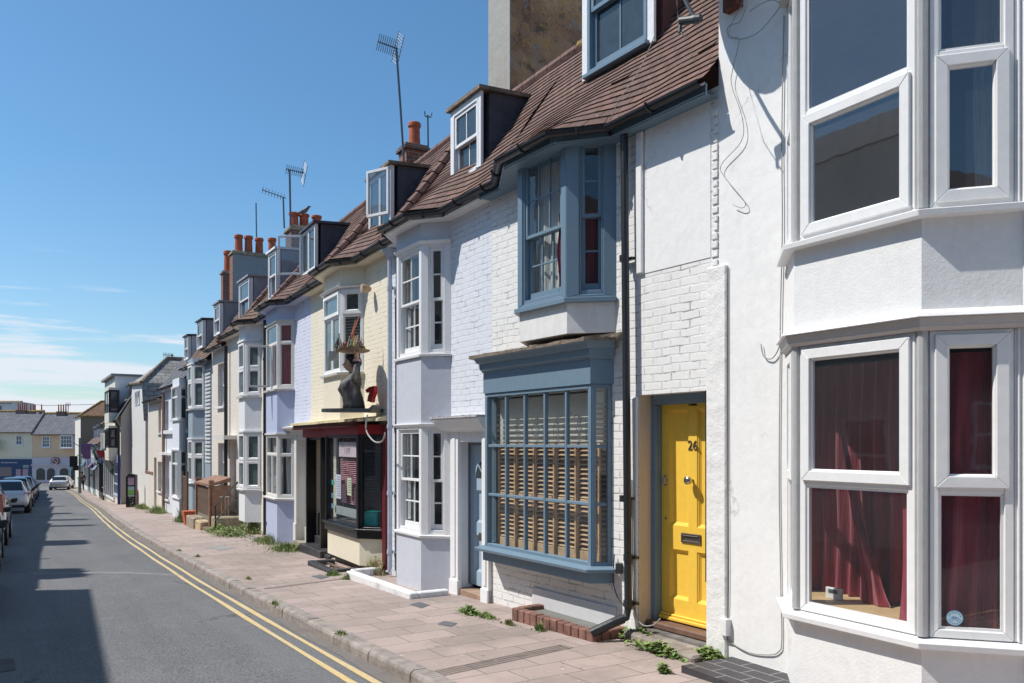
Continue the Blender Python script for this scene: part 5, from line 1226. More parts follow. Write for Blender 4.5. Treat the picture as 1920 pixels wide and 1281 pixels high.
# ================================================================== chimneys and aerials
def wp(px, py, y):
    r = ray(px, py); t = y / r[1]; return Vector((r[0] * t, y, r[2] * t))
LRENDER, nt, b_ = base_mat('lichen_covered_render'); c = coords(nt)
k = mixc(nt, ramp(nt, noise_n(nt, c, 1.6, 8, .7), .40, .62), (.38, .20, .11), (.62, .35, .18))
k = mixc(nt, ramp(nt, noise_n(nt, c, 3.4, 8, .72), .52, .62, 0, .8), k, (.13, .085, .06))
k = mixc(nt, ramp(nt, noise_n(nt, c, 6.5, 7, .75), .54, .62, 0, .8), k, (.66, .33, .10))
k = mixc(nt, ramp(nt, noise_n(nt, c, 2.3, 8, .7, .6), .60, .66, 0, .8), k, (.36, .32, .29))
k = mixc(nt, ramp(nt, noise_n(nt, c, 30, 5, .75), .56, .66, 0, .6), k, (.07, .05, .035))
nt.links.new(k, b_.inputs['Base Color']); b_.inputs['Roughness'].default_value = .95; p_ = bump(nt, b_, noise_n(nt, c, 12, 7, .75), .04); bump(nt, b_, noise_n(nt, c, 3, 4, .6), .05, 1, p_)
c, q = chimney(H2.o, H2, 957, 917, 1092, 10.7, -120, 330, LRENDER, [])
u0, u1, v0, v1, z0, z1 = q
m = MB(); m.box(u0 + .0, u1, v0, v0 + .012, z0, z1); m.build('cement_face', painted('grey_cement_render', (.36, .34, .30), grime=1.0, stain=(.3, .2, .12), lump=.012, fine=.004), c)
chimney(H3.o, H3, 762, 747, 802, 14.6, 266, 330, BRICK, [(777, 231, .13)], cap=BRICK_B)
C3 = chimney(H4.o, H4, 546, 534, 604, 21.0, 421, 480, BRICK_B, [(551, 399, .14), (570, 402, .14), (593.5, 405, .14)])
GREYBRICK = painted('grey_painted_brickwork', (.27, .31, .34), brick=.7, grime=.3)
c4 = chimney(H6.o, H6, 437, 431, 504.5, 28.2, 469, 600, GREYBRICK, [(447.5, 441, .15), (466, 443, .15), (486, 447, .15), (510, 447, .15)])
m = MB(); u0, u1, v0, v1, z0, z1 = c4[1]; m.box(u0 + .002, u1, v0, v0 + .01, z0, z1 - .13); m.build('brick_face', BRICK, c4[0])
chimney(H8.o, H8, 418, 414, 433, 33.0, 507, 600, BRICK, [(427, 471, .17)])
def aerial(label, pole, boom, y, elems=9, el=.16, r=.018, grid=False, refl=True):
    b = wp(*pole[0], y); a = thing('tv_aerial', label, 'aerial', b, 0, 'aerials above the roofs')
    def L(px, py, dy=0): return wp(px, py, y + dy) - b
    m = MB(); m.tube([L(*p) for p in pole], r, 6); m.build('mast', ALU, a)
    if boom:
        p0, p1 = L(*boom[0]), L(*boom[1]); m = MB(); m.tube([p0, p1], r * .6, 5); m.build('boom', ALU, a); m = MB(); d = (p1 - p0).normalized(); s = Vector((0, .75, .3)).normalized() if not grid else Vector((0, 1, 0)); s = (Vector((0, 0, 1)) * .8 + d.cross(Vector((0, 0, 1))) * .6).normalized()
        for i in range(elems):
            q = p0.lerp(p1, (i + .3) / elems); m.tube([q - s * el, q + s * el], r * .3, 4)
        if refl:
            for k in (-1, 1):
                w_ = d.cross(s).normalized(); q = p1 if not grid else p0.lerp(p1, .75)
                for j in range(5): m.tube([q + s * (k * (.05 + j * .05)) - w_ * .2, q + s * (k * (.05 + j * .05)) + w_ * .2], r * .3, 4)
                m.tube([q + w_ * .18 * k - s * .28, q + w_ * .18 * k + s * .28], r * .35, 4)
        m.build('elements', ALU, a)
    return a
aerial('tall aerial mast with a wide grid reflector beside the single chimney pot', [(758, 315), (750, 190), (743, 92)], [(708, 78), (746, 92)], 14.5, 10, .15, .022)
a = aerial('short aerial pole with a small forked top right of the single chimney pot', [(803, 292), (802, 216)], None, 14.9, r=.017)
b = wp(803, 292, 14.9); m = MB(); m.tube([wp(796, 209, 14.9) - b, wp(797, 218, 14.9) - b, wp(808, 220, 14.9) - b, wp(810, 212, 14.9) - b], .014, 5); m.build('fork', ALU, a)
aerial('leaning aerial with a long plain boom left of the triple chimney pots', [(533, 428), (531, 371)], [(491, 356), (536, 372)], 22, 8, .09, .022, refl=False)
aerial('aerial on a tall dark mast rising in front of the triple chimney pots', [(545, 432), (543, 319)], [(536, 317), (570, 325)], 21.0, 9, .12, .026)
aerial('bare aerial rod standing over the grey painted chimney', [(481, 448), (480.5, 414), (480, 381)], None, 28.4, r=.022)
aerial('small distant aerial above the slate mansard roof of the white gable house', [(323, 672), (322, 664)], [(306, 665), (326, 667)], 45, 7, .14, .03, refl=False)
# bird on the middle pot
b0 = wp(569, 402, 21.0); bird = MB()
K = [(-.17, .0, .012), (-.10, .015, .03), (-.03, .04, .055), (.05, .07, .058), (.10, .12, .04), (.135, .165, .036), (.16, .17, .02), (.20, .165, .005)]
bird.tube([Vector((k[0] * CT, -k[0] * ST, k[1] + .03)) for k in K], [k[2] for k in K], 10)
bo = tag(bird.build('gull', plain('grey_bird', (.10, .10, .11), .7), None, smooth=True), 'dark bird perched on the middle pot of the triple chimney', 'bird'); bo.location = b0
for sg in (-1, 1):
    m = MB(); m.tube([(0, sg * .02, .05), (0, sg * .02, .0)], .005, 4); m.build('leg', plain('bird_leg', (.3, .15, .05)), bo)

# ================================================================== white gable house, yard wall, tall block and the far shops
def poly_house(name, label, xa, ya, xb, yb, **k): return House(name, label, ya, yb, xa=xa, xb=xb, **k)
HW = poly_house('white_gable_house', 'white rendered gable house with slate hung mansard side and two slit windows', 5.70, 41.3, 5.70, 46.0); h = HW
ze_, zt_, zr_ = 1.03, 2.80, 4.15; D = 6
m = MB(); L = h.L
m.poly((0, 0, h.zg - 1), (L, 0, h.zg - 1), (L, 0, 2.95), (L - .3, 0, 2.95), (.62, 0, zt_), (0, 0, ze_)); m.build('wall', painted('streaky_white_gable', (.74, .73, .70), grime=.9, stain=(.45, .42, .36), lump=.01), h.o)
m = MB(); m.poly((0, 0, h.zg - 1), (0, -D, h.zg - 1), (0, -D, ze_), (0, 0, ze_)); m.poly((L, 0, h.zg - 1), (L, -D, h.zg - 1), (L, -D, 2.9), (L, 0, 2.9)); m.build('side_wall', painted('shade_grey_side_render', (.42, .40, .37), grime=.3), h.o)  # side greyed in colour to stand for the white house's shaded side
m = MB()
def uvq(*p): return dict(uv=tuple((q[1] if abs(q[1]) > 0 else 0, q[0] * .4 + q[2]) for q in p))
A_, B_, C_, D_ = (-.06, .08, ze_ - .03), (-.06, -D, ze_ - .03), (.62, -D, zt_), (.62, .08, zt_)
E_, F_p = (2.3, -1.3, zr_), (2.3, -D, zr_)
m.poly(A_, B_, C_, D_, **uvq(A_, B_, C_, D_)); m.poly(D_, C_, F_p, E_, **uvq(D_, C_, F_p, E_))
G_, H_ = (L - .3, .08, 2.97), (L - .3, -D, 2.97)
m.poly(D_, E_, G_, uv=((0, 0), (1, 1), (2, 0))); m.poly(G_, E_, F_p, H_, **uvq(G_, E_, F_p, H_)); m.poly(G_, H_, (L + .05, -D, 2.6), (L + .05, .08, 2.6), uv=((0, 0), (3, 0), (3, 1), (0, 1)))
SL2 = brickm('mossy_slate_hanging', (.36, .34, .31), (.24, .23, .215), (.13, .125, .12), 'UV', .42, .26, .014, moss=(.33, .29, .20), bd=.02)
m.build('roof', SL2, h.o)
m = MB(); m.tube([D_, E_, F_p], .11, 8); m.tube([D_, G_], .09, 8); m.build('ridge_tiles', MOSSY, h.o)
fr = Face(h, (0, 0), (L, 0))
for (a, c) in ((262, 258.5), (256.8, 254)):
    wf = Face(h, (h.u(a), .01), (h.u(c), .01)); sash_window(tag(MB().build('window', WTIM, h.o)), wf, 0, wf.L, h.z(258, 760), h.z(258, 733), None, 1, 2, DW, GLASS_O, fw=.05, d=.02, deep=.04, sill=False)
wl = poly_house('yard_wall', 'low white yard wall between the narrow cream house and the white gable house', 5.66, 38.8, 5.70, 41.3, cat='wall', group=None); h = wl
m = MB(); m.box(0, h.L, -.2, 0, h.zg - 1, h.z(281, 889)); m.build('wall_face', MATS['streaky_white_gable'], h.o); m = MB(); m.box(0, h.L, -.24, .02, h.z(281, 889), h.z(281, 889) + .12); m.build('coping', plain('brown_coping', (.20, .12, .08), .8), h.o)
# tall cream building
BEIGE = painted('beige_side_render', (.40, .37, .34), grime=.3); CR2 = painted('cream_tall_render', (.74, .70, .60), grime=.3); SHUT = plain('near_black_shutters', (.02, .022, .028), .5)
HA = poly_house('cream_corner_shop', 'cream shop house with a beige side wall, black framed bay and slate lean-to roof', 5.22, 46.2, 5.28, 49.2); h = HA
fr = Face(h, (0, 0), (h.L, 0)); L = h.L
m = MB(); m.poly((0, 0, h.zg - 1), (L, 0, h.zg - 1), (L, 0, 1.35), (0, 0, 1.35)); m.build('wall', CR2, h.o)
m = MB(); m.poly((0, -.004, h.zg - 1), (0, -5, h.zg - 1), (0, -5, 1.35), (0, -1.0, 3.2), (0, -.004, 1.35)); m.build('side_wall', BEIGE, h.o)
m = MB(); a = ((-.1, .25, 1.15), (L, .25, 1.15), (L, -1.0, 3.22), (-.1, -1.0, 3.22)); m.poly(*a, uv=((0, 0), (3, 0), (3, 2.4), (0, 2.4))); a = ((-.1, -1.0, 3.22), (L, -1.0, 3.22), (L, -5, 1.2), (-.1, -5, 1.2)); m.poly(*a, uv=((0, 0), (3, 0), (3, 4), (0, 4))); m.build('roof', SLATEM, h.o)
m = MB(); m.tube([(-.1, .30, 1.1), (L, .30, 1.1)], .06, 6); m.tube([(-.02, .30, 1.1), (-.02, .1, .8), (-.02, .08, h.zg)], .06, 8); m.build('gutter', IRON, h.o)
m = MB(); m.tube([(-.02, .085, -.8), (-.02, .085, h.zg)], .072, 8); m.build('drainpipe', plain('navy_pipe_paint', (.02, .035, .16)), h.o)
m = MB(); m.box(.5, 2.0, -1.6, -.45, 2.0, 2.95); d_ = m.build('dormer', plain('blue_grey_dormer', (.09, .12, .16), .4), h.o); m = MB(); m.box(.45, 2.05, -1.7, -.4, 2.95, 3.05); m.build('dormer_roof', LEAD, d_); m = MB(); m.box(.6, 1.9, -.45, -.43, 2.1, 2.85); m.build('pane', GLASS_O, d_)
def box_bay(h, u0, u1, z0, z1, p, mat, glass=GLASS_O, cap=None):
    m = MB(); m.box(u0, u1, 0, p, z0 - .5, z0); m.box(u0, u1, 0, p, z1, z1 + .12); b_ = m.build('bay_window', cap or CR2, h.o)
    for f in (Face(h, (u0, p), (u1, p)), Face(h, (u0, 0), (u0, p)), Face(h, (u1, p), (u1, 0))):
        frame_window(b_, f, 0, f.L, z0, z1, [(0, 1, 0, .5, 'f'), (0, 1, .5, 1, 'f')] if f.L < .8 else [(0, .5, 0, 1, 'f'), (.5, 1, 0, 1, 'f')], mat, glass, fw=.09, d=0)
    return b_
box_bay(h, .7, 2.2, h.z(219, 841, .5), h.z(219, 800, .5), .5, SHUT)
m = MB(); m.box(.0, L, 0, .14, h.z(225, 868), h.z(225, 853)); m.build('shop_fascia', plain('pale_blue_fascia', (.38, .46, .58), .6), h.o)
m = MB()
for k in range(4): m.box(.5 + k * .5, .82 + k * .5, .14, .15, h.z(225, 866) + .03, h.z(225, 855) - .03)
m.build('fascia_lettering', plain('violet_blue_letters', (.12, .14, .38)), h.o)
o = MB(); ringbox(o, fr, .1, L - .1, h.zg + .35, h.z(225, 870), .1, 0, .08); bars(o, fr, .2, L - .2, h.zg + .45, h.z(225, 872), 3, 3, .06, 0, .06); o.build('shop_window', painted('pale_grey_blue_shopfront', (.50, .56, .62)), h.o); o = MB(); fr.box(o, .15, L - .15, h.zg + .4, h.z(225, 870), 0, .02); o.build('pane', GLASS_O, h.o)
HB = poly_house('tall_cream_block', 'tall cream three storey block with black framed oriel windows', 5.28, 49.2, 5.36, 55.2); h = HB; L = h.L
fr = Face(h, (0, 0), (L, 0)); ZT = 3.6
hs_ = [(h.u(214.5), h.u(211.8), h.z(213, 773), h.z(213, 730), .15)]
m = MB(); sheet(m, fr, 0, L, h.zg - 1, ZT, holes=hs_); m.build('wall', CR2, h.o)
m = MB(); m.poly((0, 0, h.zg - 1), (0, -6, h.zg - 1), (0, -6, ZT), (0, 0, ZT)); m.poly((L, 0, h.zg - 1), (L, -6, h.zg - 1), (L, -6, ZT), (L, 0, ZT)); m.poly((0, 0, ZT), (L, 0, ZT), (L, -6, ZT), (0, -6, ZT)); m.build('side_wall', painted('bounce_lit_cream_side', (.80, .79, .76), grime=.1), h.o)  # side paler than the front: bounced light is put into its colour
m = MB(); m.box(-.1, L + .1, -6, .2, ZT, ZT + .12); m.build('parapet_coping', plain('grey_coping', (.25, .24, .23), .8), h.o)
m = MB(); fr.box(m, hs_[0][0], hs_[0][1], hs_[0][2], hs_[0][3], -.14, -.1); m.build('pane', GLASS_O, h.o)
box_bay(h, h.u(204, .5), h.u(196, .5), h.z(200, 775, .5), h.z(200, 733, .5), .5, SHUT); box_bay(h, h.u(204, .5), h.u(196, .5), h.z(200, 845, .5), h.z(200, 805, .5), .5, SHUT); box_bay(h, .2, 1.2, h.z(213, 846, .5), h.z(213, 806, .5), .35, SHUT)
m = MB(); m.box(.0, L, 0, .15, h.zg + 2.4, h.zg + 2.9); m.build('shop_fascia', plain('dark_green_fascia', (.04, .08, .07), .6), h.o)
o = MB(); ringbox(o, fr, .1, L - .1, h.zg + .1, h.zg + 2.4, .12, 0, .08); bars(o, fr, .2, L - .2, h.zg + .2, h.zg + 2.3, 5, 1, .1, 0, .07); o.build('shop_window', WTIM, h.o); o = MB(); fr.box(o, .15, L - .15, h.zg + .15, h.zg + 2.35, 0, .02); o.build('pane', GLASS_O, h.o)
def shop_row(name, label, xa, ya, xb, yb, ze, zr, wall, roofm, nd, shops, bayw=False):
    h = poly_house(name, label, xa, ya, xb, yb); L = h.L; fr = Face(h, (0, 0), (L, 0))
    m = MB(); sheet(m, fr, 0, L, G(yb) - 1, ze); m.build('wall', wall, h.o); shell(h, ze, 5, wall)
    m = MB(); a = ((-.05, .2, ze - .05), (L + .05, .2, ze - .05), (L, -1.7, zr), (0, -1.7, zr)); m.poly(*a, uv=((0, 0), (L, 0), (L, 2.6), (0, 2.6))); m.poly((0, -1.7, zr), (L, -1.7, zr), (L, -5, ze), (0, -5, ze), uv=((0, 0), (L, 0), (L, 4), (0, 4))); r = m.build('roof', roofm, h.o)
    for q_ in (0, L): m = MB(); m.poly((q_, .1, ze - .1), (q_, -1.7, zr - .02), (q_, -5, ze - .1)); m.build('gable', wall, h.o)
    m = MB(); m.tube([(0, .25, ze - .08), (L, .25, ze - .08)], .06, 6); m.build('gutter', IRON, h.o)
    for i in range(nd):
        c_ = L * (i + .5) / nd; m = MB(); m.box(c_ - .55, c_ + .55, -1.5, -.25, ze + .35, ze + 1.15); d = m.build('dormer', WTIM, r)
        K = 10; m = MB(); m.poly(*[(c_ + .6 * cos(pi * k / K), -.2, ze + 1.15 + .3 * sin(pi * k / K)) for k in range(K + 1)]); m.v += [(x, -1.5, z) for x, y, z in m.v]; n_ = K + 1
        for k in range(K): m.f.append((k, k + 1, k + 1 + n_, k + n_))
        m.build('dormer_roof', LEAD, d); m = MB(); m.box(c_ - .42, c_ + .42, -.25, -.235, ze + .42, ze + 1.1); m.build('pane', GLASS_O, d)
    x = 0
    for i, (w, fas, win) in enumerate(shops):
        w *= L; zg = G(ya + (yb - ya) * (x + w / 2) / L)
        m = MB(); m.box(x + .03, x + w - .03, 0, .2, zg + 2.35, zg + 2.85); m.build('shop_fascia', fas, h.o)
        m = MB(); ringbox(m, fr, x + .1, x + w - .1, zg + .05, zg + 2.35, .12, 0, .09, wb=.35); bars(m, fr, x + .2, x + w - .2, zg + .4, zg + 2.25, 3, 1, .08, 0, .08); m.build('shop_window', win, h.o)
        m = MB(); fr.box(m, x + .2, x + w - .2, zg + .4, zg + 2.3, 0, .03); m.build('pane', GLASS_O, h.o)
        for q in (.3, .7):
            a_ = x + w * q; o = MB(); ringbox(o, fr, a_ - .4, a_ + .4, zg + 3.1, min(ze - .1, zg + 4.2), .08, 0, .05); o = o.build('window', WTIM, h.o); pane_part(o, fr, a_ - .32, a_ + .32, zg + 3.15, min(ze - .2, zg + 4.1), .02, GLASS_O)
        x += w
    return h
teal = plain('teal_shopfront', (.06, .16, .17), .5); gry = plain('grey_green_shopfront', (.20, .27, .25), .5); nav = plain('navy_shopfront', (.03, .04, .14), .5); lil = plain('lilac_shopfront', (.40, .36, .50), .5)
BT = brickm('brown_tile_roof', (.19, .11, .09), (.14, .085, .07), (.06, .05, .05), 'UV', .3, .2, .015)
shop_row('tile_roofed_shop', 'cream shop with a brown tiled roof and dark bays beyond the tall cream block', 5.36, 55.2, 5.75, 62, 1.15, 2.7, CR2, BT, 0, [(1, nav, SHUT)])
S2 = shop_row('dormered_shop_row', 'low white shops under a brown roof with three round dormers', 5.75, 62, 6.8, 83, -.05, 1.7, painted('white_shop_render', (.66, .66, .66)), BT, 3, [(.25, gry, WTIM), (.25, lil, gry), (.25, teal, WTIM), (.25, nav, teal)])
shop_row('lilac_corner_shop', 'small pale shop between the dormered row and the end gable', 6.8, 83, 7.0, 95, -1.2, .2, painted('pale_shop_wall', (.60, .58, .62)), BT, 0, [(.5, lil, WTIM), (.5, teal, WTIM)])
HE = poly_house('end_gable_house', 'brown sided end house with an orange tiled roof and narrow cream front', 7.0, 95, 7.05, 103); h = HE; L = h.L; fr = Face(h, (0, 0), (L, 0))
zt = 2.7
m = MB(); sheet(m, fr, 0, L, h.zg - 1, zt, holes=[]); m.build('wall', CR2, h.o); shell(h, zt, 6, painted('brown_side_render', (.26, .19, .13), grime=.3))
OT = brickm('orange_brown_roof', (.24, .12, .06), (.17, .10, .07), (.06, .05, .04), 'UV', .3, .2, .012)
m = MB(); m.poly((-.1, .2, zt), (-.1, -6, zt), (3.5, -3.6, 4.4), (3.5, -2.2, 4.4), uv=((0, 0), (6, 0), (4, 3), (2, 3))); m.poly((-.1, .2, zt), (L, .2, zt), (3.5, -2.2, 4.4), uv=((0, 0), (6, 0), (3, 3))); m.poly((L, .2, zt), (L, -6, zt), (3.5, -3.6, 4.4), (3.5, -2.2, 4.4), uv=((0, 0), (6, 0), (4, 3), (2, 3))); m.build('roof', OT, h.o)
m = MB(); m.tube([(-.1, .2, zt + .02), (-.1, -6, zt + .02)], .1, 6); m.tube([(-.1, .2, zt), (3.5, -2.2, 4.42), (3.5, -3.6, 4.42)], .12, 6); m.build('ridge_tiles', LICHEN, h.o)
# houses closing the view across the junction
ZE2 = 101.0
def wz(px, Z=ZE2): r = ray(px); return (r[0] * Z, r[1] * Z)
def cross_house(name, label, pa, pb, py_e, py_r, wall, cat='house', Z=ZE2, dep=6):
    A = wz(pa, Z); B = wz(pb, Z); h = House(name, label, A[1], B[1], xa=A[0], xb=B[0], cat=cat, group='houses closing the end of the street')
    h.zg = -4.85; h.o.location.z = -4.85; ZO[h.o.name] = -4.85
    ze = -(py_e - HZ_) / F_ * Z; zr = -(py_r - HZ_) / F_ * (Z + 2.5); L = h.L
    m = MB(); m.poly((0, 0, -6), (L, 0, -6), (L, 0, ze), (0, 0, ze)); m.build('wall', wall, h.o); shell(h, ze, dep, wall, z0=-6)
    m = MB(); m.poly((-.05, .3, ze - .1), (L + .05, .3, ze - .1), (L + .05, -2.6, zr), (-.05, -2.6, zr), uv=((0, 0), (L, 0), (L, 4), (0, 4))); m.poly((0, -2.6, zr), (L, -2.6, zr), (L, -dep, ze), (0, -dep, ze), uv=((0, 0), (L, 0), (L, 4), (0, 4))); r = m.build('roof', FARSL, h.o)
    for q_ in (0, L): m = MB(); m.poly((q_, .1, ze - .1), (q_, -2.6, zr), (q_, -dep, ze)); m.build('gable', wall, h.o)
    m = MB(); m.tube([(0, -2.6, zr), (L, -2.6, zr)], .17, 6); m.build('ridge_tiles', LICHEN, r); m = MB(); m.tube([(0, .34, ze - .12), (L, .34, ze - .12)], .08, 6); m.build('gutter', IRON, h.o)
    return h, Face(h, (0, 0), (L, 0)), ze, zr
FARSL = brickm('distant_slate_roof', (.17, .175, .20), (.14, .145, .165), (.10, .10, .12), 'UV', .5, .3, .02, moss=(.24, .20, .14))
h, fr, ze, zr = cross_house('tan_corner_house', 'tan rendered house over a lilac shop with arched windows at the street end', 172, 61, 813, 775, painted('tan_render', (.84, .56, .34), grime=.3))
def fwin(h, fr, x0, x1, y0, y1, cols=2, rows=2, mat=WTIM, d=.0):
    a, c = h.u(x1), h.u(x0); z1, z0 = h.z((x0 + x1) / 2, y0), h.z((x0 + x1) / 2, y1); o = MB(); ringbox(o, fr, a, c, z0, z1, .12, d, d + .06); bars(o, fr, a + .12, c - .12, z0 + .12, z1 - .12, cols, rows, .06, d, d + .05); fr.box(o, a - .1, c + .1, z0 - .1, z0, 0, d + .15)
    o = o.build('window', mat, h.o); pane_part(o, fr, a + .1, c - .1, z0 + .1, z1 - .1, d + .02, GLASS_O); return o
fwin(h, fr, 79, 94, 818, 839, 3, 3); fwin(h, fr, 117, 140, 816, 840, 4, 3, d=.45)
m = MB(); a, c = h.u(140), h.u(117); m.box(a, c, 0, .44, h.z(128, 840), h.z(128, 816)); m.build('bay_window', WTIM, h.o)
LS = painted('lilac_shop_render', (.62, .56, .60), grime=.1)
m = MB(); m.box(0, h.L, 0, .15, -4.9, h.z(100, 858)); m.build('shopfront', LS, h.o); m = MB(); m.box(0, h.L, .1, .4, h.z(100, 873), h.z(100, 871)); m.build('string_course', LS, h.o)
fs = Face(h, (0, .16), (h.L, .16))
for (x0, x1) in ((68, 84.5), (88, 103), (112, 129), (133, 148)):
    a, c = h.u(x1, .16), h.u(x0, .16); z1, z0 = h.z(90, 878, .16), h.z(90, 900, .16); r_ = (c - a) / 2
    m = MB(); m.poly(fs.pt(a, z0, .01), fs.pt(c, z0, .01), fs.pt(c, z1 - .4, .01), *[fs.pt((a + c) / 2 + r_ * cos(pi * k / 10), z1 - .4 + .4 * sin(pi * k / 10), .01) for k in range(1, 10)], fs.pt(a, z1 - .4, .01)); m.build('arched_window', GLASS_O, h.o)
m = MB(); m.lathe([(.50, 0), (.50, .12)], (0, 0, 0), 24); u_, z_ = h.P(104, 865, .2); orient(m, Face(h, (0, .16), (1, .16)), u_, z_, .05); m.build('round_sign', plain('dark_red_round_sign', (.14, .05, .06), .6), h.o)
m = MB(); ringp(m, Face(h, (0, .16), (1, .16)), u_, z_, .30, .12, .18, 20); linep(m, Face(h, (0, .16), (1, .16)), u_ - .2, z_ - .2, u_ + .2, z_ + .2, .12, .185); m.build('sign_print', plain('pale_pink_sign', (.60, .42, .42), .6), h.o)
def far_pots(h, pxs, zr, par, v=-2.6):
    pxs = sorted(pxs); m = MB(); a, c = h.u(pxs[-1] + 1.4, v), h.u(pxs[0] - 1.4, v); m.box(a, c, v - .4, v + .4, zr - .3, zr + .22); ch = m.build('chimney', BRICK_B, par)
    for q in pxs:
        m = MB(); u_ = h.u(q, v); m.lathe([(.085, 0), (.07, .8), (.085, .85), (.07, .9)], (u_, v, zr + .2), 8); m.build('chimney_pot', POT, ch)
far_pots(h, (110, 114.5, 119, 123.5), zr, h.o); far_pots(h, (78,), zr, h.o); far_pots(h, (57.5, 63, 66), zr, h.o)
h, fr, ze, zr = cross_house('cream_end_house', 'cream rendered house over a navy blue shop facing down the street', 60.7, -45, 809, 771, painted('pale_cream_end_render', (.85, .74, .54), grime=.3))
fwin(h, fr, 29.5, 42.5, 816, 835, 2, 2, WTIM); NAVY = plain('navy_shopfront_paint', (.015, .05, .13), .5)
m = MB(); m.box(0, h.L, 0, .2, -4.9, h.z(30, 861)); m.build('shopfront', NAVY, h.o)
fs = Face(h, (0, .21), (h.L, .21))
for (x0, x1, y0, y1, mt) in ((0, 24, 876, 893, plain('shop_display', (.22, .16, .16), .4)), (32, 41, 880, 893, plain('pink_display', (.45, .28, .32), .5)), (44.5, 55, 879, 893, MATS['pink_display']), (45, 56, 872, 877, plain('grey_notice', (.30, .35, .36), .5))):
    m = MB(); fs.box(m, h.u(x1), h.u(x0), h.z(30, y1), h.z(30, y0), 0, .02); m.build('shop_display', mt, h.o)
m = MB(); x = 4.0
while x < 34: w_ = R.uniform(1, 2); fs.box(m, h.u(x + w_), h.u(x), h.z(20, 868.5), h.z(20, 866.5), 0, .03); x += w_ + .9
m.build('fascia_lettering', plain('pale_lettering', (.5, .5, .5)), h.o)
m = MB(); fs.box(m, h.u(5.5), h.u(-8), h.z(0, 846), h.z(0, 824), .5, .6); m.build('hanging_sign', plain('dark_hanging_sign', (.02, .02, .05), .5), h.o)
far_pots(h, (34, 38, 42, 46, 50), zr - .1, h.o)
wb_ = cross_house('white_block', 'plain white flat block showing above the slate roofs at far left', 22.5, -70, 754, 753.5, painted('distant_white_wall', (.62, .63, .64)), Z=125)[0]
m = MB(); fq = Face(wb_, (0, 0), (wb_.L, 0)); fq.box(m, wb_.u(3), wb_.u(-4), wb_.z(0, 769), wb_.z(0, 761), 0, .05); m.build('window', GLASS_O, wb_.o)
m = MB(); a = Vector((*wz(22, 118), 0)); b = Vector((*wz(150, 118), 0)); pts = [wz(22, 118) + (-(755 - HZ_) / F_ * 118,), wz(85, 118) + (-(760.5 - HZ_) / F_ * 118,), wz(200, 118) + (-(758 - HZ_) / F_ * 118,)]
tag(m.tube(pts, .035, 4).build('overhead_wire', CABLE_D), 'thin overhead wire strung above the slate roofs at the street end', 'wire')
aerial('faint aerial on the slate roof behind the tan house', [(127.8, 776), (127.8, 758)], [(122, 758.5), (133, 758.5)], 118, 5, .3, .05, refl=False)

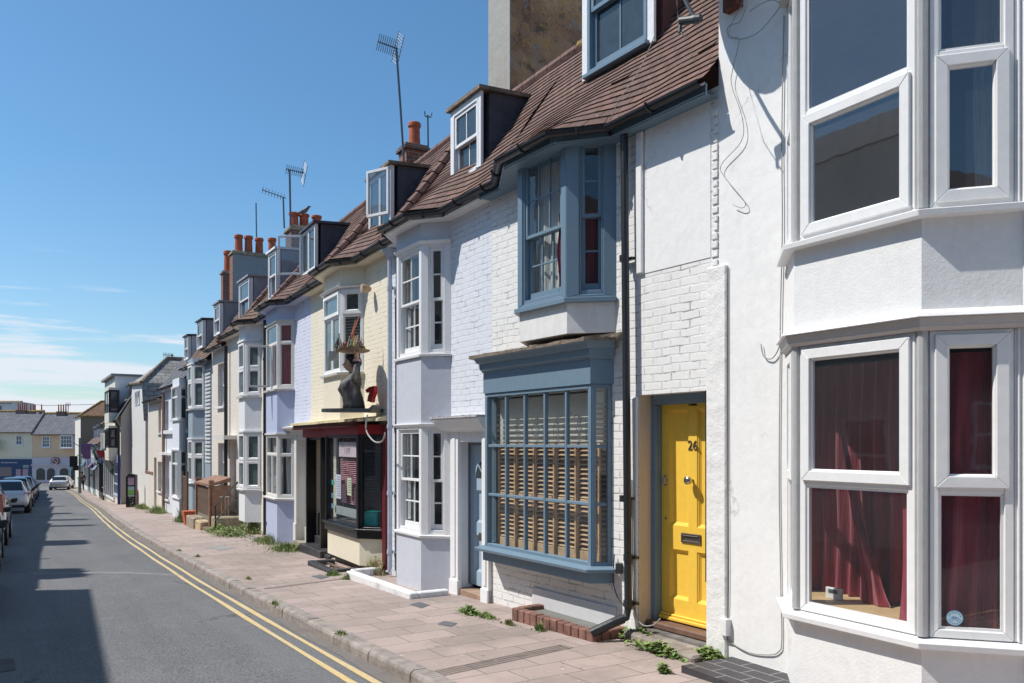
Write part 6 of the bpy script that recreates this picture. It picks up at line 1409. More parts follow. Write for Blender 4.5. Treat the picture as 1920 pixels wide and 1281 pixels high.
# ================================================================== opposite terrace (out of frame; throws the shade and shows in the panes)
def facl(y): return kerb(y) - 6.75
LB = [(-14, 4.2, 5.7, 'b'), (4.2, 16.9, 5.7, 'c'), (16.9, 22.5, 4.45, 'b'), (22.5, 29, 4.45, 'w'), (29, 35.5, 4.4, 'c'), (35.5, 43, 4.2, 'b'), (43, 52, 4.0, 'w'), (52, 62, 3.6, 'b'), (62, 73, 3.2, 'c'), (73, 86, 2.6, 'w'), (86, 97, 2.3, 'b')]
LM = {'b': BRICK_B, 'c': CR2, 'w': painted('opposite_white_wall', (.6, .6, .58))}
for i, (ya, yb, ze, k) in enumerate(LB):
    h = House('opposite_house', '%s house of the opposite terrace, %s' % ({'b': 'brown brick', 'c': 'cream', 'w': 'white'}[k], ('nearest the camera', 'second along, by the near parked cars', 'third along, with a short eave', 'fourth along, beside a broad stack', 'fifth along, with a thin stack', 'sixth along, mid row', 'seventh along, past the gap in the cars', 'eighth along, before the bend', 'ninth along, on the bend', 'last but one before the junction', 'at the junction corner')[i]), yb, ya, xa={0: -4.45, 1: -3.93}.get(i, facl(yb)), xb={0: -4.6, 1: -4.45}.get(i, facl(ya)), group='houses of the opposite terrace')
    L = h.L; m = MB(); m.poly((0, 0, h.zg - 1), (L, 0, h.zg - 1), (L, 0, ze), (0, 0, ze)); m.poly((L, 0, h.zg - 1), (L, -5, h.zg - 1), (L, -5, ze), (L, 0, ze)); m.poly((0, 0, h.zg - 1), (0, -5, h.zg - 1), (0, -5, ze), (0, 0, ze)); m.build('wall', LM[k], h.o)
    m = MB(); m.poly((0, .12, ze), (L, .12, ze), (L, -2.4, ze + 1.6), (0, -2.4, ze + 1.6), uv=((0, 0), (L, 0), (L, 3), (0, 3))); m.poly((0, -2.4, ze + 1.6), (L, -2.4, ze + 1.6), (L, -5, ze), (0, -5, ze), uv=((0, 0), (L, 0), (L, 3), (0, 3)))
    m.poly((0, .1, ze), (0, -2.4, ze + 1.58), (0, -5, ze), uv=((0, 0), (1, 1), (2, 0))); m.poly((L, .1, ze), (L, -2.4, ze + 1.58), (L, -5, ze), uv=((0, 0), (1, 1), (2, 0))); m.build('roof', SLATEM if i % 2 else TILE_O, h.o)
    nw = max(2, int(L / 2.2)); fr = Face(h, (0, 0), (L, 0))
    for j in range(nw):
        for lv in (1.0, 3.9):
            c_ = L * (j + .5) / nw; zg = G((ya + yb) / 2); o = MB(); ringbox(o, fr, c_ - .5, c_ + .5, zg + lv, zg + lv + 1.5, .08, 0, .05); fr.box(o, c_ - .42, c_ + .42, zg + lv + .72, zg + lv + .78, 0, .04); o = o.build('window', WTIM, h.o); pane_part(o, fr, c_ - .42, c_ + .42, zg + lv + .08, zg + lv + 1.42, .02, GLASS_O)
    cy = {2: (19.7, 21.1), 3: (26.7, 28.2), 4: (34.7, 35.3), 5: (38.6, 39.3), 6: (44, 45.2), 7: (54, 55), 8: (63, 64.5)}.get(i)
    if cy:
        xc = facl(cy[0]) - 2.0; m = MB(); a, v_ = h.w2l(xc, cy[1]); c_, _ = h.w2l(xc, cy[0]); zt = {2: 8.9, 3: 9.3, 4: 9.6, 5: 9.4, 6: 8.6, 7: 8.0, 8: 7}[i]
        m.box(a, c_, v_ - .5, v_, ze, zt); ch = m.build('chimney', BRICK, h.o)
        for q in (.3, .7): m = MB(); m.lathe([(.14, 0), (.12, .3), (.13, .35)], (a + (c_ - a) * q, v_ - .25, zt), 8); m.build('chimney_pot', POT, ch)
# ================================================================== ground, road, pavement, kerbs
def groundmat(name, col, col2, bumpd=.003, scale=120, big=.5, rough=.9, extra=None):
    m, nt, b = base_mat(name); c = coords(nt)
    n1 = noise_n(nt, c, scale, 3, .7); n2 = noise_n(nt, c, big, 6, .6); n3 = noise_n(nt, c, 3.2, 5, .65)
    k = mixc(nt, ramp(nt, n1, .38, .62), col, col2); k = mixc(nt, ramp(nt, n2, .35, .7, 0, .45), k, tuple(x * .72 for x in col)); k = mixc(nt, ramp(nt, n3, .55, .8, 0, .35), k, tuple(min(1, x * 1.35) for x in col2))
    if extra: k = extra(nt, c, k)
    nt.links.new(k, b.inputs['Base Color']); b.inputs['Roughness'].default_value = rough; b.inputs['Specular IOR Level'].default_value = .3
    bump(nt, b, n1, bumpd); return m
def road_wear(nt, c, k):
    a = noise_n(nt, c, 170, 2, .6); k = mixc(nt, ramp(nt, a, .60, .68, 0, .5), k, (.42, .42, .41))
    mp_ = N(nt, 'ShaderNodeMapping'); mp_.inputs['Scale'].default_value = (1.3, .05, 1); nt.links.new(c, mp_.inputs[0])
    k = mixc(nt, ramp(nt, noise_n(nt, mp_.outputs[0], 1.0, 4, .6), .40, .65, 0, .38), k, (.20, .20, .205))
    b_ = noise_n(nt, c, .8, 7, .7); k = mixc(nt, ramp(nt, b_, .60, .68, 0, .3), k, (.06, .06, .062))
    vv = N(nt, 'ShaderNodeTexVoronoi', feature='DISTANCE_TO_EDGE'); vv.inputs['Scale'].default_value = .32
    dn2 = N(nt, 'ShaderNodeTexNoise'); nt.links.new(c, dn2.inputs['Vector']); dn2.inputs['Scale'].default_value = 1.7; dn2.inputs['Detail'].default_value = 8; dn2.inputs['Roughness'].default_value = .72
    mv = N(nt, 'ShaderNodeMix', data_type='VECTOR'); mv.inputs['Factor'].default_value = .45; nt.links.new(c, mv.inputs[4]); nt.links.new(dn2.outputs['Color'], mv.inputs[5]); nt.links.new(mv.outputs[1], vv.inputs['Vector'])
    cm = N(nt, 'ShaderNodeMath', operation='MULTIPLY'); nt.links.new(ramp(nt, vv.outputs[0], .001, .006, 1, 0), cm.inputs[0]); nt.links.new(ramp(nt, noise_n(nt, c, .5, 3, .5), .52, .58, 0, .6), cm.inputs[1])
    return mixc(nt, cm.outputs[0], k, (.03, .03, .03))
ASPH = groundmat('weathered_asphalt', (.075, .078, .082), (.205, .208, .212), .012, 48, .35, .82, extra=road_wear)
ys = [-40 + i * 1.0 for i in range(141)]
def strip(xa, xb, za, zb, ys=ys, uv=False, nx=1):
    m = MB()
    for a, c in zip(ys, ys[1:]):
        for i in range(nx):
            f0, f1 = i / nx, (i + 1) / nx
            P = [(xa(a) + (xb(a) - xa(a)) * f0, a, za(a)), (xa(a) + (xb(a) - xa(a)) * f1, a, za(a)), (xa(c) + (xb(c) - xa(c)) * f1, c, za(c)), (xa(c) + (xb(c) - xa(c)) * f0, c, za(c))]
            m.poly(*P, uv=tuple((p[1], p[0] - xa(p[1]) if True else 0) for p in P) if uv else None)
    return m
m = MB(); Y = [-60, -30, 0, 20, 40, 60, 80, 95, 112, 400, 3000]
for a, c in zip(Y, Y[1:]): m.poly((-1500, a, G(a) - .16), (1500, a, G(a) - .16), (1500, c, G(c) - .16), (-1500, c, G(c) - .16))
struct('ground', m, groundmat('distant_ground', (.16, .16, .155), (.2, .2, .19), .01, 5))
struct('road', strip(lambda y: kerb(y) - 4.85, lambda y: kerb(y) + .06, lambda y: G(y) - .11, lambda y: G(y) - .11), ASPH)
m = MB()
for a, c in zip((100, 101, 102, 104, 106, 110), (101, 102, 104, 106, 110, 122)): m.poly((-40, a, G(a) - .115), (60, a, G(a) - .115), (60, c, G(c) - .115), (-40, c, G(c) - .115))
struct('road', m, ASPH)
def pav_extra(nt, c, k): return k
PAV = base_mat('pinkish_paving_slabs'); m_, nt, b_ = PAV
uvc = coords(nt, 'UV'); c = coords(nt)
bt = N(nt, 'ShaderNodeTexBrick'); nt.links.new(uvc, bt.inputs['Vector']); bt.inputs['Scale'].default_value = 1; bt.inputs['Brick Width'].default_value = .52; bt.inputs['Row Height'].default_value = .36
bt.inputs['Mortar Size'].default_value = .0045; bt.inputs['Mortar Smooth'].default_value = .6; bt.offset = .37
sp = N(nt, 'ShaderNodeSeparateXYZ'); nt.links.new(uvc, sp.inputs[0]); cb = N(nt, 'ShaderNodeCombineXYZ'); nt.links.new(sp.outputs[1], cb.inputs[0]); nt.links.new(sp.outputs[0], cb.inputs[1]); nt.links.new(cb.outputs[0], bt.inputs['Vector'])
bt.inputs['Color1'].default_value = (.45, .355, .32, 1); bt.inputs['Color2'].default_value = (.35, .285, .255, 1); bt.inputs['Mortar'].default_value = (.17, .14, .12, 1)
n1 = noise_n(nt, c, 90, 3, .7); n2 = noise_n(nt, c, 1.1, 7, .65); n3 = noise_n(nt, c, 9, 6, .75)
k = mixc(nt, ramp(nt, n1, .3, .7, 0, .25), bt.outputs['Color'], (.18, .155, .14)); k = mixc(nt, ramp(nt, n2, .42, .7, 0, .5), k, (.24, .20, .175)); k = mixc(nt, ramp(nt, n3, .66, .72, 0, .6), k, (.12, .10, .09))
k = mixc(nt, ramp(nt, noise_n(nt, c, 14, 2, .5), .72, .735, 0, .75), k, (.10, .085, .075)); k = mixc(nt, ramp(nt, noise_n(nt, c, 19, 2, .5), .73, .74, 0, .7), k, (.62, .6, .57)); k = mixc(nt, ramp(nt, noise_n(nt, c, .55, 8, .75), .50, .62, 0, .35), k, (.21, .18, .16))
nt.links.new(k, b_.inputs['Base Color']); b_.inputs['Roughness'].default_value = .85; b_.inputs['Specular IOR Level'].default_value = .25
iv = N(nt, 'ShaderNodeMath', operation='SUBTRACT'); iv.inputs[0].default_value = 1; nt.links.new(bt.outputs['Fac'], iv.inputs[1])
pr = bump(nt, b_, iv.outputs[0], .008); bump(nt, b_, n1, .003, 1, pr); PAVM = m_
struct('pavement', strip(lambda y: kerb(y) + .15, lambda y: max(fac(y), kerb(y) + 1) + 2.2, G, G, uv=True), PAVM)
struct('pavement', strip(lambda y: kerb(y) - 8.5, lambda y: kerb(y) - 4.97, G, G, uv=True), PAVM)
m = MB(); 
for a, c in ((111.5, 119),): m.poly((-30, a, G(a) + .0), (30, a - 0, G(a) + .0), (30, c, G(c)), (-30, c, G(c)))
KM = plain('worn_kerb_granite', (.27, .235, .21), .85, 0, .01, 30, .35)
def kerbrun(off, side):
    m = MB(); y = -12.0; i = 0
    while y < 100:
        L = .91; y2 = y + L - .012; xa, xb = kerb(y) + off, kerb(y2) + off; j = R.uniform(-.006, .006); zj = R.uniform(-.003, .004); w = .15
        prof = [(0, -.18), (.002, -.035), (.012, -.012), (.035, .003), (w, .004), (w, -.18)]
        if side < 0: prof = [(w - q, z) for q, z in prof]
        r0 = m.add([(xa + j + q, y, G(y) + z + zj) for q, z in prof]); r1 = m.add([(xb + j + q, y2, G(y2) + z + zj) for q, z in prof]); n = len(prof)
        for k in range(n): m.f.append((r0 + k, r0 + (k + 1) % n, r1 + (k + 1) % n, r1 + k))
        m.f.append(tuple(r0 + k for k in range(n))); m.f.append(tuple(r1 + k for k in reversed(range(n)))); y += L
    return m
struct('kerb', kerbrun(0, 1), KM); struct('kerb', kerbrun(-4.98, -1), KM)
ym, nt, b_ = base_mat('worn_yellow_line_paint'); c = coords(nt)
f_ = ramp(nt, noise_n(nt, c, 38, 6, .8), .50, .62, 0, .7); k = mixc(nt, f_, (.62, .45, .19), (.19, .18, .165)); nt.links.new(mixc(nt, ramp(nt, noise_n(nt, c, 2, 4, .6), .35, .65, 0, .6), k, (.55, .46, .30)), b_.inputs['Base Color']); b_.inputs['Roughness'].default_value = .75
zl = lambda y: G(y) - .1055
def gapstrip(o0, o1):
    return strip(lambda y: kerb(y) + o0 + .006 * sin(y * 1.7), lambda y: kerb(y) + o1 + .006 * sin(y * 1.3), zl, zl, ys=[-12 + .5 * i for i in range(215)])
struct('yellow_line', gapstrip(-.23, -.172), ym); struct('yellow_line', gapstrip(-.40, -.342), ym)
# gutter dirt and the pale trench seam crossing the road
zg2 = lambda y: G(y) - .1062
struct('gutter_strip', strip(lambda y: kerb(y) - .13 - .02 * sin(y * 3.1), lambda y: kerb(y) + .02, zg2, zg2, ys=[-12 + .5 * i for i in range(215)]), groundmat('gutter_grit', (.15, .14, .13), (.24, .21, .185), .006, 60, 2))
m = MB(); P = [gpix(x, y, -.106) for x, y in ((60, 1076), (120, 1075), (180, 1073.5), (240, 1074), (300, 1076.5), (345, 1080))]
for a, c in zip(P, P[1:]): m.poly((a.x, a.y - .09, G(a.y) - .106), (c.x, c.y - .09, G(c.y) - .106), (c.x, c.y + .09, G(c.y) - .106), (a.x, a.y + .09, G(a.y) - .106))
struct('road_seam', m, groundmat('pale_trench_seam', (.20, .20, .195), (.26, .255, .25), .003, 90, 3))
m = MB(); P = [gpix(x, y, -.106) for x, y in ((-8, 1262), (30, 1256), (26, 1234), (-8, 1236))]; m.poly(*[(q.x, q.y, G(q.y) - .1055) for q in P]); struct('road_patch', m, groundmat('dark_road_patch', (.08, .075, .08), (.13, .12, .12), .004, 60, 2))
CR = plain('dirt_in_cracks', (.045, .04, .035), .9)
def pav_sheet(name, pix, mat, z=.004, **k):
    m = MB(); P = [gpix(*q) for q in pix]; m.poly(*[(q.x, q.y, G(q.y) + z) for q in P]); return struct(name, m, mat)
COVER = plain('grey_inspection_cover', (.13, .135, .14), .7, .2, .003, 60, .2)
pav_sheet('inspection_cover', [(768, 1134), (790, 1141), (806, 1135), (786, 1129)], COVER); pav_sheet('inspection_cover', [(820, 1171), (846, 1176), (858, 1169), (832, 1165)], COVER); pav_sheet('inspection_cover', [(583, 1081), (603, 1086), (618, 1082), (600, 1078)], COVER)
pav_sheet('inspection_cover', [(384, 1026), (412, 1033), (444, 1028), (412, 1023)], groundmat('grey_patch', (.26, .25, .24), (.3, .29, .28), .002, 80)); 
# ribbed cast channel across the pavement
m = MB(); a1, a2 = gpix(800, 1268), gpix(1062, 1212)
for k in range(4):
    o = Vector((0, .05 * k)); d = (a2 - a1); n = Vector((-d.y, d.x, 0)).normalized(); A = a1 + n * (.05 * k - .09); B = a2 + n * (.05 * k - .09)
    m.poly((A.x, A.y, G(A.y) + .005), (B.x, B.y, G(B.y) + .005), ((B + n * .014).x, (B + n * .014).y, G(B.y) + .005), ((A + n * .014).x, (A + n * .014).y, G(A.y) + .005))
struct('drain_channel', m, plain('brown_grime_line', (.13, .11, .095), .9))
m = MB(); a1, a2 = gpix(497, 1104), gpix(640, 1086); d = (a2 - a1); n = Vector((-d.y, d.x, 0)).normalized() * .05; m.poly(*[(q.x, q.y, G(q.y) + .004) for q in (a1 - n, a2 - n, a2 + n, a1 + n)]); struct('drain_channel', m, plain('dark_channel_cover', (.20, .16, .14), .8, 0, .003, 60))
# black tiled step in front of the white house
h = H0; g = gpix(1274, 1262); u1, v1 = h.w2l(g.x, g.y); zt = G(5) + .06
TM = brickm('dark_quarry_tiles', (.055, .05, .055), (.075, .07, .075), (.28, .27, .27), 'UV', .30, .15, .006, rough=.6, bd=.003)
m = MB(); ua = 2.5
q = [(ua, -.02), (u1, -.02), (u1 + .0, v1 - .02), (ua, v1 + .10)]
m.poly(*[(x, y, zt) for x, y in q], uv=tuple(q)); m.poly(*[(x, y, zt - .3) for x, y in (q[3], q[2])], *[(x, y, zt) for x, y in (q[2], q[3])], uv=tuple([(.02, .02)] * 4)); m.poly(*[(x, y, zt - .3) for x, y in (q[2], q[1])], *[(x, y, zt) for x, y in (q[1], q[2])], uv=tuple([(.02, .02)] * 4))
ts = m.build('tiled_step', TM, h.o)

# ================================================================== weeds
LEAFS = [plain('weed_leaf_green', (.15, .25, .055), .6, 0, 0, 10, .35), plain('weed_leaf_olive', (.22, .27, .09), .7, 0, 0, 10, .35), plain('dry_straw', (.36, .28, .15), .8, 0, 0, 10, .3)]
def weed(px, py, w, dep, hgt, n, label, dry=0, v=0, grass=False, z=0):
    n = int(n * 2.6); hgt *= 1.3; w *= 1.15; dep *= 1.15; g = gpix(px, py); t = thing('weed_clump', label, 'weed', (g.x, g.y, G(g.y) + z), 0, 'weeds along the foot of the houses')
    for mi in (0, 1, 2):
        k = int(n * (.55, .45, .0)[mi] * (1 - dry)) + int(n * dry * (mi == 2)); m = MB()
        for i in range(k):
            x, y = R.gauss(0, dep / 2.3), R.gauss(0, w / 2.3); hh = hgt * R.uniform(.3, 1) * max(.25, 1 - (hypot(x / dep, y / w)) * .9)
            a = R.uniform(0, 2 * pi); s = R.uniform(.016, .04) * (1 if not grass else .3); L_ = R.uniform(.03, .065) if not grass else hh
            if grass or mi == 2:
                b = Vector((x, y, 0)); e = b + Vector((cos(a) * hh * .5, sin(a) * hh * .5, hh)); w_ = Vector((-sin(a), cos(a), 0)) * .006
                mid = b.lerp(e, .5) + Vector((0, 0, hh * .12)); m.poly(b - w_, b + w_, mid + w_ * .8, mid - w_ * .8); m.poly(mid - w_ * .8, mid + w_ * .8, e)
            else:
                c_ = Vector((x, y, hh)); d = Vector((cos(a), sin(a), R.uniform(-.3, .8))).normalized() * L_; q = d.cross(Vector((0, 0, 1))).normalized() * s * .6
                m.poly(c_ - d * .2, c_ + d * .4 + q, c_ + d, c_ + d * .4 - q)
                if i % 4 == 0: s0_ = Vector((x * .7, y * .7, 0)); m.tube([s0_, c_], .002, 3, False)
        if m.f: m.build('leaves', LEAFS[mi], t)
    return t
weed(1200, 1203, .42, .08, .10, 200, 'leafy green weeds growing under the front doorstep of the yellow door'); weed(1236, 1226, .30, .07, .09, 140, 'low green weeds at the pavement edge of the yellow door step')
weed(1330, 1240, .20, .08, .11, 150, 'green weed tuft between the doorstep and the black tiled step', .12); weed(1244, 1262, .05, .04, .07, 26, 'single small weed sprouting from a slab joint near the tiled step')
weed(912, 1158, .20, .08, .08, 100, 'small weeds in the joints left of the brick light well kerb', .1, grass=True); weed(880, 1151, .14, .08, .08, 80, 'little weed tuft in front of the pale blue door step'); weed(1012, 1183, .07, .04, .10, 50, 'thin weed growing against the front of the brick kerb', grass=True); weed(955, 1172, .1, .04, .09, 50, 'dry grassy weed at the far corner of the brick kerb', .4, grass=True)
weed(625, 1079, .12, .12, .10, 90, 'small grass tuft beside the black cellar kerb', grass=True); weed(655, 1086, .14, .12, .10, 90, 'yellow flowering weed tuft at the end of the white concrete kerb', grass=True)
weed(702, 1076, .35, .12, .28, 120, 'dry twiggy stems under the shop window by the grey pipe', .8)
weed(540, 1032, .55, .35, .18, 420, 'clump of green grass in front of the lavender house door', .1, grass=True); weed(510, 1018, .9, .35, .22, 520, 'straggling grass at the foot of the lavender bay', .2, grass=True)
weed(472, 1000, .8, .4, .35, 460, 'dark bushy weeds below the white bay window', .15); weed(430, 1004, .9, .35, .2, 420, 'ragged weeds in front of the garden steps', .15); weed(408, 998, .5, .3, .2, 260, 'green weeds left of the garden steps'); weed(428, 985, .4, .25, .25, 240, 'weeds between the garden steps')
weed(345, 979, .5, .25, .5, 260, 'tall green weeds beside the terracotta pot', 0, grass=True)
weed(296, 962, 1.2, .3, .35, 420, 'grass strip along the narrow cream house', .1, grass=True); weed(268, 954, 1.6, .25, .28, 420, 'grass strip at the foot of the white yard wall', .15, grass=True)
m = MB(); CK = weed
for (px, py, lab) in ((336, 1033, 'tiny moss tuft in the farthest cracked kerb joint'), (371, 1044, 'brownish moss tuft in the kerb joint level with the grey pavement patch'), (466, 1086, 'moss tuft on the kerb level with the black cellar kerb'), (515, 1133, 'dry moss streak down the kerb face by the yellow lines'), (641, 1190, 'moss tuft in the nearest kerb joint')): weed(px, py, .12, .05, .05, 40, lab, .3, grass=True)

# ================================================================== garden steps, rails, gate, pots
def gthing(name, label, cat, px, py, rz=pi / 2, group=None):
    g = gpix(px, py); return thing(name, label, cat, (g.x, g.y, G(g.y)), rz, group)
h = H5; SAND = plain('sandy_stone_steps', (.46, .36, .22), .85, 0, .01, 12, .3); ROCK = plain('rough_garden_stone', (.30, .25, .18), .9, 0, .03, 8, .4)
st = thing('garden_steps', 'worn sandy stone steps leading up to the white door', 'steps', (*h.l2w(h.u(438), .0), G(22.5)), h.o.rotation_euler.z)
for (x0, x1, y0, y1, z1, mt) in ((-.75, .6, 0, .45, .34, ROCK), (-.5, .35, .2, .62, .38, SAND), (-1.1, -.35, .0, .7, .36, ROCK), (-.3, .5, .62, .95, .2, SAND), (.4, 1.5, .3, 1.0, .25, ROCK)):
    m = MB(); m.box(x0, x1, y0, y1, -.2, z1); m.build('step', mt, st, bevel=.03)
m = MB(); m.box(-1.9, .9, .25, .9, -.1, .07); m.build('planting_bed', plain('bare_soil', (.16, .11, .08), .95, 0, .03, 20, .4), st, bevel=.03)
def rail_pt(px, py, h, v): u, z = h.P(px, py, v); x, y = h.l2w(u, v); return Vector((x, y, z))
rt = thing('handrail', 'black iron handrail rising to the white front door', 'handrail', rail_pt(404, 991, h, .95)); o_ = rt.location.copy()
m = MB()
for pts, v, r in ((((404, 948), (445, 905)), .95, .022), (((404, 976), (443, 935)), .95, .022), (((404, 990), (404, 948)), .95, .022)):
    m.tube([rail_pt(*q, h, v) - o_ for q in pts], r, 8)
m.build('rail', IRON, rt); m = MB(); m.tube([rail_pt(400, 932, h, .5) - o_, rail_pt(430, 932, h, .5) - o_], .012, 6)
for x in (402, 408, 415, 422, 428): m.tube([rail_pt(x, 932, h, .5) - o_, rail_pt(x, 968, h, .5) - o_], .009, 5)
m.build('baluster_rail', CABLE, rt)
ORW = plain('orange_stained_timber', (.24, .13, .085), .7, 0, .003, 40, .35); BRW = plain('dark_brown_slats', (.13, .085, .06), .7, 0, .004, 40, .3)
h = H7
def q3(px, py, v): u, z = h.P(px, py, v); return u, z
g_ = gpix(396, 994)
gt = thing('timber_gate', 'orange and brown timber slatted bin store gate', 'gate', g_, h.o.rotation_euler.z); ZO[gt.name] = gt.location.z
gx0 = 0; W_ = 1.9; zg = gt.location.z
m = MB(); 
for x in (-.0, W_): m.box(x - .06, x + .06, -.06, .06, zg, zg + 1.35)
m.box(W_ - .06, W_ + .05, -.22, .0, zg, zg + 1.32); m.build('post', ORW, gt, bevel=.005)
m = MB(); m.hexa([(-.1, .08, zg + 1.18), (W_ + .05, .08, zg + 1.18), (W_ + .05, -.5, zg + 1.3), (-.1, -.5, zg + 1.3)], [(-.1, .08, zg + 1.24), (W_ + .05, .08, zg + 1.24), (W_ + .05, -.5, zg + 1.42), (-.1, -.5, zg + 1.42)]); m.build('sloping_top', ORW, gt)
m = MB(); m.box(-.09, -.03, -.5, .0, zg, zg + 1.2); m.build('side_panel', ORW, gt)
m = MB(); x = .06
while x < W_ - .1: m.box(x, x + .10, -.01, .02, zg + .38, zg + 1.14); x += .125
m.build('slat', BRW, gt); m = MB(); m.box(.06, W_ - .06, -.02, .015, zg + .05, zg + .37); m.build('lower_panel', plain('grey_brown_board', (.20, .17, .14), .8, 0, .003), gt)
fe = thing('dark_gate', 'narrow dark slatted iron gate next to the pale blue house', 'gate', gpix(351, 983), H7.o.rotation_euler.z)
m = MB()
for i in range(7): m.box(i * .11, i * .11 + .07, -.01, .01, .05, 1.45)
m.box(-.06, -.01, -.03, .03, 0, 1.6); m.box(.78, .83, -.03, .03, 0, 1.6); m.box(0, .8, -.02, .02, 1.4, 1.45); m.build('slat_panel', BRW, fe)
pt = gthing('plant_pot', 'square terracotta coloured pot beside the timber gate', 'pot', 357, 984)
m = MB(); m.hexa([(-.16, -.16, 0), (.16, -.16, 0), (.16, .16, 0), (-.16, .16, 0)], [(-.22, -.22, .42), (.22, -.22, .42), (.22, .22, .42), (-.22, .22, .42)]); m.build('pot_body', POT, pt, bevel=.01)
# A-board style pillar sign with posters and the red bin behind
sg = gthing('poster_pillar', 'tall black pavement sign with pink, green and chalked panels', 'sign', 247, 951, rz=-TH)
m = MB(); m.box(-.22, .22, -.12, .12, 0, 1.42); m.hexa([(-.22, -.12, 1.42), (.22, -.12, 1.42), (.22, .12, 1.42), (-.22, .12, 1.42)], [(-.08, -.1, 1.56), (.22, -.1, 1.5), (.22, .1, 1.5), (-.08, .1, 1.56)]); m.build('sign_body', BLACKP, sg, bevel=.01)
for (z0, z1, c, nm) in ((1.02, 1.36, (.45, .30, .42), 'pink'), (.80, .96, (.35, .48, .52), 'sky'), (.58, .80, (.22, .45, .10), 'green'), (.50, .56, (.5, .55, .58), 'strip')):
    m = MB(); m.box(-.12, .17, -.128, -.121, z0, z1); m.build('poster', plain(nm + '_poster', c, .6), sg)
m = MB()
for i in range(9): a = R.uniform(0, pi); x, z = R.uniform(-.08, .12), R.uniform(.15, .42); m.tube([(x, -.125, z), (x + .05 * cos(a), -.125, z + .08 * sin(a))], .006, 4)
m.build('chalk_marks', plain('chalk', (.5, .5, .5)), sg)
rb = gthing('red_bin', 'red plastic bin standing behind the black poster pillar', 'bin', 254.5, 948); m = MB(); m.lathe([(.16, 0), (.2, .62), (.22, .66), (.2, .72), (.1, .78)], (0, 0, 0), 14); m.build('bin_body', plain('red_plastic', (.42, .02, .03), .4), rb)
# far street furniture
gp_ = gthing('lamp_post', 'grey green street post with signs by the far shops', 'post', 149.5, 925, 0); m = MB(); m.tube([(0, 0, 0), (0, 0, 1.2)], .13, 10); m.tube([(0, 0, 1.2), (0, 0, 4.6)], .09, 10); m.build('pole', plain('grey_green_post_paint', (.20, .26, .23), .5), gp_)
m = MB(); m.box(-.75, -.15, -.1, .1, 2.2, 3.1); m.box(-.5, -.1, -.15, .15, 1.9, 2.3); m.build('signal_box', BLACKP, gp_, bevel=.02); m = MB(); m.tube([(0, 0, 3.9), (-.5, 0, 4.2)], .03, 6); m.build('bracket', ALU, gp_)
bp = gthing('bollard_post', 'slim turquoise street post standing before the arched windows', 'post', 130, 911, 0); m = MB(); m.tube([(0, 0, 0), (0, 0, 2.2)], .08, 8); m.lathe([(.09, 0), (.06, .1), (.0, .15)], (0, 0, 2.2), 8); m.build('pole', plain('turquoise_post', (.08, .28, .32), .5), bp)
sp_ = gthing('sign_post', 'thin grey sign post right of the white car', 'post', 135, 916, 0); m = MB(); m.tube([(0, 0, 0), (0, 0, 2.9)], .035, 6); m.tube([(-.7, 0, .3), (0, 0, .3)], .02, 5); m.build('pole', ALU, sp_)
hg = HB
def plateobj(h, pix, v, mat, name, par=None, th=.03, **k):
    m = MB(); P = [h.P(*q, v) for q in pix]; n = len(P); m.v = [(u, v, z) for u, z in P] + [(u, v + th, z) for u, z in P]; m.f = [tuple(range(n)), tuple(range(n, 2 * n))] + [(i, (i + 1) % n, n + (i + 1) % n, n + i) for i in range(n)]; return m.build(name, mat, par, **k)
class Perp:                                             # an upright plane across the pavement at street distance y
    def __init__(s, y, x0): s.A = Vector((x0, y)); s.d = Vector((-1, 0)); s.n = Vector((0, -1)); s.zg = G(y)
    w2l = House.w2l; l2w = House.l2w; P = House.P
def flag(label, y, x0, pole, polys, group='banner flags along the shops'):
    p = Perp(y, x0); t = thing('banner_flag', label, 'flag', (x0, y, p.P(*pole[0])[1]), pi, group); p.o = t; ZO[t.name] = t.location.z
    m = MB(); q = [p.P(*a) for a in pole]; m.tube([(u, .02, z) for u, z in q], .025, 6); m.build('pole', IRON, t)
    for pix, mat, nm in polys: plateobj(p, pix, 0, mat, nm, t, .012)
    return t
FR, FW, FG = fabric('red_flag_cloth', (.45, .03, .05), 8), fabric('white_flag_cloth', (.55, .55, .52), 8), fabric('green_flag_cloth', (.10, .26, .12), 8)
fl = flag('red, white and green banner flag on a slanting pole above the cafe tables', 49.3, 5.2, [(224, 893), (209, 868), (193, 845)], [([(180, 845), (193, 844), (200, 854), (190, 860), (185, 856)], FR, 'red_panel'), ([(190, 860), (200, 854), (213, 877), (205, 884), (197, 873)], FW, 'white_panel'), ([(205, 884), (213, 877), (224, 893), (210, 890)], FG, 'green_panel')])
m = MB(); p = Perp(49.3, 5.2)
for k in range(7): a = p.P(194 + k * 2.3, 862 + k * 3.1, 0); m.box(a[0] - .10, a[0] + .02, -.015, -.008, a[1] - .05, a[1] + .03)
m.build('flag_lettering', plain('grey_lettering', (.18, .18, .2)), fl)
flag('pale green and white drooping banner flag beside the boot sign', 58, 5.6, [(176, 836), (186, 855), (190, 868)], [([(175, 838), (178, 836), (187, 853), (190, 870), (181, 862)], FW, 'white_panel'), ([(173, 846), (176, 842), (183, 862), (180, 864)], FG, 'green_panel')])
p = Perp(66, 6.1); hs2 = thing('boot_sign', 'hanging shop sign with a red boot on a purple board', 'sign', (6.1, 66, p.P(162, 860)[1]), pi); p.o = hs2; ZO[hs2.name] = hs2.location.z
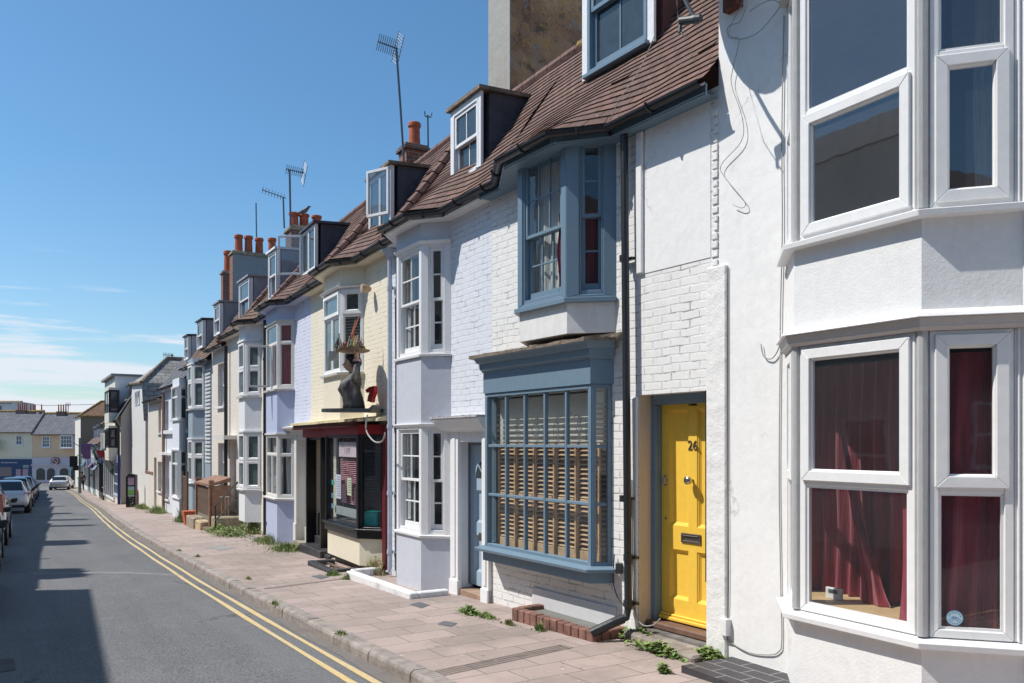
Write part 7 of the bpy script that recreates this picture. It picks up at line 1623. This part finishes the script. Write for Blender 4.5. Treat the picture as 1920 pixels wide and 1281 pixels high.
plateobj(p, [(152, 833), (170, 833), (170.5, 860), (160, 861), (152, 850)], 0, plain('purple_sign_board', (.22, .10, .22), .6), 'sign_board', hs2, .04); plateobj(p, [(152, 832), (172, 832), (172, 837), (152, 837)], -.03, plain('blue_sign_top', (.10, .16, .38), .6), 'sign_top', hs2, .02); plateobj(p, [(153, 838), (160, 838), (161, 850), (168, 856), (166, 860), (158, 860), (155, 855)], -.04, plain('red_boot_shape', (.42, .02, .03), .5), 'boot_emblem', hs2, .03)
for i, (px0, px1, y0, y1, yy, c, lab, cat) in enumerate(((150, 158, 862, 872, 74, (.12, .22, .25), 'teal', 'awning'), (158, 172, 866, 876, 70, (.16, .10, .20), 'plum', 'awning'), (170, 178, 872, 880, 66, (.35, .38, .55), 'pale blue', 'awning'))):
    p = Perp(yy, fac(yy) if yy < 60 else 5.75 + (yy - 62) * .05); t = thing('shop_awning', lab + ' awning over a far shop window', cat, (p.A.x, yy, p.P(px0, y1)[1]), pi, 'awnings over the far shops'); ZO[t.name] = t.location.z
    m = MB(); a, z1 = p.P(px0, y0); c2, z0 = p.P(px1, y1); lo, hi = min(a, c2), max(a, c2); m.hexa([(lo, 0, z0), (hi, 0, z0), (hi, 1.6, z0), (lo, 1.6, z0)], [(lo, 0, z1), (hi * .6 + lo * .4, 0, z0 + .05), (hi * .6 + lo * .4, 1.6, z0 + .05), (lo, 1.6, z1)]); m.build('canopy', fabric(lab.replace(' ', '_') + '_awning_cloth', c, 10), t)
# cafe tables and goods
TBL = plain('silver_cafe_metal', (.45, .45, .46), .35, .6)
def cafe_table(px, py, lab, top):
    t = gthing('cafe_table', lab, 'table', px, py, R.uniform(0, 1), 'goods tables outside the corner shop'); m = MB(); m.lathe([(.42, 0), (.42, .03)], (0, 0, .72), 18); m.build('table_top', top, t); m = MB(); m.tube([(0, 0, 0), (0, 0, .72)], .03, 6)
    for k in range(4): a = pi / 2 * k + .4; m.tube([(0, 0, .12), (.35 * cos(a), .35 * sin(a), .0)], .018, 5)
    m.build('pedestal', TBL, t); return t
WTOP = plain('white_table_top', (.62, .60, .60), .5)
t1 = cafe_table(205, 936, 'nearer round pavement table with silver legs holding a wicker basket', WTOP); t2 = cafe_table(193, 929, 'farther round pavement table with a pale cloth and jars', plain('pink_white_cloth', (.6, .42, .42), .8))
bk = thing('wicker_basket', 'tan wicker basket on the nearer pavement table', 'basket', t1.location + Vector((0, 0, .75))); m = MB(); m.lathe([(.18, 0), (.26, .2), (.24, .2), (.17, .03)], (0, 0, 0), 14); m.build('basket_body', plain('wicker', (.42, .24, .09), .8, 0, .01, 60), bk)
for i in range(5):
    a = i * 1.3; jr = MB(); jr.lathe([(.06, 0), (.07, .02), (.07, .13), (.04, .17)], (0, 0, 0), 10); o = tag(jr.build('jar', WTOP if i % 2 else FR, None), '%s jar %s on the cloth covered table' % (('red', 'white')[i % 2], ('at the near edge', 'toward the shop', 'at the back', 'beside the street edge', 'in the middle')[i]), 'jar', 'jars on the farther table'); o.location = t2.location + Vector((.25 * cos(a) * (i > 0), .25 * sin(a) * (i > 0), .75))
def chair(px, py, lab, rz):
    t = gthing('cafe_chair', lab, 'chair', px, py, rz, 'chairs by the pavement tables'); m = MB(); m.box(-.2, .2, -.2, .2, .44, .46); m.build('seat', TBL, t); m = MB(); m.tube([(-.2, .2, .44), (-.2, .24, .85), (.2, .24, .85), (.2, .2, .44)], .014, 6); m.box(-.18, .18, .22, .235, .62, .82); m.build('backrest', TBL, t)
    for x in (-.18, .18):
        for y in (-.18, .18): m = MB(); m.tube([(x, y, .44), (x * 1.15, y * 1.15, 0)], .013, 5); m.build('leg', TBL, t)
chair(215, 938, 'silver cafe chair between the basket table and the navy pipe', 2.2); chair(197, 939, 'silver cafe chair on the road side of the basket table', -.8)
fb = gthing('flower_trough', 'trough of red flowers under the corner shop window', 'planter', 201, 925, pi / 2); m = MB(); m.box(-1.2, 1.2, -.15, .15, .5, .75); m.build('trough', WTIM, fb); m = MB()
for i in range(160):
    c_ = Vector((R.uniform(-1.2, 1.2), R.uniform(-.2, .2), R.uniform(.75, 1.0))); d = Vector((R.uniform(-1, 1), R.uniform(-1, 1), R.uniform(-1, 1))).normalized() * .05; q = d.cross(Vector((0, 0, 1))); m.poly(c_ - d, c_ + q, c_ + d, c_ - q)
m.build('flowers', plain('red_petals', (.4, .04, .08), .7), fb)
gb = gthing('tub_bin', 'dark green tub standing by the far shop door', 'bin', 169, 918.5, 0); m = MB(); m.lathe([(.35, 0), (.45, .9), (.47, .95), (.4, 1.0)], (0, 0, 0), 14); m.build('bin_body', plain('dark_green_tub', (.02, .07, .05), .5), gb)

# ================================================================== people (far down the pavement)
def person(px, py, hgt, label, top, legs, hair=(.03, .02, .015), skin=(.45, .26, .18), face=0.0, bend=0.0, stride=.16, arm=.35):
    g = gpix(px, py); t = thing('person', label, 'person', (g.x, g.y, G(g.y)), face); s = hgt / 1.72
    def sk(name, pts, edges, mat, root=0):
        me = bpy.data.meshes.new(name); me.from_pydata([Vector(p[:3]) * s for p in pts], edges, []); o = bpy.data.objects.new(name, me); COL.objects.link(o); o.parent = t
        md = o.modifiers.new('skin', 'SKIN'); 
        for i, p in enumerate(pts): me.skin_vertices[0].data[i].radius = (p[3] * s, p[4] * s if len(p) > 4 else p[3] * s)
        me.skin_vertices[0].data[root].use_root = True; sb_ = o.modifiers.new('sub', 'SUBSURF'); sb_.levels = 1; sb_.render_levels = 1; me.materials.append(mat); return o
    def B(x, y, z): a = bend; return (x, y * cos(a) + (z - .95) * sin(a) if z > .95 else y, .95 + (z - .95) * cos(a) - y * sin(a) if z > .95 else z)
    P = [(0, 0, .95, .15, .11), (*B(0, 0, 1.15), .14, .10), (*B(0, 0, 1.36), .17, .11), (*B(0, 0, 1.46), .06), (*B(0, .02, 1.56), .085, .095), (*B(0, .02, 1.66), .07, .08),
         (.09, 0, .88, .09), (.10, stride * .6, .48, .06), (.10, stride, .09, .04), (.10, stride + .15, .04, .035), (-.09, 0, .88, .09), (-.10, -stride * .3, .48, .06), (-.10, -stride, .09, .04), (-.10, -stride + .15, .04, .035),
         (*B(.20, 0, 1.38), .055), (*B(.25, -.06 + arm * .3, 1.12), .042), (*B(.25, .06 + arm * .6, .92 + arm * .4), .033), (*B(.25, .1 + arm * .7, .85 + arm * .4), .035), (*B(-.20, 0, 1.38), .055), (*B(-.25, -.06, 1.12), .042), (*B(-.24, .04, .9), .033), (*B(-.24, .06, .82), .035)]
    E_ = [(0, 1), (1, 2), (2, 3), (3, 4), (4, 5), (0, 6), (6, 7), (7, 8), (8, 9), (0, 10), (10, 11), (11, 12), (12, 13), (2, 14), (14, 15), (15, 16), (16, 17), (2, 18), (18, 19), (19, 20), (20, 21)]
    sk('body', P, E_, plain('skin_%d' % int(px), skin, .6))
    e = .014
    sk('top', [(*P[0][:2], .98, .165, .125), (*P[1][:3], .155, .115), (*P[2][:3], .185, .125), (*P[14][:3], .07), (*P[15][:3], .055), (*P[18][:3], .07), (*P[19][:3], .055)], [(0, 1), (1, 2), (2, 3), (3, 4), (2, 5), (5, 6)], top)
    sk('trousers', [(0, 0, .95, .16, .125), (*P[6][:3], .105), (*P[7][:3], .075), (*P[8][:3], .06), (*P[10][:3], .105), (*P[11][:3], .075), (*P[12][:3], .06)], [(0, 1), (1, 2), (2, 3), (0, 4), (4, 5), (5, 6)], legs)
    hc = Vector(P[5][:3]) * s; m = MB(); m.lathe([(.085 * s, -.06 * s), (.1 * s, 0), (.085 * s, .06 * s), (.03 * s, .09 * s)], (hc.x, hc.y - .02 * s, hc.z + .01), 12); m.build('hair', plain('hair_%d' % int(px), hair, .7), t, smooth=True)
    m = MB(); hy = Vector(P[4][:3]) * s; m.tube([(0, hy.y + .085 * s, hy.z + .02), (0, hy.y + .115 * s, hy.z - .01)], .012, 5); m.build('nose', MATS['skin_%d' % int(px)], t)
    return t
person(153.5, 921, 1.74, 'person in a dark maroon jacket and dark trousers walking beside the grey green post', plain('maroon_jacket', (.10, .015, .03), .8), plain('black_trousers', (.02, .02, .025), .8), face=2.9, arm=.8)
person(178.5, 925, 1.65, 'person in a pink top and blue trousers leaning over by the shop door', plain('bright_pink_top', (.62, .10, .30), .8), plain('navy_trousers', (.03, .06, .20), .8), face=1.0, bend=.55, hair=(.08, .05, .03))

# ================================================================== figure and red sign above the shop
h = H3
PB = h.z(660, 772, .5)
uc, vc = h.u(661, .42), .42
bs = thing('shop_figure', 'painted bust in a dark jacket holding a laden tray on its head above the shop', 'statue', (*h.l2w(uc, vc), PB), h.o.rotation_euler.z + radians(62)); 
SC = (h.z(661, 672, .42) - PB) / .80
def loft(rings, n=20):
    m = MB(); rr = [m.add([(cx + rx * cos(2 * pi * k / n), cy + ry * sin(2 * pi * k / n) , z) for k in range(n)]) for (cx, cy, z, rx, ry) in rings]
    for q, w in zip(rr, rr[1:]):
        for k in range(n): m.f.append((q + k, q + (k + 1) % n, w + (k + 1) % n, w + k))
    m.f.append(tuple(rr[0] + k for k in reversed(range(n)))); m.f.append(tuple(rr[-1] + k for k in range(n))); m.v = [(x * SC, y * SC, z * SC) for x, y, z in m.v]; return m
m = loft([(0, 0, 0, .46, .22), (0, 0, .05, .46, .22)]); m.build('plinth', plain('dark_lead_plinth', (.05, .06, .07), .6), bs)
# the figure looks up the street (local +u is away): chest towards +u
JK = painted('navy_black_jacket', (.045, .042, .045), grime=2.5, stain=(.45, .42, .38), lump=.01, rough=.6)
m = loft([(-.02, 0, .04, .17, .16), (-.02, 0, .12, .16, .16), (.0, 0, .22, .155, .165), (.05, 0, .33, .17, .18), (.03, 0, .42, .15, .20), (-.02, 0, .50, .12, .19), (-.02, 0, .55, .08, .10), (-.01, 0, .58, .055, .06)]); m.build('jacket', JK, bs, smooth=True)
FS = painted('painted_plaster_skin', (.55, .33, .20), grime=.5, lump=.002)
m = loft([(-.01, 0, .54, .05, .055), (.005, 0, .60, .048, .052), (.03, 0, .635, .075, .062), (.035, 0, .68, .088, .07), (.03, 0, .73, .092, .075), (.02, 0, .79, .085, .072), (.01, 0, .82, .05, .05)])
m.tube([Vector((.112, 0, .73)) * SC, Vector((.148, 0, .695)) * SC, Vector((.115, 0, .685)) * SC], [.008 * SC, .016 * SC, .008 * SC], 6)
for sgn in (-1, 1): m.tube([Vector((.0, sgn * .072, .72)) * SC, Vector((-.01, sgn * .085, .70)) * SC, Vector((0, sgn * .072, .68)) * SC], .010 * SC, 6)
hd = m.build('head', FS, bs, smooth=True)
m = MB(); 
for sgn in (-1, 1): m.tube([Vector((.108, sgn * .035, .718)) * SC, Vector((.116, sgn * .035, .718)) * SC], .011 * SC, 8)
m.tube([Vector((.112, -.02, .662)) * SC, Vector((.119, 0, .660)) * SC, Vector((.112, .02, .662)) * SC], .006 * SC, 5); m.build('painted_features', plain('dark_painted_features', (.08, .02, .02)), bs)
m = loft([(-.03, 0, .66, .075, .07), (-.04, 0, .72, .10, .092), (-.02, 0, .78, .115, .095), (0, 0, .82, .11, .09), (0, 0, .86, .07, .06)]); m.build('hair', plain('black_painted_hair', (.012, .01, .01), .4), bs, smooth=True)
m = MB(); S = lambda *a: Vector(a) * SC
m.tube([S(-.05, .12, .46), S(-.09, .20, .52), S(-.10, .21, .66), S(-.09, .18, .74)], [.07 * SC, .068 * SC, .055 * SC, .05 * SC], 12)
m.tube([S(-.05, -.12, .46), S(-.05, -.21, .44), S(-.02, -.22, .34), S(.02, -.2, .24)], [.06 * SC, .058 * SC, .05 * SC, .04 * SC], 12); m.build('sleeve', JK, bs, smooth=True)
m = MB(); m.tube([S(-.09, .18, .73), S(-.09, .175, .76)], .056 * SC, 12); m.build('cuff', plain('pink_cuff', (.45, .25, .28), .7), bs)
m = MB(); m.tube([S(-.09, .175, .75), S(-.085, .165, .83), S(-.08, .16, .87)], [.04 * SC, .034 * SC, .04 * SC], 10)
for k in range(4): y = .19 - .022 * k; m.tube([S(-.075, y, .86), S(-.05, y, .925), S(-.02, y + .002, .935)], [.011 * SC, .010 * SC, .009 * SC], 6)
m.tube([S(-.10, .14, .865), S(-.085, .115, .90)], .012 * SC, 6); m.build('hand', FS, bs, smooth=True)
m = loft([(0, 0, .895, .22, .22), (0, 0, .91, .255, .255), (0, 0, .925, .26, .26)]); m.build('tray', plain('rust_stained_tray', (.24, .15, .10), .7, 0, .004, 20, .5), bs)
m = MB(); rr_ = random.Random(3)
for i in range(4):
    a = rr_.uniform(0, 6.28); x, y = .10 * cos(a), .10 * sin(a); m.lathe([(.015, 0), (.035, .02), (.04, .06), (.025, .10), (.03, .13), (.01, .15)], S(x, y, .92), 8)
m.build('tray_load', plain('off_white_plaster', (.34, .30, .25), .9, 0, .01, 20, .4), bs)
for i, c in enumerate(((.35, .05, .04), (.40, .28, .08), (.05, .05, .06), (.12, .14, .08), (.3, .28, .25))):
    m = MB()
    for j in range(7): a = rr_.uniform(0, 6.28); q = rr_.uniform(.02, .22); x, y = q * cos(a), q * sin(a); m.tube([S(x, y, .92), S(x + rr_.uniform(-.04, .04), y + rr_.uniform(-.04, .04), .96), S(x * .9 + rr_.uniform(-.08, .08), y + rr_.uniform(-.08, .08), .93 + rr_.uniform(.07, .24))], [rr_.uniform(.008, .03) * SC, rr_.uniform(.01, .035) * SC, .005 * SC], 5)
    m.build('tray_load', plain('tray_object_%d' % i, c, .7), bs)
m = MB(); m.tube([S(.06, 0, .94), S(0, .01, 1.15), S(-.05, .0, 1.38)], [.018 * SC, .022 * SC, .005 * SC], 7); m.tube([S(-.02, .02, 1.2), S(-.10, .0, 1.43)], .007 * SC, 5); m.build('tray_load', plain('orange_red_rod', (.45, .12, .05), .6), bs)
m = MB(); m.hexa([S(.24, -.02, .80), S(.34, -.02, .74), S(.34, .06, .74), S(.24, .06, .80)], [S(.20, -.02, .90), S(.34, -.02, .90), S(.34, .06, .90), S(.20, .06, .90)]); m.build('hanging_cloth', plain('grey_white_cloth', (.4, .38, .34), .9, 0, .01), bs)
# red question-mark like sign
rs = thing('red_sign', 'curved red metal sign standing against the cream wall right of the figure', 'sign', (*h.l2w(h.u(702, .15), .15), h.z(702, 775, .15)), h.o.rotation_euler.z); ZO[rs.name] = rs.location.z
U0 = h.u(702, .15)
pq = [(691, 732), (699, 726), (708, 724), (708.5, 735), (704, 747), (703, 755), (695, 752), (697, 742), (700, 735), (695, 737)]
P = [h.P(*q, .15) for q in pq]; m = MB(); n = len(P); m.v = [(u - U0, .0, z) for u, z in P] + [(u - U0, .06, z) for u, z in P]; m.f = [tuple(range(n)), tuple(range(n, 2 * n))] + [(i, (i + 1) % n, n + (i + 1) % n, n + i) for i in range(n)]
m.build('sign_face', plain('bright_red_enamel', (.45, .01, .015), .4, 0, 0, 10, .1), rs); m = MB(); z_ = h.z(700, 772, .15); m.lathe([(.10, 0), (.11, .05), (.06, .09), (.03, .12)], (0.02, 0, h.z(702, 774, .15)), 12); m.build('sign_base', CONC, rs)

# ================================================================== cars
TYRE = plain('tyre_rubber', (.02, .02, .02), .8); RIM = plain('alloy_wheel', (.35, .36, .38), .35, .8); CGL = plain('car_dark_glass', (.02, .024, .028), .04, 0, 0, 10, .2, .9); PLATE_Y = plain('yellow_number_plate', (.60, .45, .05), .5); RLIGHT = plain('red_tail_lamp', (.32, .012, .012), .15, 0, 0, 10, .2, .8, .6); BTRIM = plain('black_car_plastic', (.02, .02, .022), .6)
def carpaint(name, col):
    if name in MATS: return MATS[name]
    m, nt, b = base_mat(name); b.inputs['Base Color'].default_value = (*col, 1); b.inputs['Roughness'].default_value = .35; b.inputs['Metallic'].default_value = .25; b.inputs['Coat Weight'].default_value = 1; b.inputs['Coat Roughness'].default_value = .03; MATS[name] = m; return m
def car(label, loc, rz, paint, H=1.48, L=4.1, W=1.74, tall=False, group='cars parked along the left kerb', cat='car', chest=0):
    t = thing('parked_car', label, cat, loc, rz, group); w = W / 2; hl = L / 2
    rf = -hl + (.30 if tall else .55); wsh = hl - (1.55 if not tall else 1.45); ft = hl - (.95 if not tall else .85)
    # stations: y, z bottom, belt z, top z, half width belt, half width top
    S_ = [(-hl, .42, .62, .70, w * .80, w * .74), (-hl + .04, .30, .70, .88, w * .90, w * .82), (-hl + .12, .26, .86, .96 + chest, w * .95, w * .84), (-hl + .22, .25, .92, 1.02 + (.2 if tall else 0), w * .98, w * .80), (rf, .24, .95, H - .06, w, w * .70), (rf + .35, .22, .95, H, w, w * .70), (-.1, .2, .94, H, w, w * .71), (wsh - .35, .2, .93, H - .05, w, w * .70), (wsh, .2, .93, H - .16, w, w * .72), (ft, .2, .92, .97, w, w * .82), (hl - .35, .22, .82, .88, w * .96, w * .76), (hl - .08, .26, .68, .74, w * .86, w * .66), (hl, .34, .52, .58, w * .72, w * .6)]
    m = MB(); rings = []
    for (y, zb, zl_, zt, hb, ht) in S_:
        half = [(0, zb), (hb * .8, zb), (hb * .97, zb + .12), (hb * 1.0, (zb + zl_) / 2), (hb * .97, zl_), (ht * 1.04, zl_ + (zt - zl_) * .55), (ht * .93, zt - (zt - zl_) * .06), (ht * .55, zt), (0, zt + .01)]
        rings.append(m.add([(x, y, z) for x, z in half] + [(-x, y, z) for x, z in reversed(half[1:-1])]))
    n = 16
    for q, r_ in zip(rings, rings[1:]):
        for k in range(n): m.f.append((q + k, q + (k + 1) % n, r_ + (k + 1) % n, r_ + k))
    m.f.append(tuple(rings[0] + k for k in range(n))); m.f.append(tuple(rings[-1] + k for k in reversed(range(n))))
    b = m.build('body', paint, t, smooth=True); sb_ = b.modifiers.new('sub', 'SUBSURF'); sb_.levels = 1; sb_.render_levels = 2
    def hw(y, z):                                       # half width of the greenhouse at height z
        for a, c in zip(S_, S_[1:]):
            if a[0] <= y <= c[0]:
                k = (y - a[0]) / (c[0] - a[0]); zl_ = a[2] + (c[2] - a[2]) * k; zt = a[3] + (c[3] - a[3]) * k; hb = a[4] + (c[4] - a[4]) * k; ht = a[5] + (c[5] - a[5]) * k
                q = (z - zl_) / max(.01, zt - zl_); return (hb * .97 + (ht * 1.04 - hb * .97) * q / .55) if q < .55 else (ht * 1.04 + (ht * .93 - ht * 1.04) * (q - .55) / .39)
        return w
    g = MB()
    for sgn in (-1, 1):
        for (y0, y1, k0, k1) in ((rf + .08, -.12, .30, .0), (-.06, wsh + .12, .0, .42)):
            P = [(y0, .96), (y1, .96), (y1 - k1, H - .11), (y0 + k0, H - .11)]; g.poly(*[(sgn * (hw(y, z) + .008), y, z) for y, z in P])
    o = g.build('side_window', CGL, t)
    g = MB(); zt = H - .10; yt = rf + .02; yb = -hl + (.12 if tall else .20); zb = 1.0 + chest
    k = W * .36; g.poly((-k, yb + .02, zb), (k, yb + .02, zb), (k * .86, yt - .02, zt), (-k * .86, yt - .02, zt)); g.v = [(x, y - .035, z + .012) for x, y, z in g.v]; g.build('rear_window', CGL, t)
    g = MB(); g.poly((-W * .38, ft - .02, .98), (W * .38, ft - .02, .98), (W * .33, wsh - .14, H - .09), (-W * .33, wsh - .14, H - .09)); g.v = [(x, y + .03, z + .03) for x, y, z in g.v]; g.build('windscreen', CGL, t)
    for sgn in (-1, 1):
        for y in (-hl + .78, hl - .82):
            m = MB(); m.tube([(sgn * (w - .22), y, .31), (sgn * (w + .005), y, .31)], .315, 22); wh = m.build('wheel', TYRE, t); m = MB(); m.tube([(sgn * (w - .04), y, .31), (sgn * (w + .012), y, .31)], [.20, .19], 18)
            m.build('rim', RIM, wh)
            m = MB(); ringp(m, Face(h, (0, 0), (1, 0)), 0, 0, .33, .05, 0, 24) if False else m.tube([(sgn * (w - .012) , y + .36 * cos(a_), .32 + .36 * sin(a_)) for a_ in [pi * q / 10 for q in range(11)]], .022, 5); m.build('wheel_arch', BTRIM, t)
        m = MB(); zz = 1.25 if tall else .80
        m.hexa([(sgn * w * .72, -hl + .01, .72), (sgn * w * .93, -hl + .10, .74), (sgn * w * .98, -hl + .30, .76), (sgn * w * .7, -hl + .3, .76)], [(sgn * w * .74, -hl + .05, .90 if not tall else 1.2), (sgn * w * .90, -hl + .12, .92 if not tall else 1.25), (sgn * w * .985, -hl + .34, .92 if not tall else 1.25), (sgn * w * .7, -hl + .34, .9 if not tall else 1.2)]); m.build('tail_lamp', RLIGHT, t, bevel=.01)
        m = MB(); y = wsh + .15; m.hexa([(sgn * (w + .02), y - .05, .95), (sgn * (w + .14), y - .07, .96), (sgn * (w + .14), y + .05, .96), (sgn * (w + .0), y + .09, .95)], [(sgn * (w + .02), y - .05, 1.07), (sgn * (w + .17), y - .06, 1.08), (sgn * (w + .17), y + .04, 1.08), (sgn * (w + .0), y + .08, 1.06)]); m.build('door_mirror', BTRIM, t, bevel=.02)
    m = MB(); m.box(-.27, .27, -hl - .045, -hl - .02, .50 + chest * .8, .61 + chest * .8); m.build('number_plate', PLATE_Y, t); m = MB(); m.box(-w * .78, w * .78, -hl - .03, -hl + .1, .27, .38); m.build('bumper', BTRIM, t, bevel=.02)
    return t
SILV = carpaint('silver_car_paint', (.42, .43, .44)); WHC = carpaint('white_car_paint', (.72, .72, .72)); GREYC = carpaint('grey_silver_car_paint', (.22, .23, .24)); BLC = carpaint('pale_blue_car_paint', (.42, .52, .60))
def lane(y, off=.0):
    s = (kerb(y + .5) - kerb(y - .5)); x = kerb(y) - 2.82 + off - (1.0 if y < 40 else .93); return (x, y, G(y) - .11), s
def slope_tilt(t, y, s):
    t.rotation_euler = (atan2(G(y + 1) - G(y - 1), 2), 0, -atan2(s, 1))
for (y, paint, lab, kw) in ((13.6, SILV, 'nearest silver parked car, only its tail corner in view at the left edge', dict()), (18.9, SILV, 'silver parked car second in the left row, black mirror showing', dict()), (25.0, WHC, 'tall white parked car third in the left row with a high red tail lamp', dict(tall=True, H=1.75, L=4.3)), (44.0, WHC, 'white parked hatchback with round red tail lamps after the gap in the left row', dict()), (52.5, BLC, 'pale blue roofed parked car behind the white hatchback', dict(H=1.6)), (59.5, SILV, 'silver parked estate car further down the left row', dict(H=1.5)), (67, WHC, 'white parked car near the far end of the left row', dict(H=1.65)), (75, GREYC, 'dark grey parked car last in the left row', dict())):
    loc, s = lane(y); t = car(lab, loc, 0, paint, **kw); slope_tilt(t, y, s)
g1, g2 = gpix(93, 917, -.11), gpix(131, 918, -.11)
t = car('white hatchback seen from behind by the kerb at the junction', (5.35, 95.5, G(95) - .12), -.20, carpaint('glossy_white_car_paint', (.74, .74, .74)), H=1.45, L=4.2, W=1.8, group=None);
